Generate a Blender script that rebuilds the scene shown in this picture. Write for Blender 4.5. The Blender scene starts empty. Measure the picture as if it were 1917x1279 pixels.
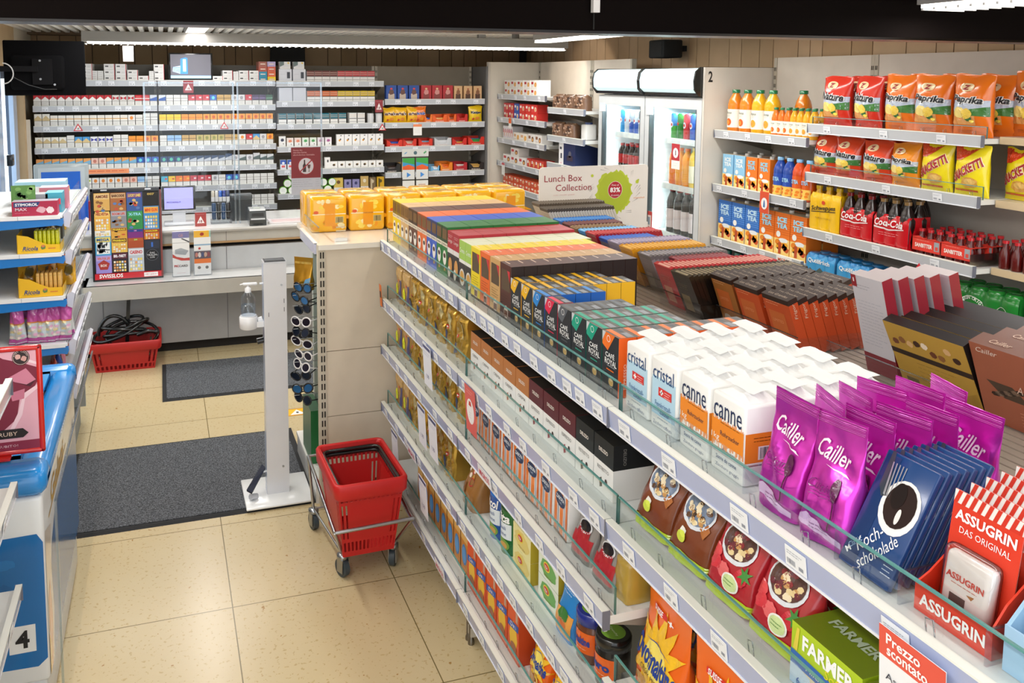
import bpy, bmesh, random
from math import *
from mathutils import Matrix, Vector, noise
from mathutils.geometry import tessellate_polygon
random.seed(7)
SC = bpy.context.scene
COL = SC.collection
# ------------------------------------------------------------ camera
F_PX, YAW, PITCH, ROLL, CXP, CYP, EYE = 1608.0, .3168, .0986, .0028, 828.67, 305.87, 1.95
_w = Vector((sin(YAW)*cos(PITCH), cos(YAW)*cos(PITCH), -sin(PITCH)))
_r = Vector((cos(YAW), -sin(YAW), 0)); _u = _r.cross(_w)
_r, _u = _r*cos(ROLL)+_u*sin(ROLL), _u*cos(ROLL)-_r*sin(ROLL)
cd = bpy.data.cameras.new('camera'); cam = bpy.data.objects.new('camera', cd); COL.objects.link(cam)
cd.sensor_width = 36; cd.lens = F_PX/1917*36
cd.shift_x = (958.5-CXP)/1917; cd.shift_y = (CYP-639.5)/1917
cd.clip_start = .05
cam.matrix_world = Matrix(((_r.x, _u.x, -_w.x, 0), (_r.y, _u.y, -_w.y, 0), (_r.z, _u.z, -_w.z, EYE), (0, 0, 0, 1)))
SC.camera = cam
# ------------------------------------------------------------ world and exposure
W = bpy.data.worlds.new('world'); SC.world = W; W.use_nodes = True
W.node_tree.nodes['Background'].inputs[0].default_value = (.88, .94, 1.0, 1)
W.node_tree.nodes['Background'].inputs[1].default_value = 3.6
SC.view_settings.view_transform = 'Standard'; SC.view_settings.look = 'None'
SC.view_settings.gamma = 1; SC.view_settings.exposure = -.58
SC.cycles.use_denoising = True
SC.cycles.max_bounces = 8; SC.cycles.transparent_max_bounces = 24
SC.cycles.sample_clamp_indirect = 6
def area(name, loc, size, power, color=(1, .97, .93), rot=(0, 0, 0), parent=None):
    l = bpy.data.lights.new(name, 'AREA'); l.shape = 'RECTANGLE'; l.size, l.size_y = size
    l.energy = power; l.color = color
    o = bpy.data.objects.new(name, l); o.location = loc; o.rotation_euler = rot; COL.objects.link(o)
    if parent: o.parent = parent
    return o
# ------------------------------------------------------------ materials
def lin(h):
    c = [int(h[i:i+2], 16)/255 for i in (0, 2, 4)]
    return tuple(x/12.92 if x <= .04045 else ((x+.055)/1.055)**2.4 for x in c)
_M = {}
KIND = dict(p=(.45, 0, .03), g=(.22, 0, .03), m=(.8, 0, .05), f=(.28, .75, .08), s=(.3, 1, .03), d=(.9, 0, .02))
def C(h, k='p'):
    """procedural surface: paper, g=plastic film, m=matt, f=foil, s=steel; a fine noise varies tone and roughness"""
    key = h+k
    if key in _M: return _M[key]
    r, met, var = KIND[k]
    m = bpy.data.materials.new('surface_'+key); m.use_nodes = True
    nt = m.node_tree; b = nt.nodes['Principled BSDF']
    c = lin(h)
    n = nt.nodes.new('ShaderNodeTexNoise'); n.inputs['Scale'].default_value = 9
    tc = nt.nodes.new('ShaderNodeTexCoord'); nt.links.new(tc.outputs['Object'], n.inputs['Vector'])
    mx = nt.nodes.new('ShaderNodeMix'); mx.data_type = 'RGBA'
    mx.inputs['A'].default_value = (*[x*(1-var*2) for x in c], 1); mx.inputs['B'].default_value = (*[min(1, x*(1+var*2)) for x in c], 1)
    nt.links.new(n.outputs['Fac'], mx.inputs['Factor']); nt.links.new(mx.outputs['Result'], b.inputs['Base Color'])
    b.inputs['Roughness'].default_value = r; b.inputs['Metallic'].default_value = met
    if k == 'd': b.inputs['Specular IOR Level'].default_value = .08
    if k in 'gf':
        b.inputs['Coat Weight'].default_value = .35; b.inputs['Coat Roughness'].default_value = .12
    _M[key] = m; return m
def glass(name, tint, refl, rough=.02):
    if name in _M: return _M[name]
    m = bpy.data.materials.new(name); m.use_nodes = True; nt = m.node_tree; nt.nodes.clear()
    o = nt.nodes.new('ShaderNodeOutputMaterial'); mx = nt.nodes.new('ShaderNodeMixShader')
    t = nt.nodes.new('ShaderNodeBsdfTransparent'); g = nt.nodes.new('ShaderNodeBsdfGlossy'); fr = nt.nodes.new('ShaderNodeLayerWeight')
    mu = nt.nodes.new('ShaderNodeMath'); mu.operation = 'MULTIPLY_ADD'; mu.inputs[1].default_value = refl*2.5; mu.inputs[2].default_value = refl*.35
    t.inputs[0].default_value = (*tint, 1); g.inputs['Roughness'].default_value = rough
    fr.inputs[0].default_value = .25
    nt.links.new(fr.outputs['Fresnel'], mu.inputs[0]); nt.links.new(mu.outputs[0], mx.inputs[0])
    nt.links.new(t.outputs[0], mx.inputs[1]); nt.links.new(g.outputs[0], mx.inputs[2]); nt.links.new(mx.outputs[0], o.inputs[0])
    _M[name] = m; return m
GLASS = glass('clear_glass', (.965, .985, .98), .05)
PLEX = glass('clear_acrylic', (.965, .975, .985), .06)
FILM = glass('clear_film', (.95, .95, .95), .3, .08)
FROST = glass('cloudy_acrylic', (.78, .80, .80), .3, .2)
def tintglass(h): return glass('tint_'+h, lin(h), .3, .06)
def emit(h, s):
    key = 'glow_%s_%g' % (h, s)
    if key in _M: return _M[key]
    m = bpy.data.materials.new(key); m.use_nodes = True; b = m.node_tree.nodes['Principled BSDF']
    b.inputs['Base Color'].default_value = (*lin(h), 1); b.inputs['Emission Color'].default_value = (*lin(h), 1); b.inputs['Emission Strength'].default_value = s
    _M[key] = m; return m
# ------------------------------------------------------------ mesh builder
class MB:
    def __init__(s): s.v = []; s.f = []; s.fm = []; s.fs = []; s.mats = []
    def mi(s, m):
        if isinstance(m, str): m = C(m[:6], m[6:] or 'p')
        if m not in s.mats: s.mats.append(m)
        return s.mats.index(m)
    def add(s, vs, fs, m, smooth=False):
        n = len(s.v); s.v += [tuple(p) for p in vs]; i = s.mi(m)
        for f in fs: s.f.append([n+k for k in f]); s.fm.append(i); s.fs.append(smooth)
    def box(s, x0, x1, y0, y1, z0, z1, m, **k):
        v = [(x, y, z) for z in (z0, z1) for y in (y0, y1) for x in (x0, x1)]
        F = dict(nz=(0, 2, 3, 1), pz=(4, 5, 7, 6), ny=(0, 1, 5, 4), py=(2, 6, 7, 3), nx=(0, 4, 6, 2), px=(1, 3, 7, 5))
        for n, f in F.items(): s.add([v[i] for i in f], [(0, 1, 2, 3)], k.get(n, m))
        return s
    def rbox(s, x0, x1, y0, y1, z0, z1, m, r=.004, n=2):
        b = bmesh.new(); bmesh.ops.create_cube(b, size=1)
        for q in b.verts: q.co = Vector(((x0+x1)/2+q.co.x*(x1-x0), (y0+y1)/2+q.co.y*(y1-y0), (z0+z1)/2+q.co.z*(z1-z0)))
        r = min(r, .49*min(x1-x0, y1-y0, z1-z0))
        bmesh.ops.bevel(b, geom=b.edges[:], offset=r, segments=n, profile=.5, affect='EDGES')
        b.verts.index_update()
        s.add([q.co for q in b.verts], [[q.index for q in f.verts] for f in b.faces], m, n > 1); b.free(); return s
    def prism(s, pts, ax, a, b, m, smooth=False):
        """pts: 2D outline (ccw in the two other axes, cyclic order); extruded along axis ax from a to b"""
        def P(p, t):
            q = [0, 0, 0]; q[ax] = t; q[(ax+1) % 3] = p[0]; q[(ax+2) % 3] = p[1]; return q
        n = len(pts); v = [P(p, a) for p in pts]+[P(p, b) for p in pts]
        s.add(v, [(i, (i+1) % n, n+(i+1) % n, n+i) for i in range(n)], m, smooth)
        s.add(v[:n], [list(range(n))[::-1]], m); s.add(v[n:], [list(range(n))], m); return s
    def lathe(s, prof, m, c=(0, 0), n=16, smooth=True, cap=True):
        v = [(c[0]+r*cos(2*pi*i/n), c[1]+r*sin(2*pi*i/n), z) for r, z in prof for i in range(n)]
        s.add(v, [(j*n+i, j*n+(i+1) % n, (j+1)*n+(i+1) % n, (j+1)*n+i) for j in range(len(prof)-1) for i in range(n)], m, smooth)
        if cap:
            s.add(v[:n], [list(range(n))[::-1]], m); s.add(v[-n:], [list(range(n))], m)
        return s
    def tube(s, path, r, m, n=8, closed=False):
        path = [Vector(p) for p in path]; N = len(path); v = []
        up = None
        for i, p in enumerate(path):
            a = path[(i-1) % N] if (i or closed) else p; b = path[(i+1) % N] if (i < N-1 or closed) else p
            t = (b-a).normalized()
            if up is None: up = Vector((0, 0, 1)) if abs(t.z) < .9 else Vector((1, 0, 0))
            x = t.cross(up).normalized(); up = x.cross(t)
            v += [p+(x*cos(2*pi*k/n)+up*sin(2*pi*k/n))*r for k in range(n)]
        L = N if closed else N-1
        s.add(v, [(i*n+k, i*n+(k+1) % n, ((i+1) % N)*n+(k+1) % n, ((i+1) % N)*n+k) for i in range(L) for k in range(n)], m, True)
        if not closed: s.add(v[:n], [list(range(n))[::-1]], m); s.add(v[-n:], [list(range(n))], m)
        return s
    def cyl(s, a, b, r, m, n=12): return s.tube([a, b], r, m, n)
    def ball(s, c, r, m, sc=(1, 1, 1), n=10):
        b = bmesh.new(); bmesh.ops.create_uvsphere(b, u_segments=n, v_segments=max(4, n*2//3), radius=r); b.verts.index_update()
        s.add([(c[0]+q.co.x*sc[0], c[1]+q.co.y*sc[1], c[2]+q.co.z*sc[2]) for q in b.verts], [[q.index for q in f.verts] for f in b.faces], m, True); b.free(); return s
    def xf(s, M):
        s.v = [tuple(M @ Vector(p)) for p in s.v]; return s
    def join(s, o, M=None):
        n = len(s.v); s.v += [tuple(M @ Vector(p)) if M else p for p in o.v]
        mp = [s.mi(m) for m in o.mats]
        s.f += [[n+k for k in f] for f in o.f]; s.fm += [mp[i] for i in o.fm]; s.fs += o.fs; return s
    def mesh(s, name):
        me = bpy.data.meshes.new(name); me.from_pydata(s.v, [], s.f)
        for m in s.mats: me.materials.append(m)
        me.polygons.foreach_set('material_index', s.fm); me.polygons.foreach_set('use_smooth', s.fs)
        me.update(); return me
# ------------------------------------------------------------ flat artwork: lettering and shapes laid on a face
_T = {}
def lettering(t, bold, shear):
    k = (t, bold, shear)
    if k in _T: return _T[k]
    cu = bpy.data.curves.new('lettering', 'FONT'); cu.body = t; cu.offset = bold; cu.shear = shear; cu.resolution_u = 1 if len(t) > 14 else 2
    o = bpy.data.objects.new('lettering', cu); COL.objects.link(o)
    me = o.evaluated_get(bpy.context.evaluated_depsgraph_get()).to_mesh()
    v = [(q.co.x, q.co.y) for q in me.vertices]; f = [tuple(p.vertices) for p in me.polygons]
    bpy.data.objects.remove(o); bpy.data.curves.remove(cu)
    if v:
        x0 = min(p[0] for p in v); y0 = min(p[1] for p in v); x1 = max(p[0] for p in v); y1 = max(p[1] for p in v)
    else: x0 = y0 = 0; x1 = y1 = 1
    _T[k] = (v, f, x0, y0, x1, y1); return _T[k]
class Art:
    """a face with u to the right and v upwards, in metres; fn(u, v, off) gives the point"""
    def __init__(s, mb, fn, sub=0): s.mb, s.fn, s.sub, s.l = mb, fn, sub, 1
    def put(s, v, fs, m, l=None):
        off = (l or s.l)*.0004
        if s.sub:
            tr = []
            for f in fs:
                q = [v[i] for i in f]
                for t in (tessellate_polygon([[Vector((a[0], a[1], 0)) for a in q]]) if len(q) > 3 else [(0, 1, 2)]):
                    a, b, c = [q[i] for i in t]
                    if (b[0]-a[0])*(c[1]-a[1])-(b[1]-a[1])*(c[0]-a[0]) < 0: b, c = c, b
                    tr.append((a, b, c))
            out = []; st = tr
            while st:
                a, b, c = st.pop()
                e = [(hypot(a[0]-b[0], a[1]-b[1]), 0), (hypot(b[0]-c[0], b[1]-c[1]), 1), (hypot(c[0]-a[0], c[1]-a[1]), 2)]
                L, k = max(e)
                if L > s.sub:
                    if k == 1: a, b, c = b, c, a
                    elif k == 2: a, b, c = c, a, b
                    md = ((a[0]+b[0])/2, (a[1]+b[1])/2); st += [(a, md, c), (md, b, c)]
                else: out.append((a, b, c))
            vv = []; ff = []
            for t in out: ff.append((len(vv), len(vv)+1, len(vv)+2)); vv += t
            s.mb.add([s.fn(p[0], p[1], off*1.6) for p in vv], ff, m)
        else: s.mb.add([s.fn(p[0], p[1], off) for p in v], fs, m)
        return s
    def rect(s, u0, v0, u1, v1, m, l=None): return s.put([(u0, v0), (u1, v0), (u1, v1), (u0, v1)], [(0, 1, 2, 3)], m, l)
    def poly(s, pts, m, l=None): return s.put(pts, [tuple(range(len(pts)))], m, l)
    def ell(s, cu, cv, ru, rv, m, l=None, n=20): return s.poly([(cu+ru*cos(2*pi*i/n), cv+rv*sin(2*pi*i/n)) for i in range(n)], m, l)
    def ring(s, cu, cv, ru, rv, t, m, l=None, n=24):
        v = [(cu+(ru-k*t)*cos(2*pi*i/n), cv+(rv-k*t)*sin(2*pi*i/n)) for k in (1, 0) for i in range(n)]
        return s.put(v, [(i, n+i, n+(i+1) % n, (i+1) % n) for i in range(n)][::1], m, l)
    def blob(s, cu, cv, ru, rv, m, l=None, n=18, j=.25, seed=0):
        R = random.Random(seed); return s.poly([(cu+ru*(1-j*R.random())*cos(2*pi*i/n), cv+rv*(1-j*R.random())*sin(2*pi*i/n)) for i in range(n)], m, l)
    def star(s, cu, cv, r, m, l=None, k=5, q=.4): return s.poly([(cu+(r if i % 2 == 0 else r*q)*sin(pi*i/k), cv+(r if i % 2 == 0 else r*q)*cos(pi*i/k)) for i in range(2*k)], m, l)
    def text(s, t, cu, cv, h, m, l=None, w=None, bold=.0, shear=0, rot=0, al='c'):
        v, f, x0, y0, x1, y1 = lettering(t, bold, shear)
        k = h/(y1-y0); kx = k
        if w: kx = min(w/(x1-x0), k*1.6); k = k if kx >= k*.6 else k
        W = (x1-x0)*kx; ca, sa = cos(rot), sin(rot)
        ox = {'c': -W/2, 'l': 0, 'r': -W}[al]
        P = []
        for a, b in v:
            x = (a-x0)*kx+ox; y = (b-y0)*k-h/2; P.append((cu+x*ca-y*sa, cv+x*sa+y*ca))
        return s.put(P, f, m, l or s.l+2)
    def lines(s, u0, v0, u1, n, dv, m, l=None, th=.0012, seed=1):
        """small print: rows of thin word-length dashes"""
        R = random.Random(seed)
        for i in range(n):
            u = u0; e = u1-(u1-u0)*R.random()*.3
            while u < e:
                w = (u1-u0)*R.uniform(.08, .22); s.rect(u, v0-i*dv, min(u+w, e), v0-i*dv+th, m, l); u += w+(u1-u0)*.03
        return s
    def bars(s, u0, v0, u1, v1, m, l=None, seed=2):
        R = random.Random(seed); u = u0; w = (u1-u0)/34
        while u < u1:
            k = w*R.choice((1, 1, 2)); s.rect(u, v0, min(u+k, u1), v1, m, l); u += k+w*R.choice((1, 2))
        return s
def plane(mb, O, U, V):
    O, U, V = Vector(O), Vector(U), Vector(V); N = U.cross(V)
    return Art(mb, lambda u, v, o: O+U*u+V*v+N*o)
def front(mb, y=0, z=0): return plane(mb, (0, y, z), (1, 0, 0), (0, 0, 1))
def topf(mb, z, y=0): return plane(mb, (0, y, z), (1, 0, 0), (0, 1, 0))
def rside(mb, x, z=0): return plane(mb, (x, 0, z), (0, 1, 0), (0, 0, 1))
def lside(mb, x, z=0): return plane(mb, (x, 0, z), (0, -1, 0), (0, 0, 1))
def cylart(mb, r, sub=.006):
    return Art(mb, lambda u, v, o: Vector(((r+o+.0003)*sin(u/r), -(r+o+.0003)*cos(u/r), v)), sub)
# ------------------------------------------------------------ soft packs
def sm(a, b, t):
    t = max(0, min(1, (t-a)/(b-a))); return t*t*(3-2*t)
def bag(mb, w, h, d, m, kind='gusset', seed=0, wr=.003, nu=10, nv=14, crimp=None, lean=0, yo=None, smooth=True):
    sd = seed*7.31
    yo = d/2 if yo is None else yo
    def dims(t):
        if kind == 'pillow':
            q = max(0, sin(pi*max(0, min(1, (t-.045)/.91))))**.55
            return w/2*(1-.1*q), d/2*q+.0012, 2.2
        if kind == 'brick':
            q = 1-sm(.86, .97, t); return w/2*(1-.05*(1-q)), d/2*(.12+.88*q)*(1-.04*sm(.97, 1, t)), 7-3*t
        q = 1-sm(.2, .88, t)*.97; e = 5-3*sm(.1, .7, t)
        return w/2*(1-.05*sin(pi*min(1, t))), d/2*q+.001, e
    def pt(u, v, side, off=0):
        t = v/h; a, b, e = dims(t); s_ = max(-1, min(1, u/(w/2)))
        y = b*max(0, 1-abs(s_)**e)**(1/e)
        x = s_*a
        if wr:
            q = .7*noise.noise(Vector((x*38+sd, v*26+sd, side*3+sd)))+.5*noise.noise(Vector((x*80, v*60+sd, side*5)))+1.8*(.3-abs(noise.noise(Vector((x*30-sd, v*18+x*14+sd, side*2+sd)))))
            y = max(.0006, y+wr*q*min(1, b/(d*.12))*(1-.3*abs(s_)**4))
        if kind != 'brick' and (t > .9 or (kind == 'pillow' and t < .06)): y += .0012*sin(v*900)
        y = side*(y+off)
        if kind == 'pillow': v = v+.02*noise.noise(Vector((x*14+sd, side*.4, sd)))*sm(.7, 1, t)
        return Vector((x, yo+y+lean*v, v))
    vs = []; us = [-w/2+w*(.5-.5*cos(pi*i/nu)) for i in range(nu+1)]
    ts = [h*j/nv for j in range(nv+1)]
    for v in ts: vs += [pt(u, v, -1) for u in us]+[pt(u, v, 1) for u in us[::-1]]
    n = 2*(nu+1)
    mb.add(vs, [(j*n+i, j*n+(i+1) % n, (j+1)*n+(i+1) % n, (j+1)*n+i) for j in range(nv) for i in range(n)], m, smooth)
    mb.add(vs[:n], [list(range(n))[::-1]], m); mb.add(vs[-n:], [list(range(n))], m)
    return Art(mb, lambda u, v, o: pt(max(-w/2, min(w/2, u)), max(0, min(h, v)), -1, o+.0013), w/15)
def lobed(mb, nx, pitch, D, h0, h1, m, r=None, bulge=1):
    """shrink film round upright bottles: lobed front, returns an Art that follows the lobes"""
    r = r or pitch/2; W_ = nx*pitch/2
    def yf(u):
        c = (floor((u+W_)/pitch)+.5)*pitch-W_; c = max(-W_+pitch/2, min(W_-pitch/2, c)); k = min(1, abs(u-c)/r)
        return (r-r*sqrt(max(0, 1-k*k*.96)))*.3*bulge
    def pt(u, v, o=0):
        t = (v-h0)/(h1-h0); e = .012*max(0, (t-.85)/.15)**2+.004*max(0, (.08-t)/.08)
        return Vector((u*(1-e*3), yf(u)+e-o, v))
    N_, K = nx*10, 8; us = [-W_+2*W_*i/N_ for i in range(N_+1)]; vs = [h0+(h1-h0)*j/K for j in range(K+1)]; n = N_+1
    mb.add([pt(u, v) for v in vs for u in us], [(j*n+i, j*n+i+1, (j+1)*n+i+1, (j+1)*n+i) for j in range(K) for i in range(N_)], m, True)
    a, b_ = pt(-W_, h0), pt(W_, h0); c, d_ = pt(-W_, h1), pt(W_, h1)
    q = [a, b_, (W_, D, h0), (-W_, D, h0), c, d_, (W_*.97, D, h1), (-W_*.97, D, h1)]
    mb.add(q, [(1, 2, 6, 5), (2, 3, 7, 6), (3, 0, 4, 7)], m)
    return Art(mb, lambda u, v, o: pt(u, v, o+.001), pitch/10)
# ------------------------------------------------------------ things, parts, repeats
def obj(name, mb, parent=None, loc=(0, 0, 0), rz=0):
    o = bpy.data.objects.new(name, mb if isinstance(mb, bpy.types.Mesh) else mb.mesh(name)); COL.objects.link(o)
    o.location = loc; o.rotation_euler = (0, 0, rz) if not isinstance(rz, tuple) else rz
    if parent: o.parent = parent
    return o
def tag(o, label, cat, group=None, kind=None):
    if label: o['label'] = label
    if cat: o['category'] = cat
    if group: o['group'] = group
    if kind: o['kind'] = kind
    return o
def thing(name, label, cat, loc=(0, 0, 0), rz=0, group=None):
    o = bpy.data.objects.new(name, None); COL.objects.link(o); o.location = loc; o.empty_display_size = .05
    o.rotation_euler = (0, 0, rz) if not isinstance(rz, tuple) else rz
    return tag(o, label, cat, group)
def struct(name, mb, label=None, cat=None, parent=None):
    o = obj(name, mb, parent)
    if not parent: o['kind'] = 'structure'; o['label'] = label or name.replace('_', ' ')+' of the shop'; o['category'] = cat or name.split('_')[0]
    return o
def kit(name, cat, root, *parts):
    """root: MB or None; parts: (name, MB, [(name, MB), ...])"""
    return dict(name=name, cat=cat, root=root.mesh(name) if root else None,
                parts=[(p[0], p[1].mesh(p[0]), [(q[0], q[1].mesh(q[0])) for q in (p[2] if len(p) > 2 else [])]) for p in parts])
def spawn(k, loc, rz, label, group=None):
    o = bpy.data.objects.new(k['name'], k['root']); COL.objects.link(o); o.location = loc
    o.rotation_euler = (0, 0, rz) if not isinstance(rz, tuple) else rz
    tag(o, label, k['cat'], group)
    for n, me, subs in k['parts']:
        c = bpy.data.objects.new(n, me); COL.objects.link(c); c.parent = o
        for n2, me2 in subs:
            d = bpy.data.objects.new(n2, me2); COL.objects.link(d); d.parent = c
    return o
_O = 'first second third fourth fifth sixth seventh eighth ninth tenth eleventh twelfth thirteenth fourteenth fifteenth sixteenth seventeenth eighteenth nineteenth twentieth'.split()
def nth(i):
    if i < 20: return _O[i]
    t = {2: 'twenty', 3: 'thirty', 4: 'forty'}[(i+1)//10]
    return {2: 'twentieth', 3: 'thirtieth', 4: 'fortieth'}[(i+1)//10] if (i+1) % 10 == 0 else t+'-'+_O[(i+1) % 10-1]
NEG = -pi/2     # front faces -X
# ============================================================ lamps
def lamp(name, label, x0, x1, y0, y1, z, along, power, glow=9, grp='ceiling lamps'):
    t = thing(name, label, 'lamp', ((x0+x1)/2, (y0+y1)/2, z), 0, grp)
    hx, hy = (x1-x0)/2, (y1-y0)/2
    b = MB(); b.box(-hx, hx, -hy, hy, 0, .07, '8f8c88m')
    for e in (-.6, .6):
        if along == 'x': b.box(hx*e-.03, hx*e+.03, -.02, .02, .05, .1, 'a5a4a2m')
        else: b.box(-.02, .02, hy*e-.03, hy*e+.03, .05, .1, 'a5a4a2m')
    obj('lamp_housing', b, t)
    g = MB(); g.box(-hx*.98, hx*.98, -hy*.98, hy*.98, -.012, -.0005, emit('fffaf2', glow))
    n = int(max(x1-x0, y1-y0)/.045)
    for i in range(n):   # louvre blades across the tube
        a = -1+2*(i+.5)/n
        if along == 'x': g.box(hx*a-.004, hx*a+.004, -hy, hy, -.02, -.012, 'e8e8e6m')
        else: g.box(-hx, hx, hy*a-.004, hy*a+.004, -.02, -.012, 'e8e8e6m')
    obj('lamp_diffuser', g, t)
    area(name+'_light', (0, 0, -.03), ((x1-x0), (y1-y0)), power, (1, .98, .95), (0, 0, 0), t)
    return t
lamp('strip_lamp', 'long white strip lamp hanging over the cash desk', -.5, 3.15, 6.35, 6.47, 2.195, 'x', 24)
lamp('ceiling_lamp', 'short bright lamp on the ceiling above the cigarette shelves', .19, .31, 5.6, 7.2, 2.285, 'y', 16)
lamp('ceiling_lamp', 'white lamp over the aisle, ending beside the wood planked wall', 2.66, 2.78, 3.0, 5.95, 2.235, 'y', 30)
lamp('ceiling_lamp', 'louvred lamp in front of the dark beam at the top right corner', 2.42, 2.6, .7, 2.28, 2.2, 'y', 24)
lamp('ceiling_lamp', 'unseen added lamp over the aisle in front of the dark beam', -.55, -.41, -.4, 2.0, 2.52, 'y', 40)  # above the view, added to light the shelf fronts from the aisle
lamp('ceiling_lamp', 'unseen added lamp over the aisle between the beam and the cash desk', -.3, -.16, 2.9, 5.2, 2.29, 'y', 38)  # hidden by the beam, added for even light down the aisle
lamp('ceiling_lamp', 'unseen added lamp over the coffee shelves in front of the dark beam', 1.25, 1.37, -.3, 2.1, 2.52, 'y', 6)  # out of view, added as weak overhead fill
lamp('ceiling_lamp', 'unseen added lamp over the chocolate bars behind the dark beam', 1.2, 1.32, 2.8, 5.4, 2.29, 'y', 10)  # added fill over the gondola, hidden by the beam
def spotl(name, loc, target, power, ang, label):
    t = thing(name, label, 'spotlight', loc, 0, 'small ceiling spotlights')
    d = Vector(target)-Vector(loc)
    b = MB(); b.lathe([(.03, .0), (.03, .07), (.012, .085), (.012, .14)], '8f8c88m', n=12); obj('spot_housing', b, t)
    l = bpy.data.lights.new(name+'_light', 'SPOT'); l.energy = power; l.spot_size = ang; l.spot_blend = .45; l.color = (1, .86, .72); l.shadow_soft_size = .02
    o = bpy.data.objects.new(name+'_light', l); COL.objects.link(o); o.parent = t; o.location = (0, 0, -.01); o.rotation_euler = d.to_track_quat('-Z', 'Y').to_euler()
spotl('spotlight', (.245, 2.21, 2.47), (.245, 2.211, 1.0), 20, 1.02, 'small round spotlight shining on the beam, over the aisle')
spotl('spotlight', (2.5, 2.21, 2.47), (2.5, 2.211, 1.0), 16, 1.02, 'small round spotlight shining on the beam, over the drinks aisle')
spotl('spotlight', (2.75, 6.5, 2.26), (3.4, 6.75, 2.0), 22, 1.0, 'small round spotlight shining on the panel above the biscuits')
# ============================================================ room shell
XL, XW, YB, ZC = -1.05, 3.64, 8.2, 2.34
m = bpy.data.materials.new('beige_floor_tiles'); m.use_nodes = True; nt = m.node_tree; B = nt.nodes['Principled BSDF']
def N(t, **k):
    n = nt.nodes.new('ShaderNode'+t)
    for a, b in k.items(): setattr(n, a, b)
    return n
def L(a, b): nt.links.new(a, b)
def mth(op, a, b=None, c=None):
    n = N('Math', operation=op)
    for i, q in enumerate((a, b, c)):
        if q is None: continue
        if isinstance(q, (int, float)): n.inputs[i].default_value = q
        else: L(q, n.inputs[i])
    return n.outputs[0]
tc = N('TexCoord'); sp = N('SeparateXYZ'); L(tc.outputs['Object'], sp.inputs[0])
def grid(o, off): # distance to the nearest joint
    f = mth('FRACT', mth('DIVIDE', mth('ADD', o, off+618), .618)); return mth('MINIMUM', f, mth('SUBTRACT', 1, f))
gx = grid(sp.outputs[0], .417); gy = grid(sp.outputs[1], -4.945)
joint = mth('LESS_THAN', mth('MINIMUM', gx, gy), .0032)
n1 = N('TexNoise'); n1.inputs['Scale'].default_value = 2.2; n1.inputs['Detail'].default_value = 5
n2 = N('TexNoise'); n2.inputs['Scale'].default_value = 70; n2.inputs['Detail'].default_value = 3
n3 = N('TexNoise'); n3.inputs['Scale'].default_value = 28; n3.inputs['Detail'].default_value = 2
for n in (n1, n2, n3): L(tc.outputs['Object'], n.inputs['Vector'])
def mix(f, a, b):
    n = N('Mix', data_type='RGBA')
    if isinstance(f, float): n.inputs['Factor'].default_value = f
    else: L(f, n.inputs['Factor'])
    for k, q in (('A', a), ('B', b)):
        if isinstance(q, tuple): n.inputs[k].default_value = (*q, 1)
        else: L(q, n.inputs[k])
    return n.outputs['Result']
base = mix(n1.outputs['Fac'], lin('c6b186'), lin('cdbd98'))
base = mix(mth('GREATER_THAN', n2.outputs['Fac'], .63), base, lin('b8a274'))
base = mix(mth('GREATER_THAN', n3.outputs['Fac'], .74), base, lin('a37e48'))
base = mix(joint, base, lin('75663f'))
L(base, B.inputs['Base Color']); B.inputs['Roughness'].default_value = .24
bp = N('Bump'); bp.inputs['Strength'].default_value = .03; L(n3.outputs['Fac'], bp.inputs['Height']); L(bp.outputs[0], B.inputs['Normal'])
FLOORM = m
b = MB(); b.box(XL-.1, XW+.1, -1.6, YB+.1, -.05, 0, FLOORM); struct('floor', b, 'beige speckled tile floor of the shop', 'floor')
def planks(axis, a0, a1, z0, z1, at_, depth, seed):
    R = random.Random(seed); b = MB(); a = a0
    while a < a1:
        w = R.choice((.1, .15, .18, .22, .13)); e = min(a+w, a1)
        h = R.choice(('8f7455', '94795a', '89704f', '9a8060') if axis == 0 else ('c2a583', 'bfa07c', 'c9ad8c', 'b89b78'))+'m'  # right wall set is paler, putting its stronger light into the wood colour
        if axis == 0: b.box(a+.003, e-.003, at_, at_+depth, z0, z1, h)
        else: b.box(at_, at_+depth, a+.003, e-.003, z0, z1, h)
        a = e
    if axis == 0: b.box(a0, a1, at_+depth, at_+depth+.06, z0, z1, '2a1f17m')
    else: b.box(at_+depth, at_+depth+.06, a0, a1, z0, z1, '2a1f17m')
    return b
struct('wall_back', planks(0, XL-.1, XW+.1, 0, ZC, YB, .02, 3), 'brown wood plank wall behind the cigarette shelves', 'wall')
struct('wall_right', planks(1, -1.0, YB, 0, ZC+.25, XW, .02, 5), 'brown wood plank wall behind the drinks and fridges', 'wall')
b = MB()
b.box(XL-.08, XL, 7.3, YB, 0, ZC, 'cfc6b4m'); b.box(XL-.08, XL, 3.2, 4.9, 0, ZC, 'a58c68m'); b.box(XL-.08, XL, 4.9, 7.3, 2.0, ZC, 'b59c78m'); b.box(XL-.08, XL, 4.9, 7.3, 0, .25, 'cfc6b4m')
b.box(XL-.08, XL, 3.2-4.2, 3.2, 0, ZC, 'cdc5b6m'); struct('wall_left', b, 'left wall with a glazed opening by the cash desk', 'wall')
wn = MB()
for y in (4.92, 5.7, 6.32, 6.62, 7.24): wn.box(XL-.07, XL-.01, y, y+.06, .25, 2.0, '2f4663g')
for z in (.25, 1.94): wn.box(XL-.07, XL-.01, 4.9, 7.3, z, z+.06, '39506eg')
for y in (6.40, 7.05): wn.box(XL-.02, XL+.012, y, y+.16, .25, 2.0, 'a9c0dfg')
w_ = struct('window_1', wn, 'tall glazed sliding door with blue frame at the left wall', 'window')
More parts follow.
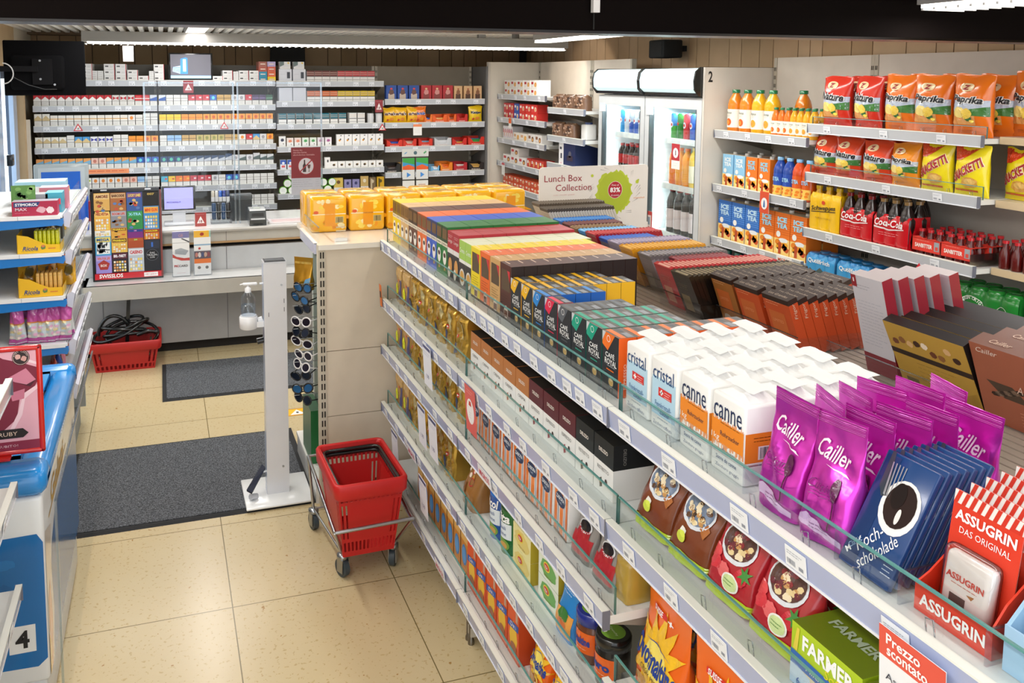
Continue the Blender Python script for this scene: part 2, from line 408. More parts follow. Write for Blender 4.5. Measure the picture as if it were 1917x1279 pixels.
g = MB(); g.box(XL-.05, XL-.044, 4.95, 7.25, .3, 1.95, GLASS); struct('window_pane', g, parent=w_)
g = MB(); g.rbox(XL-.0, XL+.04, 6.72, 6.8, 1.32, 1.4, '20242ag', .006); struct('door_lock', g, parent=w_)
b = MB(); b.box(XL, XL+.05, 7.28, 7.36, 0, 2.05, 'c2a883m'); b.box(XL+.02, XL+.075, 7.36, 7.4, .6, 1.62, 'd9d3c8m'); struct('trim_1', b, 'beige wooden door trim beside the cigarette shelves', 'trim')
# ceiling: ribbed translucent grid behind the beam, plain in front
b = MB(); b.box(XL, XW, 2.4, YB, ZC+.02, ZC+.06, 'c9bfb2m')
x = XL
while x < XW-.1: b.box(x, x+.035, 4.2, 8.0, ZC-.012, ZC+.02, 'f6f0e6m'); x += .075
b.box(XL, XW, 8.0, YB, ZC-.03, ZC+.02, '6f5a44m')
struct('ceiling', b, 'white ribbed ceiling behind the dark beam', 'ceiling')
b = MB(); b.box(XL, XW, -1.2, 2.3, 2.62, 2.68, 'b9b0a8m'); struct('ceiling_2', b, 'unseen ceiling in front of the beam, lightened for bounce', 'ceiling')  # out of view, made pale to bounce more light into the shop
b = MB(); b.box(XL, XW, 2.38, 2.5, 2.092, 2.62, '0b0605d'); b.box(XL, XW, 2.376, 2.5, 2.088, 2.096, '2c2a29s'); b.box(1.262, 1.266, 2.377, 2.38, 2.1, 2.62, '0c0a09m')
struct('trim_2', b, 'black dark wood beam across the shop ceiling', 'trim')
b = MB(); b.box(.98, 1.3, 8.12, 8.17, 1.95, ZC, '1a1917m'); b.box(3.5, 3.56, 8.12, 8.17, 2.05, ZC, '17120em'); struct('trim_3', b, 'black duct on the plank wall above the tobacco', 'trim')
b = MB(); b.box(-.24, -.17, 6.4, 6.403, 2.06, 2.17, 'c9c6c6m'); tag(obj('paper_tag', b, loc=(0, 0, 0)), 'blank white paper tag hanging below the strip lamp', 'tag')
b = MB(); b.tube([(1.262, 2.37, 2.16), (1.262, 2.37, 2.3)], .003, 'c9c6c6g'); b.box(1.25, 1.272, 2.355, 2.372, 2.15, 2.2, 'd6d3d0m'); tag(obj('cable_clip', b), 'small white clip on the seam of the dark beam', 'clip')
# mats on the floor
cm = bpy.data.materials.new('charcoal_carpet'); cm.use_nodes = True; nt = cm.node_tree; B = nt.nodes['Principled BSDF']
tc = N('TexCoord'); n1 = N('TexNoise'); n1.inputs['Scale'].default_value = 160; n1.inputs['Detail'].default_value = 4; L(tc.outputs['Object'], n1.inputs['Vector'])
rp = N('ValToRGB'); L(n1.outputs['Fac'], rp.inputs[0]); rp.color_ramp.elements[0].position = .38; rp.color_ramp.elements[0].color = (*lin('2c2e31'), 1); rp.color_ramp.elements[1].position = .68; rp.color_ramp.elements[1].color = (*lin('71747a'), 1)
L(rp.outputs[0], B.inputs['Base Color']); B.inputs['Roughness'].default_value = .95
bp = N('Bump'); bp.inputs['Strength'].default_value = .5; L(n1.outputs['Fac'], bp.inputs['Height']); L(bp.outputs[0], B.inputs['Normal'])
def mat_(name, label, x0, x1, y0, y1, border):
    t = thing(name, label, 'mat', ((x0+x1)/2, (y0+y1)/2, 0)); hx, hy = (x1-x0)/2, (y1-y0)/2
    b = MB(); b.prism([(-hy, 0), (hy, 0), (hy-.015, .008), (-hy+.015, .008)], 0, -hx, hx, '1c1d1fm'); obj('rubber_border', b, t)
    b = MB(); b.box(-hx+border, hx-border, -hy+border, hy-border, .0082, .011, cm); obj('mat_surface', b, t)
mat_('floor_mat', 'dark grey door mat on the tile floor in front of the freezer', -.48, .64, 3.78, 4.67, .03)
mat_('rubber_mat', 'charcoal rubber mat on the floor in front of the cash desk', -.04, 1.6, 5.29, 6.0, .025)
# ============================================================ cash desk
t = thing('cash_desk', 'long grey and beige cash desk with a low shelf ledge', 'counter', (0, 6.262, 0))
b = MB(); b.box(-1.0, 2.3, .01, .6, .07, .5, 'a9a8a8m'); b.box(-1.0, 2.3, .01, .6, .56, .742, 'bfc1c3m'); b.box(-1.0, 2.3, .0, .6, .785, .86, 'bcb7aem')
for x in (-.42, .42, 1.3): b.box(x-.002, x+.002, .008, .0105, .07, .742, '77767am'); b.box(x-.002, x+.002, -.002, .001, .785, .86, '8a8680m')
obj('desk_body', b, t)
b = MB(); b.box(-1.0, 2.3, .05, .6, 0, .07, '1b1715m'); obj('kick_board', b, t)
b = MB(); b.box(-1.0, 2.3, .06, .1, .742, .785, '171312m'); b.box(-1.0, 2.3, -.005, .06, .772, .786, 'b08d63m'); obj('desk_recess', b, t)
b = MB(); b.box(-1.0, 2.3, -.03, .68, .86, .885, 'e8e6e3g'); b.box(-.999, 2.299, -.031, -.029, .861, .872, 'a6a19am'); obj('desk_top', b, t)
b = MB(); b.box(-.52, 2.0, -.285, .005, .555, .577, 'cfcfceg'); b.box(-.52, 2.0, -.287, -.262, .476, .577, 'b7b2a9m', pz='f2f2f0g'); b.box(-.52, -.50, -.285, 0, .476, .577, 'a6a6a4m'); obj('desk_ledge', b, t)
# plexiglass screens
for i, (x0, x1, lab) in enumerate(((-.11, .5, 'clear acrylic screen on the cash desk, over the till display'), (.53, 1.14, 'clear acrylic screen on the cash desk, over the label printer'))):
    b = MB(); b.box(x0, x1, 6.4, 6.405, .885, 1.915, PLEX)
    ed = glass('acrylic_edge', (.80, .90, .97), .6, .2)
    for x in (x0, x1): b.box(x-.006, x+.006, 6.396, 6.409, .885, 1.915, ed)
    b.box(x0, x1, 6.397, 6.408, 1.911, 1.917, ed)
    tag(obj('acrylic_screen', b), lab, 'screen', 'acrylic screens on the cash desk')
# ============================================================ shelving
RAILC = dict(blue=('a9b3d6', 'a3abd0'), grey=('c4c8ce', 'b4b9c2'))
_tagm = None
def price_mesh():
    global _tagm
    if not _tagm:
        b = MB(); b.box(0, .046, -.0012, 0, 0, .034, 'eef1f6p'); a = front(b, -.0012)
        a.lines(.004, .026, .04, 2, .004, 'a9aebcp', seed=3); a.bars(.004, .005, .022, .014, '858b98p'); a.rect(.03, .005, .04, .011, '8f95a2p')
        _tagm = b.mesh('price_tag')
    return _tagm
def shelf_unit(name, label, loc, rz, Ln, D, zs, ztop, back='b8ae9b', rail='blue', riser=.05, shelfc='e4e6e4', tags=6, foot=.1, seed=0, rails=None, slots=True, endl=True, brackets=True, ds=None):
    """shelves facing local -Y; rail fronts at y=0; x from 0 to Ln; zs are the rail tops"""
    t = thing(name, label, 'shelving unit', loc, rz); R = random.Random(seed)
    r1, r2 = RAILC[rail]
    b = MB(); b.box(.004, Ln-.004, D-.03, D, foot, ztop, back+'m'); obj('back_panel', b, t)
    for x in (.0125, Ln-.0125):
        b = MB(); b.box(x-.012, x+.012, D-.035, D+.004, 0, ztop, 'b9b2a3m')
        if slots:
            z = .15
            while z < ztop-.05:
                for k in (-.005, .005): b.box(x+k-.002, x+k+.002, D-.0365, D-.034, z, z+.022, '2b2723m')
                z += .05
        b.box(x-.012, x+.012, .045, D, .03, .06, 'b9b2a3m'); b.lathe([(.0115, 0), (.0115, .012), (.008, .02), (.008, .16)], '8a8680s', (x, .05), 10)
        obj('upright', b, t)
    for i, z in enumerate(zs):
        y0 = ds[i] if ds else 0
        b = MB(); b.box(.002, Ln-.002, y0+.012, D-.035, z-.035, z-.014, shelfc+'p')
        if brackets:
            for x in (.006, Ln-.006): b.prism([(y0+.02, z-.036), (D-.04, z-.036), (D-.04, z-.14)], 0, x-.002, x+.002, '8d8578m')
        s = obj('shelf', b, t)
        b = MB(); b.prism([(y0+.006, z-.046), (y0+.014, z-.046), (y0+.014, z), (y0-.0, z-.002)][::1], 0, .001, Ln-.001, r1+'g')
        b.box(.001, Ln-.001, y0-.0005, y0+.016, z-.003, z+.0005, 'eceee6p'); b.box(.001, Ln-.001, y0+.004, y0+.012, z-.049, z-.045, 'e9ebf2p')
        b.box(.0, .0025, y0-.001, y0+.018, z-.047, z, '6f7280p'); b.box(Ln-.0025, Ln, y0-.001, y0+.018, z-.047, z, '6f7280p')
        obj('price_rail', b, s)
        if riser:
            h = riser if isinstance(riser, float) else riser[i]
            if h:
                b = MB(); b.box(.004, Ln-.004, y0+.03, y0+.034, z-.014, z+h, GLASS)
                b.box(.004, Ln-.004, y0+.0295, y0+.0345, z+h-.002, z+h+.0008, '5d9a96g')
                b.box(.002, .0045, y0+.0295, y0+.0345, z-.014, z+h, '47706cg'); b.box(Ln-.0045, Ln-.002, y0+.0295, y0+.0345, z-.014, z+h, '47706cg'); obj('glass_riser', b, s)
                k = int(Ln/.12)
                for q in range(k):   # wire clips that carry the glass
                    b = MB(); x = (q+.5)*Ln/k+R.uniform(-.02, .02)
                    b.tube([(x, y0+.028, z-.012), (x, y0+.024, z+.012), (x+.012, y0+.024, z+.016), (x+.014, y0+.027, z-.01)], .0013, glass('clip_plastic', (.75, .78, .78), .5, .1), 5); obj('riser_clip', b, s)
        n = tags if isinstance(tags, int) else tags[i]
        for q in range(n):
            x = (q+.5)*Ln/n+R.uniform(-.03, .03)-.023
            o = obj('price_tag', price_mesh(), s, (x, y0+.004, z-.042), (.13, 0, 0))
    return t
GX = .92
Z = [1.228, .968, .748, .480, .200]
shelf_unit('gondola_shelf', 'white gondola unit beside the endcap, with gold coffee bags on its lower shelves', (GX, 3.70, 0), NEG, 1.06, .5, Z, 1.185, tags=[9, 7, 6, 6, 4], seed=1, slots=False)
shelf_unit('gondola_shelf', 'white gondola unit in the middle, with two-tone capsule boxes on its second shelf', (GX, 2.64, 0), NEG, 1.01, .5, Z, 1.185, tags=[11, 8, 7, 9, 6], seed=2, slots=False)
shelf_unit('gondola_shelf', 'white gondola unit with sugar and purple bags on its top shelf', (GX, 1.63, 0), NEG, 1.02, .5, [1.228, .968, .59], 1.185, tags=[6, 6, 4], seed=3, slots=False)
# the side of the gondola that faces the drinks: a long white top shelf on plain backs
t = thing('gondola_shelf', 'far side of the gondola, carrying the chocolate bars', 'shelving unit', (1.45, .61, 0))
b = MB(); b.box(-.02, .02, 0, 3.1, .1, 1.2, 'a39a88m'); obj('back_panel', b, t)
b = MB(); b.box(-.02, .74, 0, 3.1, 1.185, 1.2, '9b9083p')
for k in range(26): b.box(-.02+k*.029, -.016+k*.029, 0, 3.1, 1.2, 1.2012, '857b6fm')
s = obj('shelf', b, t); b = MB(); b.box(.74, .755, 0, 3.1, 1.15, 1.205, 'c5cbe2g'); obj('price_rail', b, s)
for z in (.2, .5, .8): b = MB(); b.box(.02, .7, 0, 3.1, z-.02, z, 'cfd0cep'); obj('shelf', b, t)
for y in (0.01, 1.04, 2.07, 3.09): b = MB(); b.box(-.02, .02, y-.012, y+.012, 0, 1.2, 'b9b2a3m'); b.box(.0, .7, y-.012, y+.012, 0, .05, 'b9b2a3m'); obj('upright', b, t)
# endcap unit beside the gondola end
t = thing('endcap_unit', 'beige endcap unit with a slotted upright and white base', 'shelving unit', (.655, 3.74, 0))
b = MB()
for z0, z1 in ((.10, .418), (.421, .722), (.725, 1.205)): b.box(.02, 1.1, .0, .025, z0, z1, 'dacdb8m')
b.box(.07, 1.1, .025, .6, .1, 1.18, 'b9ae9cm'); obj('back_panel', b, t)
b = MB(); b.box(-.012, .022, -.006, .03, 0, 1.212, 'c9c0adm')
z = .12
while z < 1.18:
    for x in (.0005, .0125): b.box(x-.003, x+.003, -.0075, -.0055, z, z+.028, '2b2621m')
    z += .043
obj('upright', b, t)
b = MB(); b.box(-.01, 1.12, -.012, .62, 1.19, 1.213, 'efe9dcg'); s = obj('shelf', b, t)
b = MB(); b.box(-.022, -.01, .03, .44, 1.166, 1.214, 'c3c9e0g'); b.box(-.023, -.008, .03, .44, 1.212, 1.217, 'f0f0eep'); obj('price_rail', b, s)
b = MB(); b.box(.0, .004, .04, .43, 1.214, 1.285, GLASS); b.box(-.0003, .0043, .04, .43, 1.283, 1.286, '7d8f8cg'); obj('glass_riser', b, s)
b = MB(); b.box(.06, .066, .03, .6, .1, 1.19, 'b8bcb2m'); obj('side_panel', b, t)
b = MB(); b.box(-.026, .059, .03, .6, .0, .11, 'dcdcd8g'); b.box(-.03, .059, .03, .6, .1, .118, 'f3f1ebg'); obj('base', b, t)
b = MB(); b.box(.1, .155, 0.02, .05, 0, .03, 'd9d6d0g'); b.box(0, 1.0, 0, 0, 0, 0, 'd9d6d0g') if 0 else None
b = MB(); b.box(-.028, .028, -.012, .012, 0, .014, 'e9e9e6g'); b.box(-.022, .022, -.004, .0, .014, .085, PLEX); b.box(-.022, .022, -.0045, -.004, .045, .05, 'd8c8a8g'); b.box(-.022, .022, -.0045, -.004, .062, .067, 'd8c8a8g')
tag(obj('card_holder', b, loc=(.76, 3.80, 1.214)), 'small clear price card holder on the endcap top', 'card holder')
# ============================================================ top shelf of the gondola: boxes of capsules
S1, S2, S3, S4, S5 = [z-.013 for z in Z]
def carton(w, d, h, col, top=None, side=None):
    b = MB(); b.box(-w/2, w/2, 0, d, 0, h, col, pz=top or col, nx=side or col, px=side or col)
    return b
def coffee_tall(col, dark, cup):
    b = carton(.064, .089, .188, col, col); a = front(b, 0)
    a.rect(-.031, .128, .031, .186, dark); a.rect(-.031, .112, .031, .128, 'f0e6d0p'); a.text('ESPRESSO', 0, .12, .007, dark, w=.05)
    a.rect(-.026, .14, .026, .178, '6b4a1fp', 2); a.ell(0, .07, .02, .028, 'f3ede2p', 2); a.ell(0, .078, .013, .009, cup, 3); a.poly([(-.01, .02), (.012, .022), (.004, .045)], 'd8a44cp', 2)
    t = topf(b, .188); t.rect(-.031, .002, .031, .0875, col, 1); t.rect(-.02, .03, .02, .06, dark if col == '8a8a8ap' else col, 2)
    l = lside(b, -.032); l.rect(-.088, .128, -.001, .187, '3a2f28p')
    return kit('coffee_box', 'coffee box', b)
rows = [('yellow', 'f2cf12p', '7d6a0ap'), ('beige', 'd9b27cp', '8a6436p'), ('brown', '5b2f22p', '2c1610p'), ('orange', 'e8691fp', '8f3c10p'),
        ('blue', '2a57c4p', '14275fp'), ('green', '17752fp', '0b3a18p'), ('red', 'b01f30p', '6d121cp'), ('pale green', 'b9cf86p', '6f8a3ap')]
y = 3.745
for ri, (nm, col, dk) in enumerate(rows):
    if nm == 'red':
        b = carton(.064, .089, .18, 'b01f30p'); a = front(b); a.rect(-.032, 0, .032, .1, '2a2422p'); a.rect(-.032, .1, .032, .118, 'e8e4e0p'); a.text('Lungo', 0, .145, .016, 'f2e6e0p', w=.05); a.ell(.0, .055, .02, .03, 'd99a4cp', 2); a.ell(-.012, .03, .014, .02, 'efe6d8p', 3); a.lines(-.025, .165, .025, 2, .006, 'e9cfcfp'); k = kit('coffee_box', 'coffee box', b)
    elif nm == 'pale green':
        b = carton(.064, .089, .17, 'a9d05ap', 'dfe2c6p', '97a957p'); a = front(b); a.rect(-.032, 0, .032, .09, '3a3230p'); a.rect(-.032, .09, .032, .102, 'f0f0e8p'); a.ell(0, .04, .026, .03, 'e8e0d4p', 2); a.ell(0, .043, .019, .02, 'd9a24ap', 3); a.text('Crema', 0, .135, .016, 'ffffffp', w=.05); k = kit('coffee_box', 'coffee box', b)
    else: k = coffee_tall(col, dk, '4a2a18p')
    for c in range(2):
        for r in range(5):
            spawn(k, (.99+r*.0905, y-.0327, S1), NEG, '%s coffee box in the %s file of its colour, %s from the glass edge' % (nm, ('far', 'near')[c], nth(r)), nm+' coffee boxes on the top shelf')
        y -= .0655
def window_box(col, dark, txt):
    b = carton(.086, .042, .172, col, col, dark); a = front(b)
    a.rect(-.032, .09, .034, .155, '5a4630p'); a.poly([(.012, .155), (.034, .155), (.034, .12)], 'd23038p', 2); a.lines(-.03, .075, .03, 4, .008, '3a2a18p', seed=4); a.text('12', -.02, .035, .012, '3a2a18p')
    a.ell(.005, .025, .016, .02, 'efe4d6p'); a.rect(-.008, .01, .018, .03, '6b3a20p', 2); a.rect(-.043, 0, .043, .008, '2a1a12p')
    topf(b, .172).rect(-.04, .012, .0, .016, 'f0d8c0p').rect(-.043, .0405, .043, .042, dark)
    return kit('coffee_box', 'coffee box', b)
y = 2.692
for nm, col, dk in (('yellow', 'f4d913p', 'b79a0ap'), ('orange', 'ee6c25p', 'a8431ap'), ('tan', 'd0a468p', '8c6838p'), ('dark brown', '54281fp', '1f0f0cp')):
    k = window_box(col, dk, '')
    for r in range(10): spawn(k, (.985+r*.043, y-.044, S1), NEG, 'thin %s capsule box with a picture window, %s from the glass edge' % (nm, nth(r)), nm+' window boxes on the top shelf')
    y -= .088
def royal(acc, side, topc, flag):
    b = carton(.076, .046, .142, '23262bp', topc, side); a = front(b)
    a.poly([(-.038, .142), (.02, .142), (-.012, .1), (-.038, .11)], acc); a.poly([(-.038, .142), (-.022, .142), (-.038, .118)], 'c9cdd2p', 2); a.ring(-.008, .129, .008, .008, .0014, 'ffffffp', 3)
    a.text('CAFÉ', .0, .092, .014, 'f6f6f4p', w=.042, bold=.012); a.text('ROYAL', .004, .075, .014, 'f6f6f4p', w=.055, bold=.012); a.lines(-.014, .064, .024, 1, .004, 'c9ccd0p'); a.lines(-.016, .054, .02, 1, .004, acc, th=.003)
    a.ell(.006, .028, .011, .009, 'd9b06ap'); a.ring(.006, .03, .012, .014, .001, '9aa0a6p', 2); a.ell(.006, .034, .009, .003, 'f2deb0p', 2)
    l = lside(b, -.038)
    if flag: rside(b, .038).text('CAFÉ ROYAL', .03, .055, .008, 'f7ead8p', rot=pi/2, w=.07); rside(b, .038).text('ESPRESSO', .017, .05, .007, 'f7ead8p', rot=pi/2, w=.06)
    t = topf(b, .142); t.rect(-.036, .006, .036, .02, acc); t.rect(.0, .026, .034, .042, '8d9198p'); t.rect(-.036, .028, -.008, .04, '4c4f54p')
    return kit('capsule_box', 'coffee box', b)
y = 2.338
cr = [('yellow', 'f2b913p', 'f2b913p', '3a3830p', 6, .0), ('yellow', 'f2b913p', 'e9b215p', '3a3830p', 7, .0), ('blue', '1f86d6p', '1d62bcp', '2a3038p', 4, 0), ('red', 'e0244cp', 'c81b3fp', '3a3236p', 1, 0),
      ('grey', '5c6167p', '33373dp', '55534fp', 4, 0), ('teal', '17a184p', '0e6b5ap', '6b6058p', 5, 0), ('teal', '17a184p', '0e6b5ap', '6b6058p', 5, 0), ('orange', 'f0741ap', 'f0651ap', '6b6058p', 8, 0)]
for i, (nm, acc, sd, tp, n, _) in enumerate(cr):
    k = royal(acc, sd, tp, i == 7)
    z0 = S1
    for r in range(n): spawn(k, (.983+r*.0472, y-.039, z0), NEG, 'black coffee box with %s corner, %s from the glass, %s file from the sugar' % (nm, nth(r), nth(7-i)), 'black coffee boxes with %s corner' % nm)
    y -= .0805
# sugar
def sugar(word, sd):
    b = MB(); w, d, h = .098, .078, .152
    b.rbox(-w/2, w/2, 0, d, 0, h, 'f1f1efp', .006)
    # folded paper top
    R = random.Random(len(word))
    if 0: vs = [(-w/2+.003, .003, h-.003), (w/2-.003, .003, h-.003), (w/2-.003, d-.003, h-.003), (-w/2+.003, d-.003, h-.003),
          (-w/2+.012, .022, h+.014), (w/2-.012, .02, h+.012), (w/2-.008, .05, h+.022), (-w/2+.008, .054, h+.024), (-w/2+.002, d+.004, h+.008), (w/2-.002, d+.002, h+.004)]
    if 0: b.add(vs, [(0, 1, 5, 4), (1, 2, 9, 6, 5), (0, 4, 7, 8, 3), (4, 5, 6, 7), (7, 6, 9, 8), (8, 9, 2, 3)], 'f4f4f2p')
    n = 9; G = []
    for j in range(n+1):
        for i in range(n+1):
            u, v = i/n, j/n; e = min(u, 1-u, v*1.2, (1-v)*1.2)*2; q = noise.noise(Vector((u*4+sd*9, v*4, sd)))
            G.append((-w/2+.002+(w-.004)*u, .002+(d-.002)*v+.012*e*q, h-.004+.024*min(1, e*1.7)*(1-abs(v-.62)*.9)+.012*e*q))
    b.add(G, [(j*(n+1)+i, j*(n+1)+i+1, (j+1)*(n+1)+i+1, (j+1)*(n+1)+i) for j in range(n) for i in range(n)], 'f2f2f0p')
    F = []
    for j in range(3):
        for i in range(7): u = i/6; q = noise.noise(Vector((u*3+sd*5, j*.7, sd+4))); F.append((-w/2+.008+(w-.016)*u, .022+j*.019+.002*q, h+.0205+.0015*j+.0022*q-.003*(j == 0)))
    b.add(F, [(j*7+i, j*7+i+1, (j+1)*7+i+1, (j+1)*7+i) for j in range(2) for i in range(6)], 'ededebp')
    if 0: b.add([(-w/2+.012, .03, h+.02), (w/2-.014, .026, h+.019), (w/2-.01, .05, h+.027), (-w/2+.01, .055, h+.03)], [(0, 1, 2, 3)], 'e9e9e7p')
    a = front(b, 0); s = rside(b, w/2)
    if word == 'cristal':
        a.rect(-w/2+.006, .03, w/2-.006, .112, 'b9d9ecp'); s.rect(.006, .03, d-.006, .1, 'cfe0ecp')
        a.text('cristal', -.002, .122, .03, '25477ap', w=.076); a.rect(-.018, .074, .03, .092, 'd8322cp', 3); a.rect(-.012, .081, .0, .085, 'ffffffp', 4); a.rect(-.008, .077, -.004, .089, 'ffffffp', 4); a.lines(.004, .086, .027, 3, .005, 'f6d8d4p', 4)
        a.text('Feinkristall-', 0, .055, .011, '3f6ea0p', w=.06); a.text('Zucker', .006, .041, .011, '3f6ea0p', w=.035); a.lines(-.02, .03, .03, 2, .006, '8090a0p'); a.text('Zucchero raffinato', 0, .013, .008, '33507fp', w=.07)
    else:
        a.rect(-w/2+.002, .058, w/2-.002, .1, 'ee8a1ep'); s.rect(.002, .045, d-.002, .1, 'e9841fp'); s.lines(.02, .09, .07, 2, .006, '7a3a10p'); s.rect(.03, .05, .066, .075, 'e9e9e6p', 2); s.bars(.034, .052, .062, .073, '2a3a55p', 3)
        for q in range(40): a.rect(-w/2+.002+q*.0024, .1, -w/2+.0035+q*.0024, .1+.008*R.random(), 'ee8a1ep'); a.rect(-w/2+.002+q*.0024, .058-.012*R.random(), -w/2+.0035+q*.0024, .058, 'ee8a1ep')
        a.text('canne', 0, .118, .026, '1f2f55p', w=.082); a.lines(-.02, .097, .04, 1, .004, '6b3a10p', 2); a.text('1kg', -.034, .066, .014, 'f6efe2p', w=.024); a.text('Rohrzucker', .008, .078, .009, '3a2a40p', w=.055); a.text('de sucre', .006, .048, .008, '33507fp'); a.text('Sucre de canne', .0, .03, .008, '33507fp', w=.06); a.text('Zucchero greggio', .004, .014, .008, '33507fp', w=.07)
    return kit('sugar_pack', 'sugar pack', b)
ks = [sugar(w_, s_) for w_ in ('cristal', 'canne') for s_ in (1, 2, 3, 4)]
y = 1.66
for c in range(4):
    for r in range(4):
        k = ks[c//2*4+(r+c) % 4]
        o = spawn(k, (.978+r*.083, y-.052, S1), NEG+random.uniform(-.03, .03), 'sugar pack with %s front, %s from the glass, %s file from the coffee boxes' % (('pale blue', 'orange')[c//2], nth(r), nth(c)), 'white sugar packs on the top shelf')
    y -= .106
# purple bags
def cailler(seed):
    b = MB(); P = bag(b, .098, .2, .07, 'd83cc4f', 'gusset', seed*3+1, .0062, 16, 28)
    for q in range(9): P.rect(-.047, .181+q*.002, .047, .1817+q*.002, 'f08ae2f', 1)
    P.text('Cailler', 0, .142, .03, 'f4e6f2p', w=.066, bold=.01, shear=.3, rot=-.16); P.poly([(-.012, .122), (.034, .112), (.026, .117)], 'f4e6f2p', 3)
    P.text('Cuisine', -.006, .088, .014, '7a1570g', w=.06, shear=.3); P.lines(-.03, .076, .03, 2, .005, '8a2080g', seed=6)
    P.rect(.018, .03, .021, .075, '4a1236g', 3); P.blob(.0195, .09, .008, .02, '5a1a48g', 3, j=.1)
    P.poly([(-.044, .032), (-.03, .04), (.04, .018), (.04, .008), (-.044, .022)], 'd9b4e0g'); P.lines(-.02, .026, .03, 2, .005, '7a3a80p', 3)
    return kit('chocolate_bag', 'chocolate bag', b)
kc = [cailler(i) for i in range(4)]
for c, n in ((0, 6), (1, 5)):
    for r in range(n):
        spawn(kc[(r+c*2) % 4], (.97+r*.06, 1.153-c*.107-.006*r+(.004 if r % 2 else -.004), S1+.005), (random.uniform(-.05, .05), random.uniform(-.05, .05), NEG+random.uniform(-.28, .28)), 'shiny magenta bag in the %s file, %s from the glass' % (('far', 'near')[c], nth(r)), 'magenta bags on the top shelf')
# dark blue cooking chocolate, leaning back
def koch():
    b = MB(); w, h, d = .094, .185, .012; b.rbox(-w/2, w/2, 0, d, 0, h, '14417cg', .003); a = front(b, 0)
    a.rect(-w/2+.004, .004, -w/2+.03, h-.006, '0f3468g')
    for i in range(5): a.poly([(-.028+i*.006, .17), (-.026+i*.006, .17), (-.018+i*.004, .118), (-.022+i*.005, .12)], 'c9ccd2s', 3)
    a.poly([(-.036, .185), (-.03, .185), (-.014, .12), (-.024, .115), (-.034, .13)], '39414cg', 2)
    a.ell(.012, .112, .033, .042, 'f1efecp', 2); a.ell(.012, .115, .026, .034, '2b1a16g', 3); a.ell(.004, .128, .012, .02, '1b0f0cg', 4); a.ell(.016, .1, .004, .012, 'e9e4e0p', 5)
    a.text('Koch-', -.012, .052, .018, 'f4f4f6p', w=.05, shear=.3, rot=pi/2*0+.95); a.text('schokolade', .008, .04, .017, 'f4f4f6p', w=.075, shear=.3, rot=.95); a.text('M', -.036, .022, .009, 'ffffffp', rot=.95, bold=.03); a.text('Classic', -.03, .036, .008, '9fc4e8p', rot=.95, w=.024); a.lines(.026, .03, .044, 3, .006, 'c9d6e8p')
    return kit('chocolate_tablet', 'chocolate bar', b)
kk = koch()
for r in range(7): spawn(kk, (.966+r*.0162, .953, S1+.006), Matrix.Rotation(NEG, 3, 'Z').to_euler() if 0 else (Matrix.Rotation(.5, 3, 'Y') @ Matrix.Rotation(NEG, 3, 'Z')).to_euler()[:], 'dark blue cooking chocolate bar leaning back, %s from the glass' % nth(r), 'blue cooking chocolate bars')
# red display carton of sweetener dispensers
RED = 'e23c22p'
b = MB(); b.box(-.002, .098, .0, .24, 0, .003, RED)
t = thing('sweetener_tray', 'red open display carton lettered in white, holding sweetener cards', 'display carton', (.985, .87, S1), NEG)
b.prism([(0, 0), (.24, 0), (.24, .08), (.06, .08), (.02, .05), (.0, .04)], 0, -.003, 0, RED); b.prism([(0, 0), (.24, 0), (.24, .1), (.06, .1), (.02, .07), (.0, .045)], 0, .112, .115, RED); b.box(-.003, .115, .24, .243, 0, .1, RED)
b.box(-.003, .115, -.003, 0, 0, .042, RED); a = plane(b, (.056, -.003, 0), (1, 0, 0), (0, 0, 1)); a.text('ASSUGRIN', 0, .02, .018, 'ffffffp', w=.1, bold=.03)
obj('tray', b, t)
def card():
    b = MB(); w, h = .102, .165; b.box(-w/2, w/2, 0, .0012, 0, h, RED)
    a = front(b, 0); a.rect(-w/2, h-.018, w/2, h, 'f2efecp', 1)
    for i in range(9): u = -w/2+i*.0118; a.poly([(u, h-.018), (u+.006, h-.018), (min(u+.012, w/2), h), (u+.006, h)], 'd8341fp', 2)
    a.text('ASSUGRIN', 0, .133, .015, 'ffffffp', w=.09, bold=.03); a.text('DAS ORIGINAL', .002, .114, .009, 'ffffffp', w=.076)
    a.rect(.034, .147, .046, .152, 'd8341fp', 3)
    a2 = plane(b, (0, .0012, 0), (-1, 0, 0), (0, 0, 1)); a2.rect(-w/2, 0, w/2, h, 'e9e2d8p')
    e = MB(); pts = [(.034*cos(x)+(0 if 0 else 0), .034*sin(x)) for x in [pi*2*i/24 for i in range(24)]]
    e.prism([(-.03, .02), (.03, .02), (.036, .03), (.036, .075), (.028, .09), (-.028, .09), (-.036, .075), (-.036, .03)][::1], 1, 0, 0, 'f4f1eeg') if 0 else None
    e.rbox(-.036, .036, -.022, -.001, .012, .092, 'f4f0edg', .012, 4); a = plane(e, (0, -.022, 0), (1, 0, 0), (0, 0, 1)); a.text('ASSUGRIN', 0, .06, .009, 'd8412cp', w=.056, bold=.02); a.lines(-.02, .05, .02, 1, .004, 'd89080p'); a.rect(-.02, .016, .004, .036, '5c5552p'); a.poly([(.004, .044), (.012, .04), (.016, .046)], 'b5763ap')
    k = MB(); k.rbox(-.04, .04, -.025, -.0008, .008, .1, FILM, .014, 3)
    return kit('sweetener_card', 'sweetener', b, ('dispenser', e), ('blister', k))
kcard = card()
for r in range(5): spawn(kcard, (.985+.032+r*.028, .87-.056, S1+.006+.004*r), (Matrix.Rotation(.12, 3, 'Y') @ Matrix.Rotation(NEG, 3, 'Z')).to_euler()[:], 'red and white striped sweetener card, %s in the red display carton' % nth(r), 'sweetener cards in the red carton')
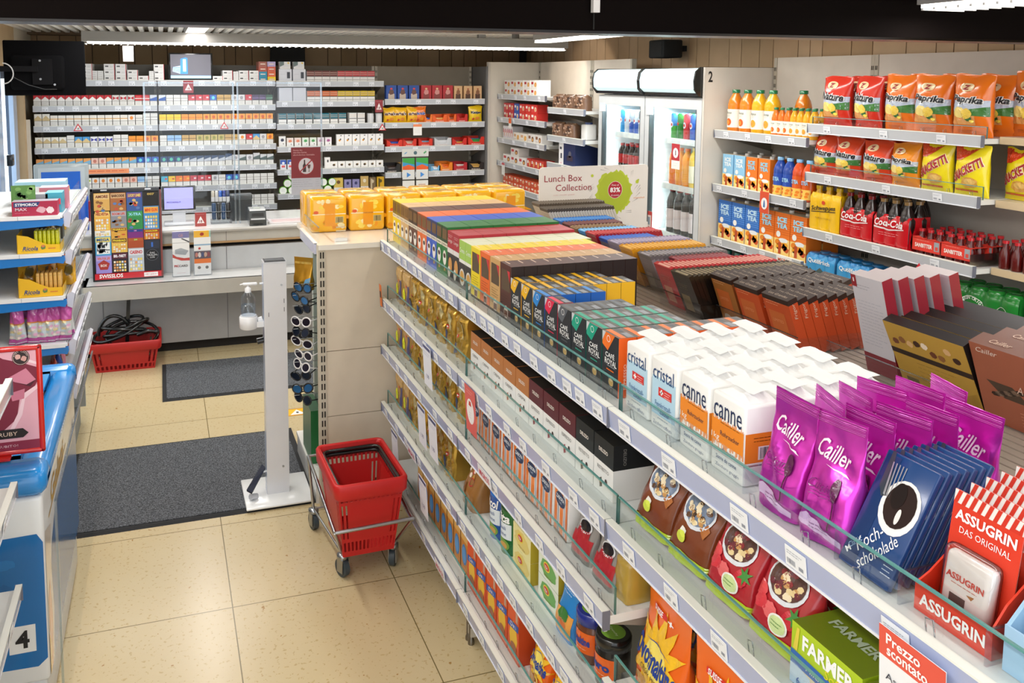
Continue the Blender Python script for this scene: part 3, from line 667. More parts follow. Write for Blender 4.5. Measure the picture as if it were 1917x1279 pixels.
for r in range(4): spawn(kcard, (.985+.22+r*.03, .87-.075, S1+.003), (Matrix.Rotation(.1, 3, 'Y') @ Matrix.Rotation(NEG, 3, 'Z')).to_euler()[:], 'red and white striped sweetener card behind the red carton, %s of the rear group' % nth(r), 'sweetener cards behind the red carton')
b = MB(); b.prism([(0, 0), (.2, 0), (.2, .11), (.05, .11), (0, .06)], 0, -.005, 0, '9cc4e2p'); b.box(-.005, .1, -.003, 0, 0, .06, 'a9cdeap'); b.box(-.005, .1, .2, .203, 0, .11, '9cc4e2p'); b.box(.1, .103, 0, .2, 0, .1, '8bb8dcp'); b.box(-.005, .1, 0, .2, 0, .003, '9cc4e2p'); b.box(.005, .09, .03, .18, .003, .1, 'c9e0f2p')
plane(b, (0, -.003, 0), (1, 0, 0), (0, 0, 1)).ell(.085, .012, .02, .012, '2a62b8p')
tag(obj('sweetener_box', b, loc=(.985, .735, S1), rz=NEG), 'light blue sweetener carton beside the red display carton', 'box')
# clear dividers behind the glass
for i, (yy, zz) in enumerate(((2.41, S1), (1.76, S1), (1.452, S1), (1.225, S1), (1.005, S1), (.885, S1), (.75, S1))):
    b = MB(); b.box(-.0015, .0015, 0, .3, 0, .05, PLEX); b.box(-.0015, .0015, 0, .3, .048, .05, glass('acrylic_edge', (.8, .9, .97), .6, .2)); b.prism([(0, 0), (.03, 0), (.0, .045)], 0, -.002, .002, PLEX)
    tag(obj('shelf_divider', b, loc=(.966, yy, zz), rz=NEG), 'clear low shelf divider, %s from the coffee boxes on the top shelf' % nth(i), 'divider', 'clear dividers on the gondola')
# yellow paper packs on the endcap
def ypack(seed):
    b = MB(); w, d, h = .175, .15, .172; b.rbox(-w/2, w/2, 0, d, 0, h, 'f3b51ag', .016, 3); a = front(b, 0); R = random.Random(seed)
    for q in range(16):
        u, v = R.uniform(-.07, .07), R.choice((R.uniform(.02, .05), R.uniform(.1, .155))); a.blob(u, v, R.uniform(.008, .02), R.uniform(.008, .016), R.choice(('f7d44bg', 'f9dd62g', 'ef9a16g', 'fbe9b0g')), 1, seed=q)
    a.rect(-.08, .086, .08, .09, 'f6e9c8g', 2); a.rect(-.02, .03, .03, .14, 'ec9a1fg', 2); a.rect(.03, .045, .07, .075, 'd9c27ap', 2); a.bars(.033, .047, .067, .073, '4a4030p', 3); a.ell(-.062, .098, .012, .008, 'e2602ag', 3)
    t = topf(b, h)
    for q in range(9): t.blob(R.uniform(-.06, .06), R.uniform(.03, .12), .02, .014, R.choice(('fbdc58g', 'f3a81ag', 'fdf0c0g')), 1, seed=q+40)
    e = MB(); e.prism([(.0, .0), (.022, .0), (.0, .05)], 1, .02, d-.02, 'f0ab1cg'); e.xf(Matrix.Translation((w/2-.004, 0, .06)))
    return kit('paper_pack', 'kitchen paper', b, ('film_flap', e))
ky = [ypack(3), ypack(8)]
for i in range(6):
    for r in range(2):
        spawn(ky[(i+r) % 2], (.75+i*.187, 4.03+r*.168, 1.2135), random.uniform(-.03, .03), 'yellow patterned kitchen paper pack on the endcap, %s from the sunglasses in the %s row' % (nth(i), ('front', 'back')[r]), 'yellow kitchen paper packs')
# ============================================================ shelves below
def goldbrick(seed, foil):
    b = MB(); P = bag(b, .1, .172, .07, 'cfa544f' if foil else 'b58d4cg', 'brick', seed, .008 if foil else .004, 13, 18, smooth=not foil)
    if foil:
        P.ell(-.01, .085, .008, .008, 'cf3a2ep'); P.rect(-.014, .084, -.006, .086, 'ffffffp', 2); P.rect(-.011, .081, -.009, .089, 'ffffffp', 2); P.poly([(-.045, .01), (-.02, .02), (-.03, .06), (-.045, .07)], '46506fp'); P.lines(.0, .04, .035, 3, .008, 'efe0b0p'); P.poly([(.01, .15), (.035, .12), (.03, .08), (.015, .1)], 'f3e3a8f')
    else:
        P.ell(-.024, .06, .014, .026, 'eef02cp', 2); P.lines(-.034, .066, -.014, 3, .006, '7f8410p', 3)
        P.poly([(-.045, .125), (.045, .1), (.045, .172), (-.045, .165)], 'c9a468g'); P.poly([(.02, .02), (.044, .02), (.044, .11), (.024, .1)], '5a5478p'); P.poly([(-.04, .008), (-.01, .01), (-.012, .03), (-.04, .03)], '8a6a38p'); P.ell(.008, .1, .006, .006, 'd8452ep')
    return kit('coffee_bag', 'coffee bag', b)
kg = [goldbrick(1, 0), goldbrick(2, 1), goldbrick(5, 1), goldbrick(9, 1)]
for sn, zz, n in (('second', S2, 8), ('third', S3, 8), ('fourth', S4, 7)):
    y = 3.63
    for i in range(n):
        for r in range(2 if i < 3 else 1):
            spawn(kg[0] if i < 2 or (sn == 'fourth' and i < 2) else kg[1+(i+len(sn)) % 3], (.985+r*.08, y, zz), NEG+random.uniform(-.1, .1), ('brown coffee bag with yellow sticker' if i < 2 else 'crinkled gold foil coffee bag')+' on %s shelf, %s from the endcap, %s' % (sn, nth(i), ('at the front', 'behind')[r]), 'coffee bags on the %s shelf' % sn)
        y -= .118
# big brown gift bag at the seam, small packs below
b = MB(); P = bag(b, .13, .2, .1, '9c6a34g', 'gusset', 4, .004)
for q in range(14): P.ell(random.Random(q).uniform(-.05, .05), random.Random(q+50).uniform(.1, .18), .008, .008, ('d8322cg', 'f3e2d0g', 'c28a3cg')[q % 3], 1)
P.ring(.01, .09, .016, .014, .003, 'c8352eg', 2); P.ell(-.025, .06, .012, .02, '7a4a20g', 2)
tag(obj('cookie_bag', b, loc=(.975, 2.69, S4), rz=NEG), 'brown cookie bag with red and white dots on the fourth shelf', 'bag')
b = MB(); b.box(-.05, .05, 0, .07, 0, .035, 'd9d8d4p'); b.lines if 0 else None
a = front(b); [a.rect(-.046+i*.008, .006, -.041+i*.008, .03, 'a9a8a4p') for i in range(12)]
tag(obj('label_block', b, loc=(.97, 2.63, S4), rz=NEG), 'small grey ribbed block in front of the brown cookie bag', 'block') if 0 else None
b = carton(.07, .06, .15, 'c9822cp', side='6b4a2ap'); a = front(b); a.ell(0, .07, .026, .038, '3f7fc0p'); a.ell(0, .07, .02, .03, '5b9ad6p', 2); a.rect(-.035, .12, .035, .15, 'e0b060p'); a.lines(-.025, .02, .025, 2, .008, 'f0e0c0p')
k = kit('cocoa_pack', 'cocoa pack', b)
for i in range(8): spawn(k, (.985, 3.29-i*.078, S5), NEG, 'small orange pack with blue oval on the lowest shelf, %s from the endcap' % nth(i), 'small packs with blue ovals')
# capsule boxes in two tones
def delizio(topc, word, acc):
    b = MB(); w, d, h = .094, .12, .138; b.box(-w/2, w/2, 0, d, 0, h*.56, 'f0eeebp'); b.box(-w/2, w/2, 0, d, h*.56, h, topc, pz='1d1512p' if topc != '1b1d1fp' else '101112p'); a = front(b)
    a.text('DELIZIO', 0, .108, .0095, 'efe6dcp', w=.044, bold=.02); a.text(word, 0, .062, .009, '6b6764p', w=.055); a.ell(.014, .036, .006, .007, '3a2620p'); a.poly([(-.016, .012), (-.004, .018), (-.008, .04), (-.018, .034)], acc); a.ell(-.012, .03, .008, .005, 'd9a05ap', 2); topf(b, h).text('DELIZIO', 0, .06, .012, '3a2a24p', w=.05)
    rside(b, w/2).text('DELIZIO', .03, .108, .008, '8d8a86p', rot=-pi/2, w=.04)
    return kit('coffee_capsule_carton', 'coffee box', b)
y = 2.69
for i in range(10):
    if i == 0: kd, nm = delizio('b8743cp', 'CREMA', 'b05a3ap'), 'caramel'
    if i == 5: kd, nm = delizio('5c1f28p', 'ESPRESSO', 'a03040p'), 'burgundy'
    if i == 8: kd, nm = delizio('1b1d1fp', 'RISTRETTO', '4a4440p'), 'black'
    spawn(kd, (.985, y-.048, S2), NEG, 'white capsule box with %s upper half, %s from the gold bags' % (nm, nth(i)), '%s and white capsule boxes' % nm); spawn(kd, (1.11, y-.048, S2), NEG, 'white capsule box with %s upper half in the rear row, %s from the gold bags' % (nm, nth(i)), '%s and white capsule boxes behind' % nm)
    y -= .098
# striped coffee packs
b = MB(); w, d, h = .088, .06, .125; b.rbox(-w/2, w/2, 0, d, 0, h, 'ece9e6g', .006); a = front(b)
for i, (u0, u1, c) in enumerate(((-.04, -.024, 'e8761ag'), (-.018, -.013, '8d93a8g'), (-.006, .014, 'ee7c1ag'), (.019, .024, '9a9db0g'), (.029, .041, 'd8681ag'))): a.poly([(u0, .002), (u1, .002), (u1+.004, .122), (u0+.004, .122)], c)
a.ell(0, .1, .03, .02, '23365cp', 2); a.text('ZABORA', 0, .104, .011, 'e9edf4p', w=.05, bold=.02); a.text('Caffè', 0, .092, .006, 'c9d3e6p'); a.lines(-.03, .02, .0, 3, .006, '6b5a4ap', 2); b.box(-w/2+.004, w/2-.004, -.001, 0, 0, .006, '5a4634p')
k = kit('coffee_pack', 'coffee pack', b); y = 2.63
for i in range(8): spawn(k, (.982, y, S3), NEG+random.uniform(-.05, .05), 'orange and white striped coffee pack with navy badge, %s from the gold bags' % nth(i), 'striped coffee packs'); y -= .093
def cupbag():
    b = MB(); P = bag(b, .1, .125, .06, '8f8a86g', 'gusset', 2, .002); P.rect(-.045, .012, .045, .06, 'b3222cg'); P.ell(0, .082, .03, .016, 'd8d8dag', 2); P.ell(0, .083, .025, .012, '1d1412g', 3); P.poly([(-.03, .06), (.03, .06), (.026, .08), (-.026, .08)], 'a81c28g', 2); P.rect(-.045, .0, .045, .012, '6a6864g'); return kit('instant_coffee_bag', 'coffee bag', b)
k = cupbag()
for i in range(2): spawn(k, (.98, 1.865-i*.115, S3), NEG+.05, 'clear coffee pouch showing a red cup, %s from the striped packs' % nth(i), 'coffee pouches with a red cup')
spawn(kit('coffee_sack', 'coffee bag', (lambda b: (bag(b, .06, .11, .07, 'b0913cg', 'brick', 3, .003), b)[1])(MB())), (.99, 1.68, S3), NEG, 'plain golden brown pack beside the red cup pouches', None)
# fourth shelf: tins, teas, jars
def tin(col, cap, word, h=.155, r=.043):
    b = MB(); b.lathe([(r, 0), (r, h-.012)], col, n=24); A = cylart(b, r); A.rect(-.04, .05, .04, .1, 'e6ecf2p', 1); A.text(word, 0, .118, .03, 'ffffffp', w=.07, bold=.03, shear=.2); A.text('Nüssli', 0, .085, .012, '2a4a8ap', w=.04); A.text('Crème', 0, .066, .012, '2a4a8ap', w=.045); A.ell(0, .03, .034, .02, '7fa648p', 2); A.ell(.01, .028, .016, .012, 'd8a45ap', 3)
    c = MB(); c.lathe([(r+.001, h-.014), (r+.001, h), (r-.003, h+.003)], cap, n=24); return kit('drink_tin', 'tin', b, ('lid', c))
spawn(tin('1f56a8g', '2a72ccg', 'Nicol'), (1.025, 2.48, S4), NEG, 'blue round tin with white script on the fourth shelf', None)
spawn(tin('1c6a34g', '154a26g', 'Vita'), (1.025, 2.385, S4), NEG, 'green round tin beside the blue tin', None)
def tea(col, leaf, seed):
    b = MB(); w, d, h = .13, .07, .068; b.box(-w/2, w/2, 0, d, 0, h, col, pz='eee6b0p' if seed else '4a4a48p', px='b9a32cp'); a = front(b); a.blob(.0, .034, .06, .03, leaf, 1, seed=seed); a.ell(-.01, .04, .02, .013, 'f3d23ap', 2); a.ell(-.01, .04, .016, .009, 'cf2a2ap', 3); a.text('TEA', -.01, .04, .008, 'ffffffp', 6, bold=.02); a.text('yellow label', 0, .014, .007, '8a6a20p', w=.05); return kit('tea_box', 'tea box', b)
kt1, kt2 = tea('f0e6a4p', 'e6d078p', 1), tea('e9efe0p', '6fae5ap', 0)
spawn(kt1, (.99, 2.25, S4), NEG, 'pale yellow tea box at the bottom of the pair beside the green tin', None); spawn(kt1, (.99, 2.25, S4+.069), NEG, 'pale yellow tea box on top of the pair beside the green tin', None); spawn(kt2, (1.0, 2.085, S4+.0), NEG, 'white and green tea box, lower one beside the blue pouch', None); spawn(kt2, (1.0, 2.085, S4+.069), NEG, 'white and green tea box, upper one beside the blue pouch', None)
b = MB(); P = bag(b, .1, .16, .06, '2f86cfg', 'gusset', 3, .002); P.rect(-.045, .012, .045, .07, 'e8a14cg'); P.blob(0, .06, .03, .02, '3f7a34g', 2); P.lines(-.03, .12, .03, 2, .008, 'cfe4f6p', 2); P.blob(0, .035, .03, .018, 'e2722ag', 2); tag(obj('drink_pouch', b, loc=(.98, 1.955, S4), rz=NEG), 'light blue pouch with an orange picture on the fourth shelf', 'pouch')
def jar(lid, body, word):
    b = MB(); r = .043; b.lathe([(r-.006, 0), (r, .008), (r, .09), (r-.008, .105)], body, n=24); A = cylart(b, r); A.rect(-.05, .03, .05, .085, 'e8651ag', 1); A.text(word, 0, .062, .022, '1c3f94p', w=.075, bold=.04); A.lines(-.03, .04, .03, 1, .006, 'f6e0c0p', 2)
    c = MB(); c.lathe([(r-.004, .1), (r+.002, .103), (r+.002, .128), (r-.002, .132)], lid, n=24); topf(c, .132).ell(0, 0, .03, .03, '7aa83ag'); topf(c, .1325).text('Crunchy', 0, 0, .008, 'e9f2c8p', w=.04)
    return kit('spread_jar', 'jar', b, ('lid', c))
spawn(jar('1f2f8ag', '6a3a22g', 'Ovomaltine'), (1.02, 1.855, S4), NEG, 'brown spread jar with blue lid and orange label', None)
spawn(jar('151515g', '1c1a19g', 'Nero'), (1.02, 1.755, S4), NEG, 'black lidded dark jar at the end of the fourth shelf', None)
# lowest shelf: orange cartons and pouches
b = carton(.086, .055, .17, 'e0551dp', side='c2471ap'); a = front(b); a.blob(0, .07, .036, .06, 'f0c030p', 1, j=.4, seed=3); a.poly([(-.04, .09), (.04, .104), (.042, .126), (-.038, .112)], '2456b0p', 3); a.text('Ovo', 0, .108, .016, 'ffffffp', w=.05, bold=.04, rot=.16); a.blob(.004, .035, .028, .024, 'a86a48p', 3); a.rect(.02, .13, .036, .16, 'c9a08ap', 2)
k = kit('malt_drink_carton', 'drink powder box', b); y = 2.64
for i in range(5): spawn(k, (.975, y, S5), NEG, 'orange malt drink carton on the lowest shelf, %s from the small blue oval packs' % nth(i), 'orange malt drink cartons'); y -= .092
def ovo(w, h, seed):
    b = MB(); P = bag(b, w, h, .08, 'ee6a1cg', 'gusset', seed, .0035, 12, 18)
    P.star(0, h*.4, w*.56, 'f5c02ag', 1, 12, .55); P.blob(0, h*.4, w*.3, h*.16, 'fbe36ag', 2, j=.2)
    P.text('Ovomaltine', 0, h*.4, w*.24, '1c3f94p', w=w*.92, bold=.035); P.poly([(-w*.3, h*.5), (0, h*.545), (w*.3, h*.52), (0, h*.535)], '1c3f94p', 3); P.text('CRISPY MÜESLI', 0, h*.27, w*.07, '5a3a1ap', w=w*.5)
    P.rect(-w*.3, h*.74, w*.02, h*.785, 'd8322cp', 3); P.text('SUISSE', -w*.17, h*.762, w*.06, 'ffffffp', 5, w=w*.2, bold=.02); P.rect(w*.05, h*.76, w*.17, h*.77, 'ffffffp', 3); P.rect(w*.095, h*.745, w*.125, h*.785, 'ffffffp', 3)
    P.blob(-w*.2, h*.12, w*.22, h*.08, 'c9985ag', 2); P.blob(.02, h*.1, w*.16, h*.07, 'e9d4b0g', 2, seed=4); return kit('malt_drink_pouch', 'pouch', b)
ko = ovo(.12, .2, 1)
for i in range(3): spawn(ko, (.985, 2.13-i*.135, S5-.0), NEG+random.uniform(-.1, .1), 'orange malt drink pouch with blue lettering on the lowest shelf, %s from the cartons' % nth(i), 'malt drink pouches on the lowest shelf')
kO = [ovo(.2, .262, 5), ovo(.2, .255, 8)]
Z3 = .59-.013
for i, (x, yy) in enumerate(((.985, 1.53), (.985, 1.31), (1.12, 1.5), (1.12, 1.28), (1.14, 1.06), (.985, 1.08))): spawn(kO[i % 2], (x, yy, Z3-.06+.06), NEG+(-.12, .1, .1, 0, .1, 0)[i], 'large orange pouch with a yellow burst, %s from the striped packs in the %s row' % (nth((0, 1, 0, 1, 2, 2)[i]), ('front', 'rear')[i in (2, 3, 4)]), 'large orange pouches')
# second shelf near end: mueslis and cereal bars
def muesli(col, seed, cup):
    b = MB(); w, h = .13, .205; P = bag(b, w, h, .075, col, 'gusset', seed, .003, 12, 18)
    P.rect(-w/2+.002, .0, w/2-.002, .022, 'b5d02eg', 1); P.ell(0, h*.54, .047, .036, 'dfe3eag', 2); P.ell(0, h*.55, .042, .03, '6f7f98g' if cup else '5a3a34g', 3)
    R = random.Random(seed)
    for q in range(26): a_, r_ = R.uniform(0, 6.28), sqrt(R.random()); P.blob(.034*r_*cos(a_), h*.545+.024*r_*sin(a_), .008, .006, R.choice(('e6cf9ag', 'c9965ag', '8a2a30g' if not cup else '5a3a24g', 'f2e2c0g', '6b2430g' if not cup else '3f2818g')), 4, seed=q)
    if cup: P.poly([(-.03, .04), (-.012, .045), (-.01, .065), (-.026, .07)], 'e9e6dcg', 2); P.ell(-.02, .05, .014, .012, 'd6e24cp', 3); P.poly([(.0, .1), (.04, .07), (.05, .09), (.01, .12)], 'b06a34g', 2)
    else:
        for q, (u, v) in enumerate(((-.04, .06), (-.014, .055), (.032, .062), (-.05, .078))): P.blob(u, v, .02, .016, ('d83a44g', 'e86a6cg', 'c82a38g', 'e04a50g')[q], 2, seed=q)
        P.star(.04, .07, .018, '3f8a3ag', 3, 6, .4); P.ell(.01, .042, .024, .017, 'f2f0eap', 3); P.ell(.01, .042, .02, .014, 'cfe0a0p', 4); P.lines(-.004, .045, .024, 2, .006, '4f8a3ap', 6)
    return kit('muesli_bag', 'muesli bag', b)
km = [muesli('7a3c1eg', 3, 1), muesli('b3222eg', 6, 0)]
for i in range(4):
    for r in range(2): spawn(km[i//2], (.985+r*.1, 1.553-i*.131, S2+.013), (Matrix.Rotation(.16, 3, 'Y') @ Matrix.Rotation(NEG+.06, 3, 'Z')).to_euler()[:], '%s muesli bag with green foot, %s from the black capsule boxes, %s' % (('brown', 'red')[i//2], nth(i), ('front one', 'one behind')[r]), '%s muesli bags' % ('brown', 'red')[i//2])
def farmer():
    b = MB(); w, d, h = .15, .2, .105; b.box(-w/2, w/2, 0, d, 0, h, 'b4cf2ap', pz='6b7d12p', px='a9c224p'); a = front(b)
    a.rect(-w/2, 0, w/2, .045, 'e9d8b8p', 1); a.rect(-w/2, .0, w/2, .012, '8fc0e6p', 2); a.poly([(-w/2, .034), (w/2, .034), (w/2, .054), (-w/2, .058)], '3a70c0p', 2); a.poly([(-w/2, .0), (-.02, .0), (-.03, .03), (-w/2, .04)], 'cfe0f2p', 2)
    a.text('FARMER', .006, .082, .026, 'ffffffp', w=.11, bold=.035); a.text('Soft', .018, .062, .015, 'f2e22ap', w=.036, shear=.2); a.text('Milch·Lait·Latte', .012, .045, .009, 'ffffffp', 5, w=.1); a.poly([(-.07, .06), (-.062, .1), (-.056, .1), (-.06, .06)], 'e6d04ap', 3)
    for q in range(30): a.blob(random.Random(q).uniform(-.02, .06), random.Random(q+9).uniform(.012, .03), .008, .006, ('d9a75ap', 'f0dcaap', 'c98f48p')[q % 3], 3, seed=q)
    a.text('6', -.055, .012, .012, '2a5aa8p', 4); t = topf(b, h); t.text('FARMER', 0, .06, .022, 'a9b8a0p', w=.1, bold=.03); t.ell(.03, .13, .03, .02, 'b07a3ap')
    return kit('cereal_bar_box', 'cereal bar box', b)
kf = farmer(); spawn(kf, (.97, 1.018, S2), NEG, 'green cereal bar box on the second shelf beside the red muesli bags', None); spawn(kf, (.97, .86, S2), NEG, 'green cereal bar box behind the hanging red and white price sign', None)
# cards hanging from the rails
def hang(Y, zt, w, h, lab, col='e6e9f4p', head='4a4f7cp', name='price_card', art=None):
    b = MB(); b.box(-w/2, w/2, -.001, 0, -h, 0, col); a = front(b, -.001)
    if art: art(a, w, h)
    else: a.rect(-w/2+.004, -.016, w/2-.004, -.004, head); a.lines(-w/2+.008, -.03, w/2-.008, 2, .008, '9a9fc0p'); a.text('1.70', 0, -h*.74, .014, '6b7099p', w=w*.35)
    tag(obj(name, b, loc=(GX-.008, Y, zt), rz=(Matrix.Rotation(NEG, 3, 'Z') @ Matrix.Rotation(.06, 3, 'X')).to_euler()[:]), lab, 'price card' if name == 'price_card' else 'sign', 'price cards hanging from the rails' if name == 'price_card' else None)
for Y, z, w, h, lab in ((2.97, .962, .1, .16, 'white price card hanging from the second shelf rail'), (3.04, .705, .1, .16, 'white price card on the third rail, the one closer to the endcap'), (2.90, .71, .1, .16, 'white price card on the third rail, the one closer to the red round sign'), (3.44, .44, .1, .165, 'white price card hanging over the red basket from the fourth rail'), (3.02, .425, .1, .15, 'white price card on the fourth rail above the lowest shelf')):
    hang(Y, z, w, h, lab)
def redround(a, w, h): a.ell(0, -h*.52, w*.36, h*.27, 'f2eef0p'); a.poly([(-.012, -h*.4), (.012, -h*.4), (.008, -h*.3), (-.008, -h*.3)], 'c2382ep', 2); a.lines(-w*.3, -.014, w*.3, 2, .008, 'f0c0bcp'); a.lines(-.01, -h*.55, .01, 3, .008, 'b8b8c4p', 3)
hang(2.5, .968, .095, .155, 'red card with white circle hanging beside the striped coffee packs', 'd8625ep', name='hanging_sign', art=redround)
def prez(a, w, h): a.poly([(-w/2, 0), (w/2, 0), (w/2, -.035), (w*.42, -.043), (-w/2, -.043)], 'e25a48p'); a.text('Prezzo', -w*.12, -.014, .015, 'ffffffp', w=.055, bold=.02); a.text('scontato', -w*.06, -.031, .013, 'ffffffp', w=.065, bold=.02); a.text('Assugrin', -w*.1, -.07, .013, '3a3f4cp', w=.06); a.text('Classic', -w*.16, -.088, .012, '3a3f4cp', w=.048); a.lines(-w*.35, -.105, w*.2, 1, .01, '8a8f9cp')
hang(.81, 1.214, .105, .16, 'white price sign with red top hanging in front of the cereal bar boxes', 'eef0f5p', name='price_sign', art=prez)
def orng(a, w, h): a.rect(-w/2, -h, w/2, 0, 'e6762ap'); a.rect(-.012, -.06, .012, -.03, '3a2a20p', 2)
hang(3.675, 1.03, .035, .1, 'small orange tab at the end of the second shelf rail', 'e6762ap', name='rail_tab', art=orng)
for Y, z, lab in ((3.18, .455, 'fourth shelf rail near the endcap'), (2.37, .731, 'third shelf rail under the capsule boxes'), (2.81, .176, 'lowest shelf rail above the floor')):
    b = MB(); b.box(-.055, .055, -.0012, 0, -.018, .022, 'eceef4p'); front(b, -.0012).text('MIGROS', 0, .001, .019, 'd2566ap', w=.085, bold=.015)
    tag(obj('rail_label', b, loc=(GX-.004, Y, z-.002), rz=(Matrix.Rotation(NEG, 3, 'Z') @ Matrix.Rotation(.13, 3, 'X')).to_euler()[:]), 'white label with pink lettering on the '+lab, 'label')
# ============================================================ chocolate bars on the far side of the gondola
def lean(a, rz=0): return (Matrix.Rotation(-a, 3, 'Y') @ Matrix.Rotation(rz, 3, 'Z')).to_euler()[:]
def bar(w, h, t, face, top, side, artf=None, stripe=None):
    """back towards -X, thickness along +X"""
    b = MB(); b.box(0, t, -w, 0, 0, h, face, pz=top, ny=side, py=side, px=top)
    b.box(-.0004, t+.0004, -w-.0004, .0004, h-.014, h+.001, top)
    if stripe == 'script':
        tf = plane(b, (0, 0, h+.001), (1, 0, 0), (0, 1, 0)); tf.text('Les Grandes', t*.5, -w*.5, t*.32, 'b8a490p', 1, w=w*.7, rot=-pi/2, shear=.2); plane(b, (0, -w-.0004, 0), (1, 0, 0), (0, 0, 1)).text('Frigor', t*.5, h*.78, t*.4, 'd8c0a8p', 1, w=h*.28, rot=pi/2, shear=.2)
    elif stripe:
        tf = plane(b, (0, 0, h+.001), (0, -1, 0), (1, 0, 0)); tf.rect(w*.08, t*.15, w*.92, t*.85, stripe) if 0 else plane(b, (0, 0, h+.001), (1, 0, 0), (0, 1, 0)).rect(t*.2, -w*.85, t*.8, -w*.2, stripe)
    a = plane(b, (0, 0, 0), (0, -1, 0), (0, 0, 1))
    if artf: artf(a, w, h)
    else: a.rect(w*.15, h*.12, w*.6, h*.5, stripe or top, 1); a.lines(w*.2, h*.75, w*.8, 3, .008, stripe or top, 1, seed=5)
    return kit('chocolate_bar', 'chocolate bar', b)
def cream(a, w, h): a.lines(w*.1, h*.85, w*.9, 7, .012, 'b0a592p', 1, seed=8); a.rect(w*.1, .02, w*.9, .05, 'c7bca9p')
def orangeback(a, w, h):
    a.rect(w*.12, h*.3, w*.72, h*.72, 'cf6a2ep'); a.text('LIMITED', w*.42, h*.55, .009, 'e9a070p', w=w*.4); a.lines(w*.1, h*.9, w*.7, 2, .008, 'f0c090p', 2); a.blob(w*.3, h*.14, w*.2, h*.09, 'c9b8a4p', 1)
T13 = .0125
stacks = [  # name, y of the far edge, width, height, thickness, count, x0, face, top, side, art, stripe
 ('cream backed', 3.62, .085, .195, .0105, 26, 1.70, 'cdc3b0p', '5a4c3cp', 'd8d0c0p', cream, None),
 ('cream backed', 3.52, .085, .185, .0105, 26, 1.69, 'cdc3b0p', '4a3e30p', 'd8d0c0p', cream, None),
 ('blue topped', 3.41, .085, .145, .012, 18, 1.69, 'b9b2a4p', '2a72c4p', '2f6db8p', cream, '5aa0e0p'),
 ('white sided maroon topped', 3.30, .08, .145, .015, 14, 1.68, 'cfc8c0p', '5a2426p', 'e6e2dep', None, '7a3a3ap'),
 ('tan topped', 3.205, .06, .145, .014, 14, 1.67, 'c8492cp', '9a7a50p', 'c04830p', None, '7a5a34p'),
 ('sky blue topped', 3.13, .06, .145, .014, 15, 1.67, '2f6a80p', '4aa0dcp', '28566cp', None, '9ad0f2p'),
 ('crimson', 3.055, .085, .15, .0125, 20, 1.665, 'b8222ep', 'b01c2ag', 'b01f2cg', None, 'd2404ap'),
 ('royal blue topped', 2.955, .075, .145, .014, 13, 1.67, '6a6478p', '1f4fb0p', '4a4a78p', None, '3a78d8p'),
 ('lilac', 2.865, .085, .15, .013, 20, 1.66, '8f83a2p', '9488a4g', '8a7e9ep', None, 'bab0c8p'),
 ('ochre', 2.76, .09, .15, .0155, 17, 1.65, 'c98a1cp', 'd8941cg', 'c0821ap', None, 'ecb850p'),
 ('grey', 2.65, .085, .145, .014, 19, 1.66, '7d767cp', '6a6668g', '8a828ap', None, 'a09aa0p'),
 ('dark red', 2.545, .08, .145, .014, 13, 1.72, '7a2a34p', '7a2430g', '8a3a44p', None, '9a4450p'),
 ('bright red', 2.44, .1, .155, .0145, 24, 1.60, 'c02630g', 'b5202cg', 'bf2230g', None, 'd8a08cp'),
 ('black', 2.325, .1, .155, .0145, 26, 1.59, '15110fg', '2b2419g', '1a1512g', None, '8a7a5cp')]
for si, (nm, y, w, h, t_, n, x0, fc, tp, sd, af, st) in enumerate(stacks):
    k = bar(w, h, t_, fc, tp, sd, af, st); an = .42
    for i in range(n):
        spawn(k, (x0+i*(t_+.0012)/cos(an), y, 1.2015), lean(an, 0), '%s chocolate bar, %s from the coffee side of its stack%s' % (nm, nth(i), ', ' + ('far one' if y > 3.6 else 'nearer one') if nm == 'cream backed' else ''), nm+' chocolate bars')
kb1 = bar(.1, .165, .028, 'a8692ep', '2f1d15p', '8a4c22p', orangeback, 'script'); kb2 = bar(.105, .165, .03, 'c9501fp', '2f1d15p', 'c0481cp', orangeback, 'script')
for nm, k, y, n, x0, t_ in (('amber', kb1, 2.205, 10, 1.645, .028), ('orange', kb2, 2.085, 10, 1.64, .03), ('deep orange', kb2, 1.96, 8, 1.64, .03)):
    for i in range(n): spawn(k, (x0+i*(t_+.0012)/cos(.36), y, 1.2015), lean(.36), '%s thick chocolate bar, brown lettered top, %s in its stack from the coffee side' % (nm, nth(i)), nm+' thick chocolate bars')
def wred(a, w, h): a.lines(w*.12, h*.9, w*.6, 2, .008, '8a8a92p', 1); a.lines(w*.1, h*.74, w*.9, 14, .009, 'a2a4b0p', 1, seed=4); a.rect(0, h*.88, w*.16, h, '8f1f28p', 2); a.rect(w*.06, h*.93, w*.1, h*.97, 'f0e0e0p', 3); a.rect(0, 0, w, h*.2, '7e2530p', 1)
b = MB(); b.box(0, .032, -.1, 0, 0, .268, 'c6c4cap', pz='b5aaaap', ny='8f2230g', py='8f2230g', px='8f2230g'); wred(plane(b, (0, 0, 0), (0, -1, 0), (0, 0, 1)), .1, .268); plane(b, (0, -.1, 0), (1, 0, 0), (0, 0, 1)).text('Prestige', .02, .08, .01, 'c07a70p', rot=pi/2, w=.08); k = kit('chocolate_box', 'chocolate box', b)
for i in range(5): spawn(k, (1.725+i*.05+(.012 if i == 4 else 0), 1.715, 1.2015), lean(.27), 'tall grey and dark red box, %s from the sugar packs' % nth(i), 'tall grey and dark red boxes')
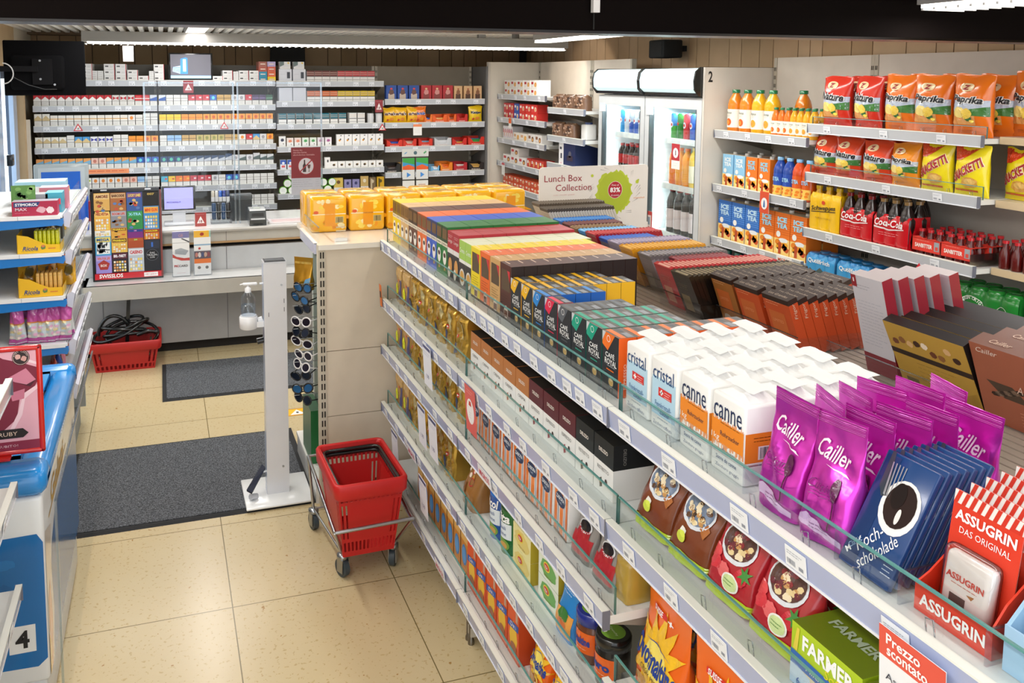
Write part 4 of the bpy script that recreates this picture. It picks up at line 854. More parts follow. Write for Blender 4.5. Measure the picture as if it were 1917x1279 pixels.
def gold(a, w, h):
    a.rect(0, h*.52, w, h*.6, '2a1a12p', 1); R = random.Random(3)
    for q in range(9): a.blob(w*(.1+.095*q), h*(.68+.16*R.random()), .011, .01, ('6b3a22p', '8a5a30p', 'd9b07ap', '3a1c10p', 'efe0c8p')[q % 5], 1, seed=q)
    a.lines(w*.3, h*.45, w*.8, 5, .012, '8a6f30p', 1); a.rect(w*.08, h*.08, w*.24, h*.16, '6a5a34p', 1)
b = MB(); b.box(0, .03, -.222, 0, 0, .185, 'b8923ap', pz='1d1413p', ny='171110p', py='171110p', px='1d1413p'); gold(plane(b, (0, 0, 0), (0, -1, 0), (0, 0, 1)), .222, .185); k = kit('praline_box', 'chocolate box', b)
for i in range(5): spawn(k, (1.735+i*.07, 1.608+.012*i, 1.2015), lean(.45), 'black and gold praline box leaning, %s from the magenta bags' % nth(i), 'black and gold praline boxes')
def brn(a, w, h): a.poly([(w*.12, h*.56), (w*.42, h*.56), (w*.6, h*.38), (w*.3, h*.38)], '4a3a2cp', 1); [a.blob(w*(.2+.05*q), h*(.4+.02*(q % 7)), .012, .006, ('2b1c14p', '7a6450p')[q % 2], 2, seed=q) for q in range(7)]; a.text('Atelier', w*.62, h*.56, .018, 'e0c0a8p', w=w*.3, shear=.3); a.text('Cailler', w*.2, h*.93, .012, 'e8d8c8p', w=w*.25, shear=.3); a.lines(w*.45, h*.25, w*.9, 6, .008, 'd0987ap', 1); a.ell(w*.6, h*.35, .014, .012, '5a3022p', 1)
b = MB(); b.box(0, .045, -.2, 0, 0, .195, '9d5a40p', pz='6a4030p', ny='8a4c38p', py='8a4c38p', px='6a4030p'); brn(plane(b, (0, 0, 0), (0, -1, 0), (0, 0, 1)), .2, .195); plane(b, (0, 0, .195), (1, 0, 0), (0, 1, 0)).text('Cailler', .022, -.06, .014, 'c9a890p', rot=pi/2*3, w=.05, shear=.3); k = kit('chocolate_box', 'chocolate box', b)
for i in range(4): spawn(k, (1.728+i*.084, 1.378+.012*i, 1.2015), lean(.36), 'brown chocolate box leaning beside the praline boxes, %s from the magenta bags' % nth(i), 'brown chocolate boxes')
# clear trays that hold the stacks
for i, (y0, y1, x) in enumerate(((3.63, 2.87, 1.655), (2.865, 2.46, 1.64), (2.445, 2.22, 1.58), (2.21, 1.85, 1.63), (1.81, 1.39, 1.69))):
    b = MB(); b.box(-.002, .0, y1, y0, 0, .055, PLEX); b.box(-.0025, .0005, y1, y0, .053, .055, glass('acrylic_edge', (.8, .9, .97), .6, .2))
    for y in (y0, y1): b.box(0, .5, y-.001, y+.001, 0, .05, PLEX)
    tag(obj('bar_tray', b, loc=(x-.012, 0, 1.2013)), 'clear tray edge holding the chocolate stacks, %s from the display board' % nth(i), 'tray', 'clear trays under the chocolate bars')
# lunch box display board
t = thing('display_stand', 'white display stand with a green splashed header board', 'display stand', (2.148, 4.0, 0))
b = MB(); b.box(-.3, .34, .02, .3, 0, 1.18, 'e2ddd6p'); obj('stand_body', b, t)
b = MB(); pts = [(-.315, 1.15), (.32, 1.15)]
for cx, sx in ((.30, 0), (-.295, pi/2)): pts += [(cx+.02*cos(sx+pi/2*q/4), 1.477+.02*sin(sx+pi/2*q/4)) for q in range(5)]
b.prism([(p[1], p[0]) for p in pts][::-1], 1, 0, .006, 'eae5dep'); a = front(b, 0); A2 = a
a.blob(.118, 1.355, .115, .125, 'b9c934p', 1, 60, .16, 5); a.blob(.118, 1.355, .1, .112, 'aebf2ep', 2, 40, .1, 8)
R = random.Random(11)
for q in range(26):
    an = R.uniform(0, 6.28); r0 = R.uniform(.11, .13); a.poly([(.118+r0*cos(an), 1.355+(r0+.01)*sin(an)), (.118+(r0+.03)*cos(an+.2), 1.355+(r0+.035)*sin(an+.2)), (.118+(r0+.028)*cos(an+.21), 1.355+(r0+.033)*sin(an+.23))], 'b9b4aep', 1)
for u, v, r in ((-.013, 1.445, .008), (.255, 1.405, .01), (.262, 1.415, .005)): a.ell(u, v, r, r, 'b9c934p', 2)
a.ell(.123, 1.366, .043, .046, 'f6e8e2p', 3); a.ell(.123, 1.366, .041, .044, 'b11f30p', 4); a.text('Fino al', .123, 1.392, .01, 'f6eef0p', 6, w=.04); a.text('83%', .123, 1.366, .026, 'ffffffp', 6, w=.06, bold=.03); a.text('di sconto', .123, 1.338, .01, 'f6eef0p', 6, w=.046)
a.text('Lunch Box', -.287, 1.437, .034, '9c2b36p', w=.215, al='l'); a.text('Collection', -.222, 1.388, .034, '9c2b36p', w=.205, al='l'); a.text('con i nostri punti', -.235, 1.35, .01, 'd9a8a4p', w=.12, al='l'); a.text('mysalad', .268, 1.318, .012, 'e59a5ap', w=.075)
obj('header_board', b, t)
# ============================================================ drinks shelves on the right
XR = 3.15
shelf_unit('drinks_shelf', 'white wall shelves with juices and iced tea beside the fridges', (XR, 4.385, 0), NEG, .78, .45, [1.65, 1.325, 1.005, .68], 2.08, 'd3ccc1', 'grey', 0, 'dcdcd8', 4, .1, 6)
shelf_unit('drinks_shelf', 'white wall shelves with crisps, cola packs and beer', (XR, 3.605, 0), NEG, .99, .45, [1.725, 1.475, 1.187, .905], 2.08, 'cfc8bd', 'grey', [.035, .04, .0, .0], 'dcdcd8', 3, .1, 7, brackets=False)
t = thing('drinks_shelf', 'plain edged wall shelves at the edge of the picture, next to the crisps', 'shelving unit', (3.24, 2.61, 0), NEG)
b = MB(); b.box(.002, 1.3, .33, .36, .1, 2.085, 'cfc8bdm'); obj('back_panel', b, t)
for z in (1.72, 1.46, 1.18, .89): b = MB(); b.box(.002, 1.3, 0, .33, z-.03, z, 'd9cdb8p', ny='cbb591p'); obj('shelf', b, t)
for x in (.015, 1.28): b = MB(); b.box(x-.012, x+.012, .325, .364, 0, 2.085, 'b9b2a3m'); b.box(x-.012, x+.012, .05, .34, 0, .05, 'b9b2a3m'); obj('upright', b, t)
b = MB(); b.box(3.08, 3.6, 4.392, 4.406, 0, 2.02, 'dcd5cap'); b.box(3.078, 3.082, 4.39, 4.407, 0, 2.02, 'cfc9c0p'); front(b, 4.392).text('2', 3.118, 1.965, .065, '1a1a1ap', w=.03, bold=.02)
tag(obj('end_panel', b), 'beige end panel with a black 2 between fridge and drinks', 'panel')
def bottle(r, h, col, capc, lab, artf=None, name='juice_bottle', cat='bottle', neck=.3, labz=(.12, .55)):
    b = MB(); rn = r*.42; zs = h*(1-neck)
    b.lathe([(r*.8, 0), (r, h*.03), (r, h*.3), (r*.96, h*.45), (r, h*.6), (r, zs), (r*.82, zs+h*neck*.35), (rn, zs+h*neck*.75), (rn, h*.965)], col, n=16)
    c = MB(); c.lathe([(rn*1.2, h*.93), (rn*1.2, h), (rn*1.1, h+.002)], capc, n=14)
    ps = [('cap', c)]
    if lab:
        l = MB(); l.lathe([(r+.0008, h*labz[0]), (r+.0008, h*labz[1])], lab, n=20, cap=False)
        if artf: artf(cylart(l, r+.001, .008), h)
        ps.append(('label', l))
    return kit(name, cat, b, *ps)
def juice(fr):
    def f(a, h): a.text('Anna', 0, h*.47, h*.06, '3a4a3ap', w=h*.16, shear=.2); a.lines(-h*.06, h*.41, h*.06, 2, h*.03, '9a9a90p'); a.ell(h*.0, h*.25, h*.075, h*.085, fr, 2); a.ell(-h*.02, h*.24, h*.045, h*.05, 'f3a03cp', 3); a.ell(-h*.02, h*.24, h*.01, h*.012, 'b8541ap', 4)
    return f
kj = {n: bottle(.045, .25, c, '1d7a4ag', 'f0ece0p', juice(f), neck=.34) for n, c, f in (('orange', 'e8861cg', 'e2601ap'), ('yellow', 'f0b41cg', 'f0a030p'))}
kjs = {n: bottle(.0236, .158, c, '1d7a4ag', 'f0ece0p', juice(f), neck=.36) for n, c, f in (('orange', 'e2761cg', 'e2601ap'), ('yellow', 'e8a81cg', 'f0a030p'))}
z = 1.637
for i in range(4):
    nm = ('orange', 'orange', 'yellow', 'yellow')[i]; spawn(kj[nm], (3.235, 4.30-i*.1085, z), NEG, 'large %s juice bottle with green cap, %s from the panel' % (nm, nth(i)), 'large juice bottles')
spawn(kj['orange'], (3.36, 3.88, z), NEG, 'large orange juice bottle standing behind the small ones', None)
for i in range(7):
    nm = ('orange', 'orange', 'orange', 'yellow', 'yellow', 'yellow', 'yellow')[i]; spawn(kjs[nm], (3.215, 3.92-i*.0485, z), NEG, 'small %s juice bottle with green cap, %s from the large bottles' % (nm, nth(i)), 'small juice bottles')
    if i < 6: spawn(kjs[nm], (3.29, 3.9-i*.0485, z), NEG, 'small %s juice bottle in the second row, %s from the large bottles' % (nm, nth(i)), 'small juice bottles in the second row')
def icetea(w, d, h, col, c2, word, big):
    b = carton(w, d, h, col, 'c9b8a0p'); a = front(b)
    if big:
        for q in range(9): a.rect(-w/2, h*(.5+.05*q), w/2, h*(.515+.05*q), c2)
    a.rect(-w/2, 0, w/2, h*.4, 'f6d27ap', 1)
    for q in range(7): a.blob(random.Random(q).uniform(-w*.35, w*.35), h*random.Random(q+5).uniform(.06, .38), w*.2, h*.07, ('f2a41cp', 'e8841ap', 'c8501ap', 'fbe6a0p')[q % 4], 2, seed=q)
    a.rect(-w*.2, h*.05, -w*.02, h*.32, 'b8481ap', 3); a.blob(w*.1, h*.37, w*.36, h*.06, 'e9eef0p', 2)
    a.text('ICE', 0, h*.84, h*.12, word, w=w*.62, bold=.05); a.text('TEA', .0, h*.7, h*.12, word, w=w*.7, bold=.05); a.ell(-w*.22, h*.5, w*.14, w*.14, 'f2f2eep', 4)
    c = MB(); c.lathe([(.013, h), (.013, h+.014)], 'e6e6e4g', (w*.1, d*.5), 12); return kit('iced_tea_carton', 'drink carton', b, ('cap', c))
z = 1.312
for i in range(4):
    k = icetea(.096, .09, .195, *(('8fc6e8p', '6fb0dcp', 'eaf4fap', 0) if i < 2 else ('ee7a1cp', 'd8641ap', '8fd0eap', 0)))
    for r in range(2): spawn(k, (3.19+r*.1, 4.295-i*.108, z), NEG, '%s iced tea carton on the middle shelf, %s from the panel, %s' % (('pale blue', 'orange')[i//2], nth(i), ('front row', 'row behind')[r]), 'iced tea cartons on the middle shelf')
def itl(a, h): a.rect(-.04, h*.06, .04, h*.3, 'f6c65ap', 2); [a.blob(random.Random(q).uniform(-.025, .025), h*random.Random(q+3).uniform(.09, .28), .012, h*.04, ('e8841ap', 'c8501ap')[q % 2], 3, seed=q) for q in range(5)]; a.text('ICE TEA', 0, h*.46, h*.1, '9fd4f0p', 3, w=.05, bold=.05)
for i in range(4):
    c, l = (('2348a0g', '2a52b4g'), ('d8501cg', 'e0601cg'))[i//2]
    spawn(bottle(.036, .215, c, '7fb4dcg', l, itl, 'iced_tea_bottle', labz=(.04, .6)), (3.21, 3.86-i*.074, z), NEG, '%s iced tea bottle, %s from the orange cartons' % (('blue', 'orange')[i//2], nth(i)), 'iced tea bottles')
z = .992
for i in range(6):
    k = icetea(.12, .1, .238, *(('2a6ac0p', '5b94dcp', 'bfe0f6p', 1) if i < 3 else ('ee7a1cp', 'd8601ap', '9fd8f0p', 1)))
    for r in range(2): spawn(k, (3.185+r*.11, 4.30-i*.125, z), NEG, 'big %s iced tea carton on the lower shelf, %s from the panel, %s' % (('blue striped', 'orange striped')[i//3], nth(i), ('front row', 'row behind')[r]), 'big iced tea cartons on the lower shelf')
kw = bottle(.042, .26, '1f3a6ag', '1f6a5ag', '2a4a8ag', None, 'water_bottle')
for i in range(8):
    for r in range(2): spawn(kw, (3.22+r*.1, 4.3-i*.092, .667), NEG, 'dark blue water bottle below the iced tea, %s from the panel in the %s row' % (nth(i), ('front', 'back')[r]), 'dark blue water bottles')
# crisps
def chips(col, word, z_, seed, w=.19, h=.255):
    b = MB(); P = bag(b, w, h, .085, col, 'pillow', seed, .004, 12, 18)
    P.rect(-w*.49, h*.36, w*.49, h*.6, 'b9c4d6g', 1); P.poly([(-w*.1, h*.36), (w*.49, h*.34), (w*.49, h*.5), (w*.1, h*.46)], '3f7a3ag', 2); P.rect(-w*.49, h*.2, w*.2, h*.37, 'd99a5ag', 1)
    P.blob(-w*.22, h*.4, w*.22, h*.1, 'f0d880g', 3, seed=2); P.blob(.0, h*.38, w*.16, h*.1, 'eac850g', 4, seed=3); P.blob(w*.04, h*.3, w*.1, h*.05, '2f6a34g', 3, seed=4); P.blob(w*.12, h*.26, w*.08, h*.03, 'f0d850g', 5, seed=6)
    P.text(word, -w*.02, h*.6, h*.16, 'f4f4f2p', 5, w=w*.86, bold=.12, shear=.2, rot=-.08); P.text(word, -w*.02, h*.6, h*.15, '14171cp', 7, w=w*.82, bold=.03, shear=.2, rot=-.08)
    P.ell(-w*.08, h*.82, w*.2, h*.075, 'f3d9a8g', 2); P.text('Z', -w*.08, h*.82, h*.09, '9c2030p', 4, w=w*.2, bold=.05, shear=.2); P.lines(-w*.3, h*.1, w*.1, 2, h*.03, '6b2a18p', 3)
    return kit('crisp_bag', 'crisps', b)
kc1 = [chips('cf2f1cg', 'Nature', 0, 1), chips('ea7416g', 'Paprika', 0, 2)]
z = 1.712
for i, (y, kk_) in enumerate(((3.49, 0), (3.295, 0), (3.10, 1), (2.92, 1), (2.73, 1))):
    for r in range(2): spawn(kc1[kk_], (3.195+r*.11, y-.03*r, z), NEG+random.uniform(-.12, .12), '%s crisp bag on the top shelf, %s from the juices, %s' % (('red', 'orange')[kk_], nth(i), ('front row', 'row behind')[r]), 'crisp bags on the top shelf')
for i in range(3): spawn(kc1[1], (3.29+.09*i, 2.545-.02*i, 1.7215), NEG-.12, 'orange crisp bag on the plain shelf beside the top row, %s from the row' % nth(i), 'orange crisp bags on the plain shelf')
kc2 = [chips('d8421cg', 'Nature', 0, 4, .165, .2), chips('f0921cg', 'Paprika', 0, 5, .165, .2)]
z = 1.462
for i, (y, kk_) in enumerate(((3.545, 0), (3.39, 0), (3.21, 0), (3.055, 1))):
    for r in range(2): spawn(kc2[kk_], (3.195+r*.1, y-.03*r, z), NEG+random.uniform(-.15, .15), 'smaller %s crisp bag on the second shelf, %s from the juices, %s' % (('red', 'orange')[kk_], nth(i), ('front row', 'row behind')[r]), 'smaller crisp bags on the second shelf')
def snack():
    b = MB(); w, h = .165, .212; P = bag(b, w, h, .075, 'f0dc1cg', 'pillow', 9, .004, 12, 16); P.poly([(-w*.49, h*.7), (-w*.49, h*.97), (w*.3, h*.97), (-w*.2, h*.72)], 'd8421cg', 1); P.text('ZWEIFEL', -w*.15, h*.87, h*.07, 'e86a4ap', 3, w=w*.5, rot=.3)
    P.text('SNACKETTI', -w*.02, h*.53, h*.2, 'f6e6c8p', 2, w=w*1.0, bold=.09, rot=.5, shear=.1); P.text('SNACKETTI', -w*.02, h*.53, h*.19, 'a51f24p', 4, w=w*.97, bold=.04, rot=.5, shear=.1); P.blob(w*.08, h*.28, w*.3, h*.13, 'd9a04ag', 1); P.blob(w*.1, h*.3, w*.2, h*.07, 'e8bc6ag', 2, seed=3); P.rect(-w*.4, h*.1, w*.3, h*.14, 'c8561cg', 2); return kit('peanut_snack_bag', 'crisps', b)
ks_ = snack()
for i, y in enumerate((2.885, 2.715)): spawn(ks_, (3.196, y, z), NEG, 'bright yellow snack bag on the second shelf, %s from the orange bag' % nth(i), 'yellow snack bags')
for i in range(4): spawn(ks_, (3.275+.085*i, 2.555-.02*i, 1.4615), NEG-.1, 'bright yellow snack bag on the plain shelf beside the second row, %s from the row' % nth(i), 'yellow snack bags on the plain shelf')
# soft drink packs
def sixpack(name, label, loc, bot, nx, ny, pitch, wrap, artf, h0, h1):
    t = thing(name, label, 'bottle pack', loc, NEG); bb, cc, ll = bot
    for i in range(nx):
        for j in range(ny):
            o = obj('bottle', bb, t, ((i-(nx-1)/2)*pitch, pitch/2+j*pitch, 0)); obj('cap', cc, o)
    b = MB(); r = pitch/2+.0015; W_, D_ = (nx-1)*pitch/2, (ny-1)*pitch
    out = []; LB = lobed(b, nx, pitch, D_+pitch, h0, h1, wrap)
    for cx, cy, a0 in () and ((W_, pitch/2, -pi/2), (W_, pitch/2+D_, 0), (-W_, pitch/2+D_, pi/2), (-W_, pitch/2, pi)): out += [(cx+r*cos(a0+pi/2*q/5), cy+r*sin(a0+pi/2*q/5)) for q in range(6)]
    n = len(out); n and b.add([(x, y, z_) for z_ in (h0, h1) for x, y in out], [(i, (i+1) % n, n+(i+1) % n, n+i) for i in range(n)], wrap, True)
    # lumpy front so the bottles show through the film
    artf(LB, nx*pitch, h1); obj('film_wrap', b, t); return t
def bmesh_bottle(r, h, col, capc):
    b = MB(); b.lathe([(r*.7, 0), (r*.96, .012), (r, h*.2), (r*.93, h*.35), (r, h*.5), (r, h*.62), (r*.75, h*.78), (r*.4, h*.9), (r*.4, h*.97)], col, n=14)
    c = MB(); c.lathe([(r*.48, h*.93), (r*.48, h)], capc, n=12); return b.mesh('bottle'), c.mesh('cap'), None
z = 1.174
def aS(a, w, h): a.text('Schweppes', 0, .125, .03, '2a2418p', w=w*.8, bold=.02, shear=.2, rot=.1); a.poly([(-w*.4, .1), (w*.4, .115), (w*.4, .119), (-w*.4, .104)], '2a2418p', 3); a.ell(.0, .155, .012, .01, 'd8441cp', 2); a.text('INDIAN TONIC', 0, .075, .008, 'a87a14p', w=w*.5)
def aC(a, w, h): a.text('Coca-Cola', -.005, .118, .034, 'f6f2f2p', w=w*.8, bold=.02, shear=.25); a.poly([(-w*.45, .098), (0, .09), (w*.4, .1), (w*.4, .096), (0, .084), (-w*.45, .09)], 'e9dcdcp', 2); a.lines(-w*.3, .07, w*.3, 2, .01, 'f0c0c0p'); a.text('original taste', 0, .147, .007, 'f6d8d8p', w=w*.3)
yb = bmesh_bottle(.034, .235, 'f2b81cg', 'e9c018g'); cb = bmesh_bottle(.034, .225, '2a1512g', '8a1418g'); cz = bmesh_bottle(.034, .225, '1d1210g', '9a7a4ag')
sixpack('tonic_six_pack', 'yellow wrapped pack of tonic bottles on the third shelf', (3.17, 3.487, z), yb, 3, 2, .069, 'eebc16g', aS, .003, .2)
sixpack('cola_six_pack', 'red wrapped cola six pack beside the yellow tonic pack', (3.17, 3.278, z), cb, 3, 2, .067, 'c5141fg', aC, .003, .155)
sixpack('cola_six_pack', 'red wrapped cola six pack, the one with black bottle shoulders', (3.17, 3.07, z), cz, 3, 2, .067, 'c5141fg', aC, .003, .155)
kcl = dict(name='cola_bottle', cat='bottle')
kcl['root'] = cz[0]; kcl['parts'] = [('cap', cz[1], [])]
for i in range(9): spawn(kcl, (3.34+(i % 2)*.075, 3.4-(i//2)*.085-.03*(i % 2), z), NEG, 'dark cola bottle standing behind the red six packs, %s from the tonic' % nth(i), 'dark cola bottles behind the six packs')
# little red bottles in carriers
sb = MB(); sb.lathe([(.02, 0), (.022, .004), (.022, .06), (.012, .085), (.01, .11)], '5a1210g', n=12); sb = sb.mesh('bottle'); sc = MB(); sc.lathe([(.0125, .104), (.0125, .116)], 'c42a30g', n=12); sc = sc.mesh('cap')
def carrier(label, y, x, z=z):
    t = thing('aperitif_carrier', label, 'bottle pack', (x, y, z), NEG, 'red bottle carriers')
    for i in range(3):
        for j in range(2): o = obj('bottle', sb, t, ((i-1)*.047, .026+j*.047, 0)); obj('cap', sc, o)
    b = MB()
    for y0, s in ((0, -1), (.0985, 1)):
        b.prism([(.02, -.072), (.02, .072), (.075, .072), (.082, .04), (.075, -.0), (.086, -.04), (.08, -.072)][::-1] if s < 0 else [(.02, -.072), (.02, .072), (.075, .072), (.075, -.072)][::-1], 1, y0, y0+.001, 'dd3a2cp')
        for i in range(3): b.rect if 0 else None
    b.box(-.072, .072, 0, .0995, .074, .0755, 'dd3a2cp'); a = front(b, 0); a.text('SANBITTER', -.012, .045, .018, 'f6efe6p', w=.09, bold=.03); a.rect(.042, .03, .068, .07, '9aa2a8p'); a.rect(.048, .034, .062, .05, 'd84a3ap', 2); a.lines(-.05, .066, .02, 1, .004, 'f0b0a0p'); obj('carton_sleeve', b, t)
carrier('red carrier of little aperitif bottles next to the cola', 2.885, 3.19); carrier('second red carrier of little aperitif bottles, farther from the cola', 2.735, 3.19)
carrier('red bottle carrier behind, on the side of the cola', 2.885, 3.31); carrier('red bottle carrier behind, at the open end of the shelf', 2.735, 3.31)
ksb = dict(name='aperitif_bottle', cat='bottle', root=sb, parts=[('cap', sc, [])])
for i in range(14): spawn(ksb, (3.265+(i % 3)*.05, 2.57-(i//3)*.052, 1.1815), NEG, 'little dark red bottle on the plain shelf beside carriers, %s' % ('%s in the %s row' % (nth(i//3), nth(i % 3))), 'little dark red bottles')
b = MB(); b.prism([(0, 0), (.4, 0), (.4, .03), (0, .06)], 0, -.001, .001, FILM) if 0 else b.box(-.001, .001, 0, .3, 0, .05, FROST); tag(obj('shelf_divider', b, loc=(3.16, 2.64, 1.18), rz=NEG), 'clear end divider beside the aperitif carriers', 'divider')
# beer
def bluebeer(label, y):
    t = thing('beer_six_pack', label, 'can pack', (3.174, y, .8925), NEG, 'blue beer packs')
    cb_ = MB(); cb_.lathe([(.026, 0), (.033, .006), (.033, .155), (.026, .166)], '2f86c4g', n=14); cm_ = cb_.mesh('can')
    for i in range(3):
        for j in range(2): obj('can', cm_, t, ((i-1)*.066, .035+j*.066, 0))
    b = MB(); a = lobed(b, 3, .066, .135, .001, .16, '3f9ad2g'); a.poly([(-.095, .05), (-.06, .09), (-.03, .07), (.01, .1), (.05, .065), (.095, .085), (.095, .03), (-.095, .03)], '4a5a58g'); a.rect(-.095, .004, .095, .045, '4f7a3ag', 2); a.blob(-.02, .03, .04, .02, '6a9a4ag', 3); a.rect(.03, .02, .05, .07, 'e8a830g', 3); a.rect(.0, .03, .014, .06, '2f78b0g', 3); a.text('Quöllfrisch', .0, .128, .026, 'f4f6f2p', w=.15, bold=.02); obj('film_wrap', b, t)
bluebeer('blue beer pack with a mountain picture, next to the iced tea', 3.505); bluebeer('blue beer pack with a mountain picture, in the middle of three', 3.29); bluebeer('blue beer pack with a mountain picture, next to the grey boxes', 3.075)
def greenbeer(label, y, x, full):
    t = thing('beer_can_pack', label, 'can pack', (x, y, .8925), NEG, 'green beer packs')
    cb_ = MB(); cb_.lathe([(.03, 0), (.037, .006), (.037, .172), (.031, .186), (.029, .186), (.029, .183)], '1f7a2cg', n=16)
    cm_ = cb_.mesh('can')
    for i in range(4):
        for j in range(2): obj('can', cm_, t, ((i-1.5)*.078, .041+j*.078, 0))
    b = MB(); a = lobed(b, 4, .08, .16, .001, .172, '1f7d2eg')
    a.ring(-.045, .075, .07, .07, .003, 'dfe9d8p', 2); a.star(-.045, .085, .03, 'f4f4f0p', 3); a.star(-.045, .085, .026, 'd8242ap', 4)
    for i, ch in enumerate('HEINEKEN ORIGINAL'):
        an = pi*.98-i*pi*.97/16; a.text(ch, -.045+.056*cos(an), .08+.056*sin(an), .013, 'eef4eap', 3, rot=an-pi/2, bold=.02) if ch != ' ' else None
    a.text('Heineken', -.045, .028, .024, 'f4f6f2p', 3, w=.11, bold=.04)
    a.ell(.095, .07, .034, .06, '145a20g', 2); a.ring(.095, .07, .034, .06, .002, 'cfdcc8p', 3); a.star(.095, .085, .022, 'd8242ap', 4); a.text('Hel', .095, .03, .022, 'f4f6f2p', 4, bold=.04); obj('film_wrap', b, t)
greenbeer('green beer can pack with a red star on the lowest shelf', 2.655, 3.252, 1)
greenbeer('green beer can pack with a red star, on the plain shelf', 2.32, 3.27, 1)
def sign(name, label, loc, rz, w, h, artf, cat='sign', col='f0efecp'):
    b = MB(); b.box(-w/2, w/2, -.0015, 0, -h, 0, col); artf(front(b, -.0015), w, h); return tag(obj(name, b, loc=loc, rz=rz), label, cat)
def bottleart(a, w, h): a.rect(-w/2, -h, w/2, 0, 'd8502cp'); a.ell(0, -h*.55, w*.34, h*.27, 'f2f0eep', 2); a.poly([(-.008, -h*.72), (.008, -h*.72), (.006, -h*.52), (.003, -h*.4), (-.003, -h*.4), (-.006, -h*.52)], '3f7ab8p', 3)
sign('hanging_sign', 'orange sign with a blue bottle hanging over the big iced tea cartons', (XR-.006, 3.9, 1.335), NEG, .075, .12, bottleart)
def tri18(a, w, h, t_='18'): a.poly([(-w*.5, -h), (w*.5, -h), (0, 0)], 'd02a34p', 2); a.poly([(-w*.34, -h*.9), (w*.34, -h*.9), (0, -h*.24)], 'f2f0eep', 3); a.text(t_, 0, -h*.68, h*.28, '3a3a3ap', 5, bold=.02)
def triangle(name, label, loc, rz, w, h):
    b = MB(); b.prism([(0, 0), (-h, w/2), (-h, -w/2)], 1, -.0015, 0, 'd02a34p'); tri18(front(b, -.0015), w, h); return tag(obj(name, b, loc=loc, rz=rz), label, 'sign')
triangle('age_sign', 'red edged triangular age sign on the rail above the green beer', (XR-.008, 2.87, 1.15), NEG, .11, .085)
b = MB(); b.box(-.06, .06, -.0012, 0, -.02, .02, 'f0efecp'); front(b, -.0012).text('MIGROS', 0, 0, .018, 'd8622cp', w=.09, bold=.015); tag(obj('rail_label', b, loc=(XR-.003, 3.73, .985), rz=NEG), 'white label with orange lettering on the rail below the iced tea', 'label')
# ============================================================ glass door fridges
def fridge(label, y0):
    t = thing('drinks_fridge', label, 'fridge', (3.08, y0, 0), NEG, 'glass door fridges'); w, d = .64, .52
    b = MB(); b.box(.002, .03, .04, d, .06, 1.84, 'c9cccep'); b.box(w-.03, w-.002, .04, d, .06, 1.84, 'b9bcbep'); b.box(.03, w-.03, d-.03, d, .06, 1.84, 'dfe6e6g'); b.box(.03, w-.03, .04, d, .06, .3, 'd0d3d4p'); b.box(.03, w-.03, .04, d, 1.80, 1.84, 'd8dcdcp'); b.box(.02, w-.02, .06, d-.02, 0, .06, '2a2a2am'); b.box(.0305, .034, .06, d-.03, .3, 1.8, 'e6eceeg'); b.box(w-.034, w-.0305, .06, d-.03, .3, 1.8, 'e6eceeg'); obj('cabinet', b, t)
    b = MB()
    for x in (.004, w-.055): b.box(x, x+.051, 0, .035, .3, 1.835, 'c6cacdp')
    b.box(.055, w-.055, 0, .035, .3, .36, 'c6cacdp'); b.box(.055, w-.055, 0, .035, 1.765, 1.835, 'c6cacdp'); b.box(.055, .06, -.001, .036, .36, 1.765, '3a3f42p'); b.box(w-.06, w-.055, -.001, .036, .36, 1.765, '3a3f42p')
    dr = obj('door', b, t); b = MB(); b.box(.06, w-.06, .012, .018, .36, 1.765, GLASS); obj('door_glass', b, dr); b = MB(); b.box(.035, .05, -.03, 0, .9, 1.2, '6a6e70s'); obj('door_handle', b, dr)
    b = MB(); b.prism([(-.02, 1.865), (-.05, 1.89), (-.055, 1.94), (-.045, 1.99), (-.015, 2.015), (.1, 2.015), (.1, 1.865)], 0, .014, w-.014, emit('d3ecf2', 1.0)); 
    c = MB()
    for x in (0, w-.014): c.prism([(-.022, 1.845), (-.055, 1.885), (-.06, 1.94), (-.05, 1.995), (-.018, 2.022), (d, 2.022), (d, 1.845)], 0, x+.0005, x+.0135, '141516g')
    c.box(.014, w-.014, -.02, d, 1.845, 1.866, '141516g'); c.box(.014, w-.014, .1, d, 1.866, 2.02, '141516g'); o = obj('light_canopy', c, t); obj('lit_panel', b, o)
    b = MB(); b.box(.06, w-.06, .05, .08, 1.772, 1.79, emit('e6fbff', 6)); obj('inner_lamp', b, t); area('fridge_light', (w/2, .1, 1.768), (w-.14, .04), 9, (.88, 1, 1), (-.25, 0, 0), t)
    for x in (.075, w-.075):
        b = MB(); b.box(x-.008, x+.008, .037, .05, .4, 1.72, emit('e6fbff', 3)); obj('inner_lamp', b, t); area('fridge_side_light', (x, .054, 1.06), (.02, 1.3), 4, (.9, 1, 1), (pi/2, 0, 0), t)  # side strips added to brighten the fridge interior
    for z in (1.565, 1.265, .945, .6):
        b = MB(); b.box(.036, w-.036, .07, d-.032, z-.018, z, 'e9efefg'); b.box(.036, w-.036, .064, .07, z-.032, z+.006, 'f0f4f4g')
        for q in range(7): b.box(.07+q*.075, .1+q*.075, .0625, .064, z-.026, z-.004, 'dfe3e8p')
        obj('rack_shelf', b, t)
    return t
fridge('glass door fridge next to the biscuits, with slim cans and cola inside', 5.692); fridge('glass door fridge next to the beige panel, with juices inside', 5.05)
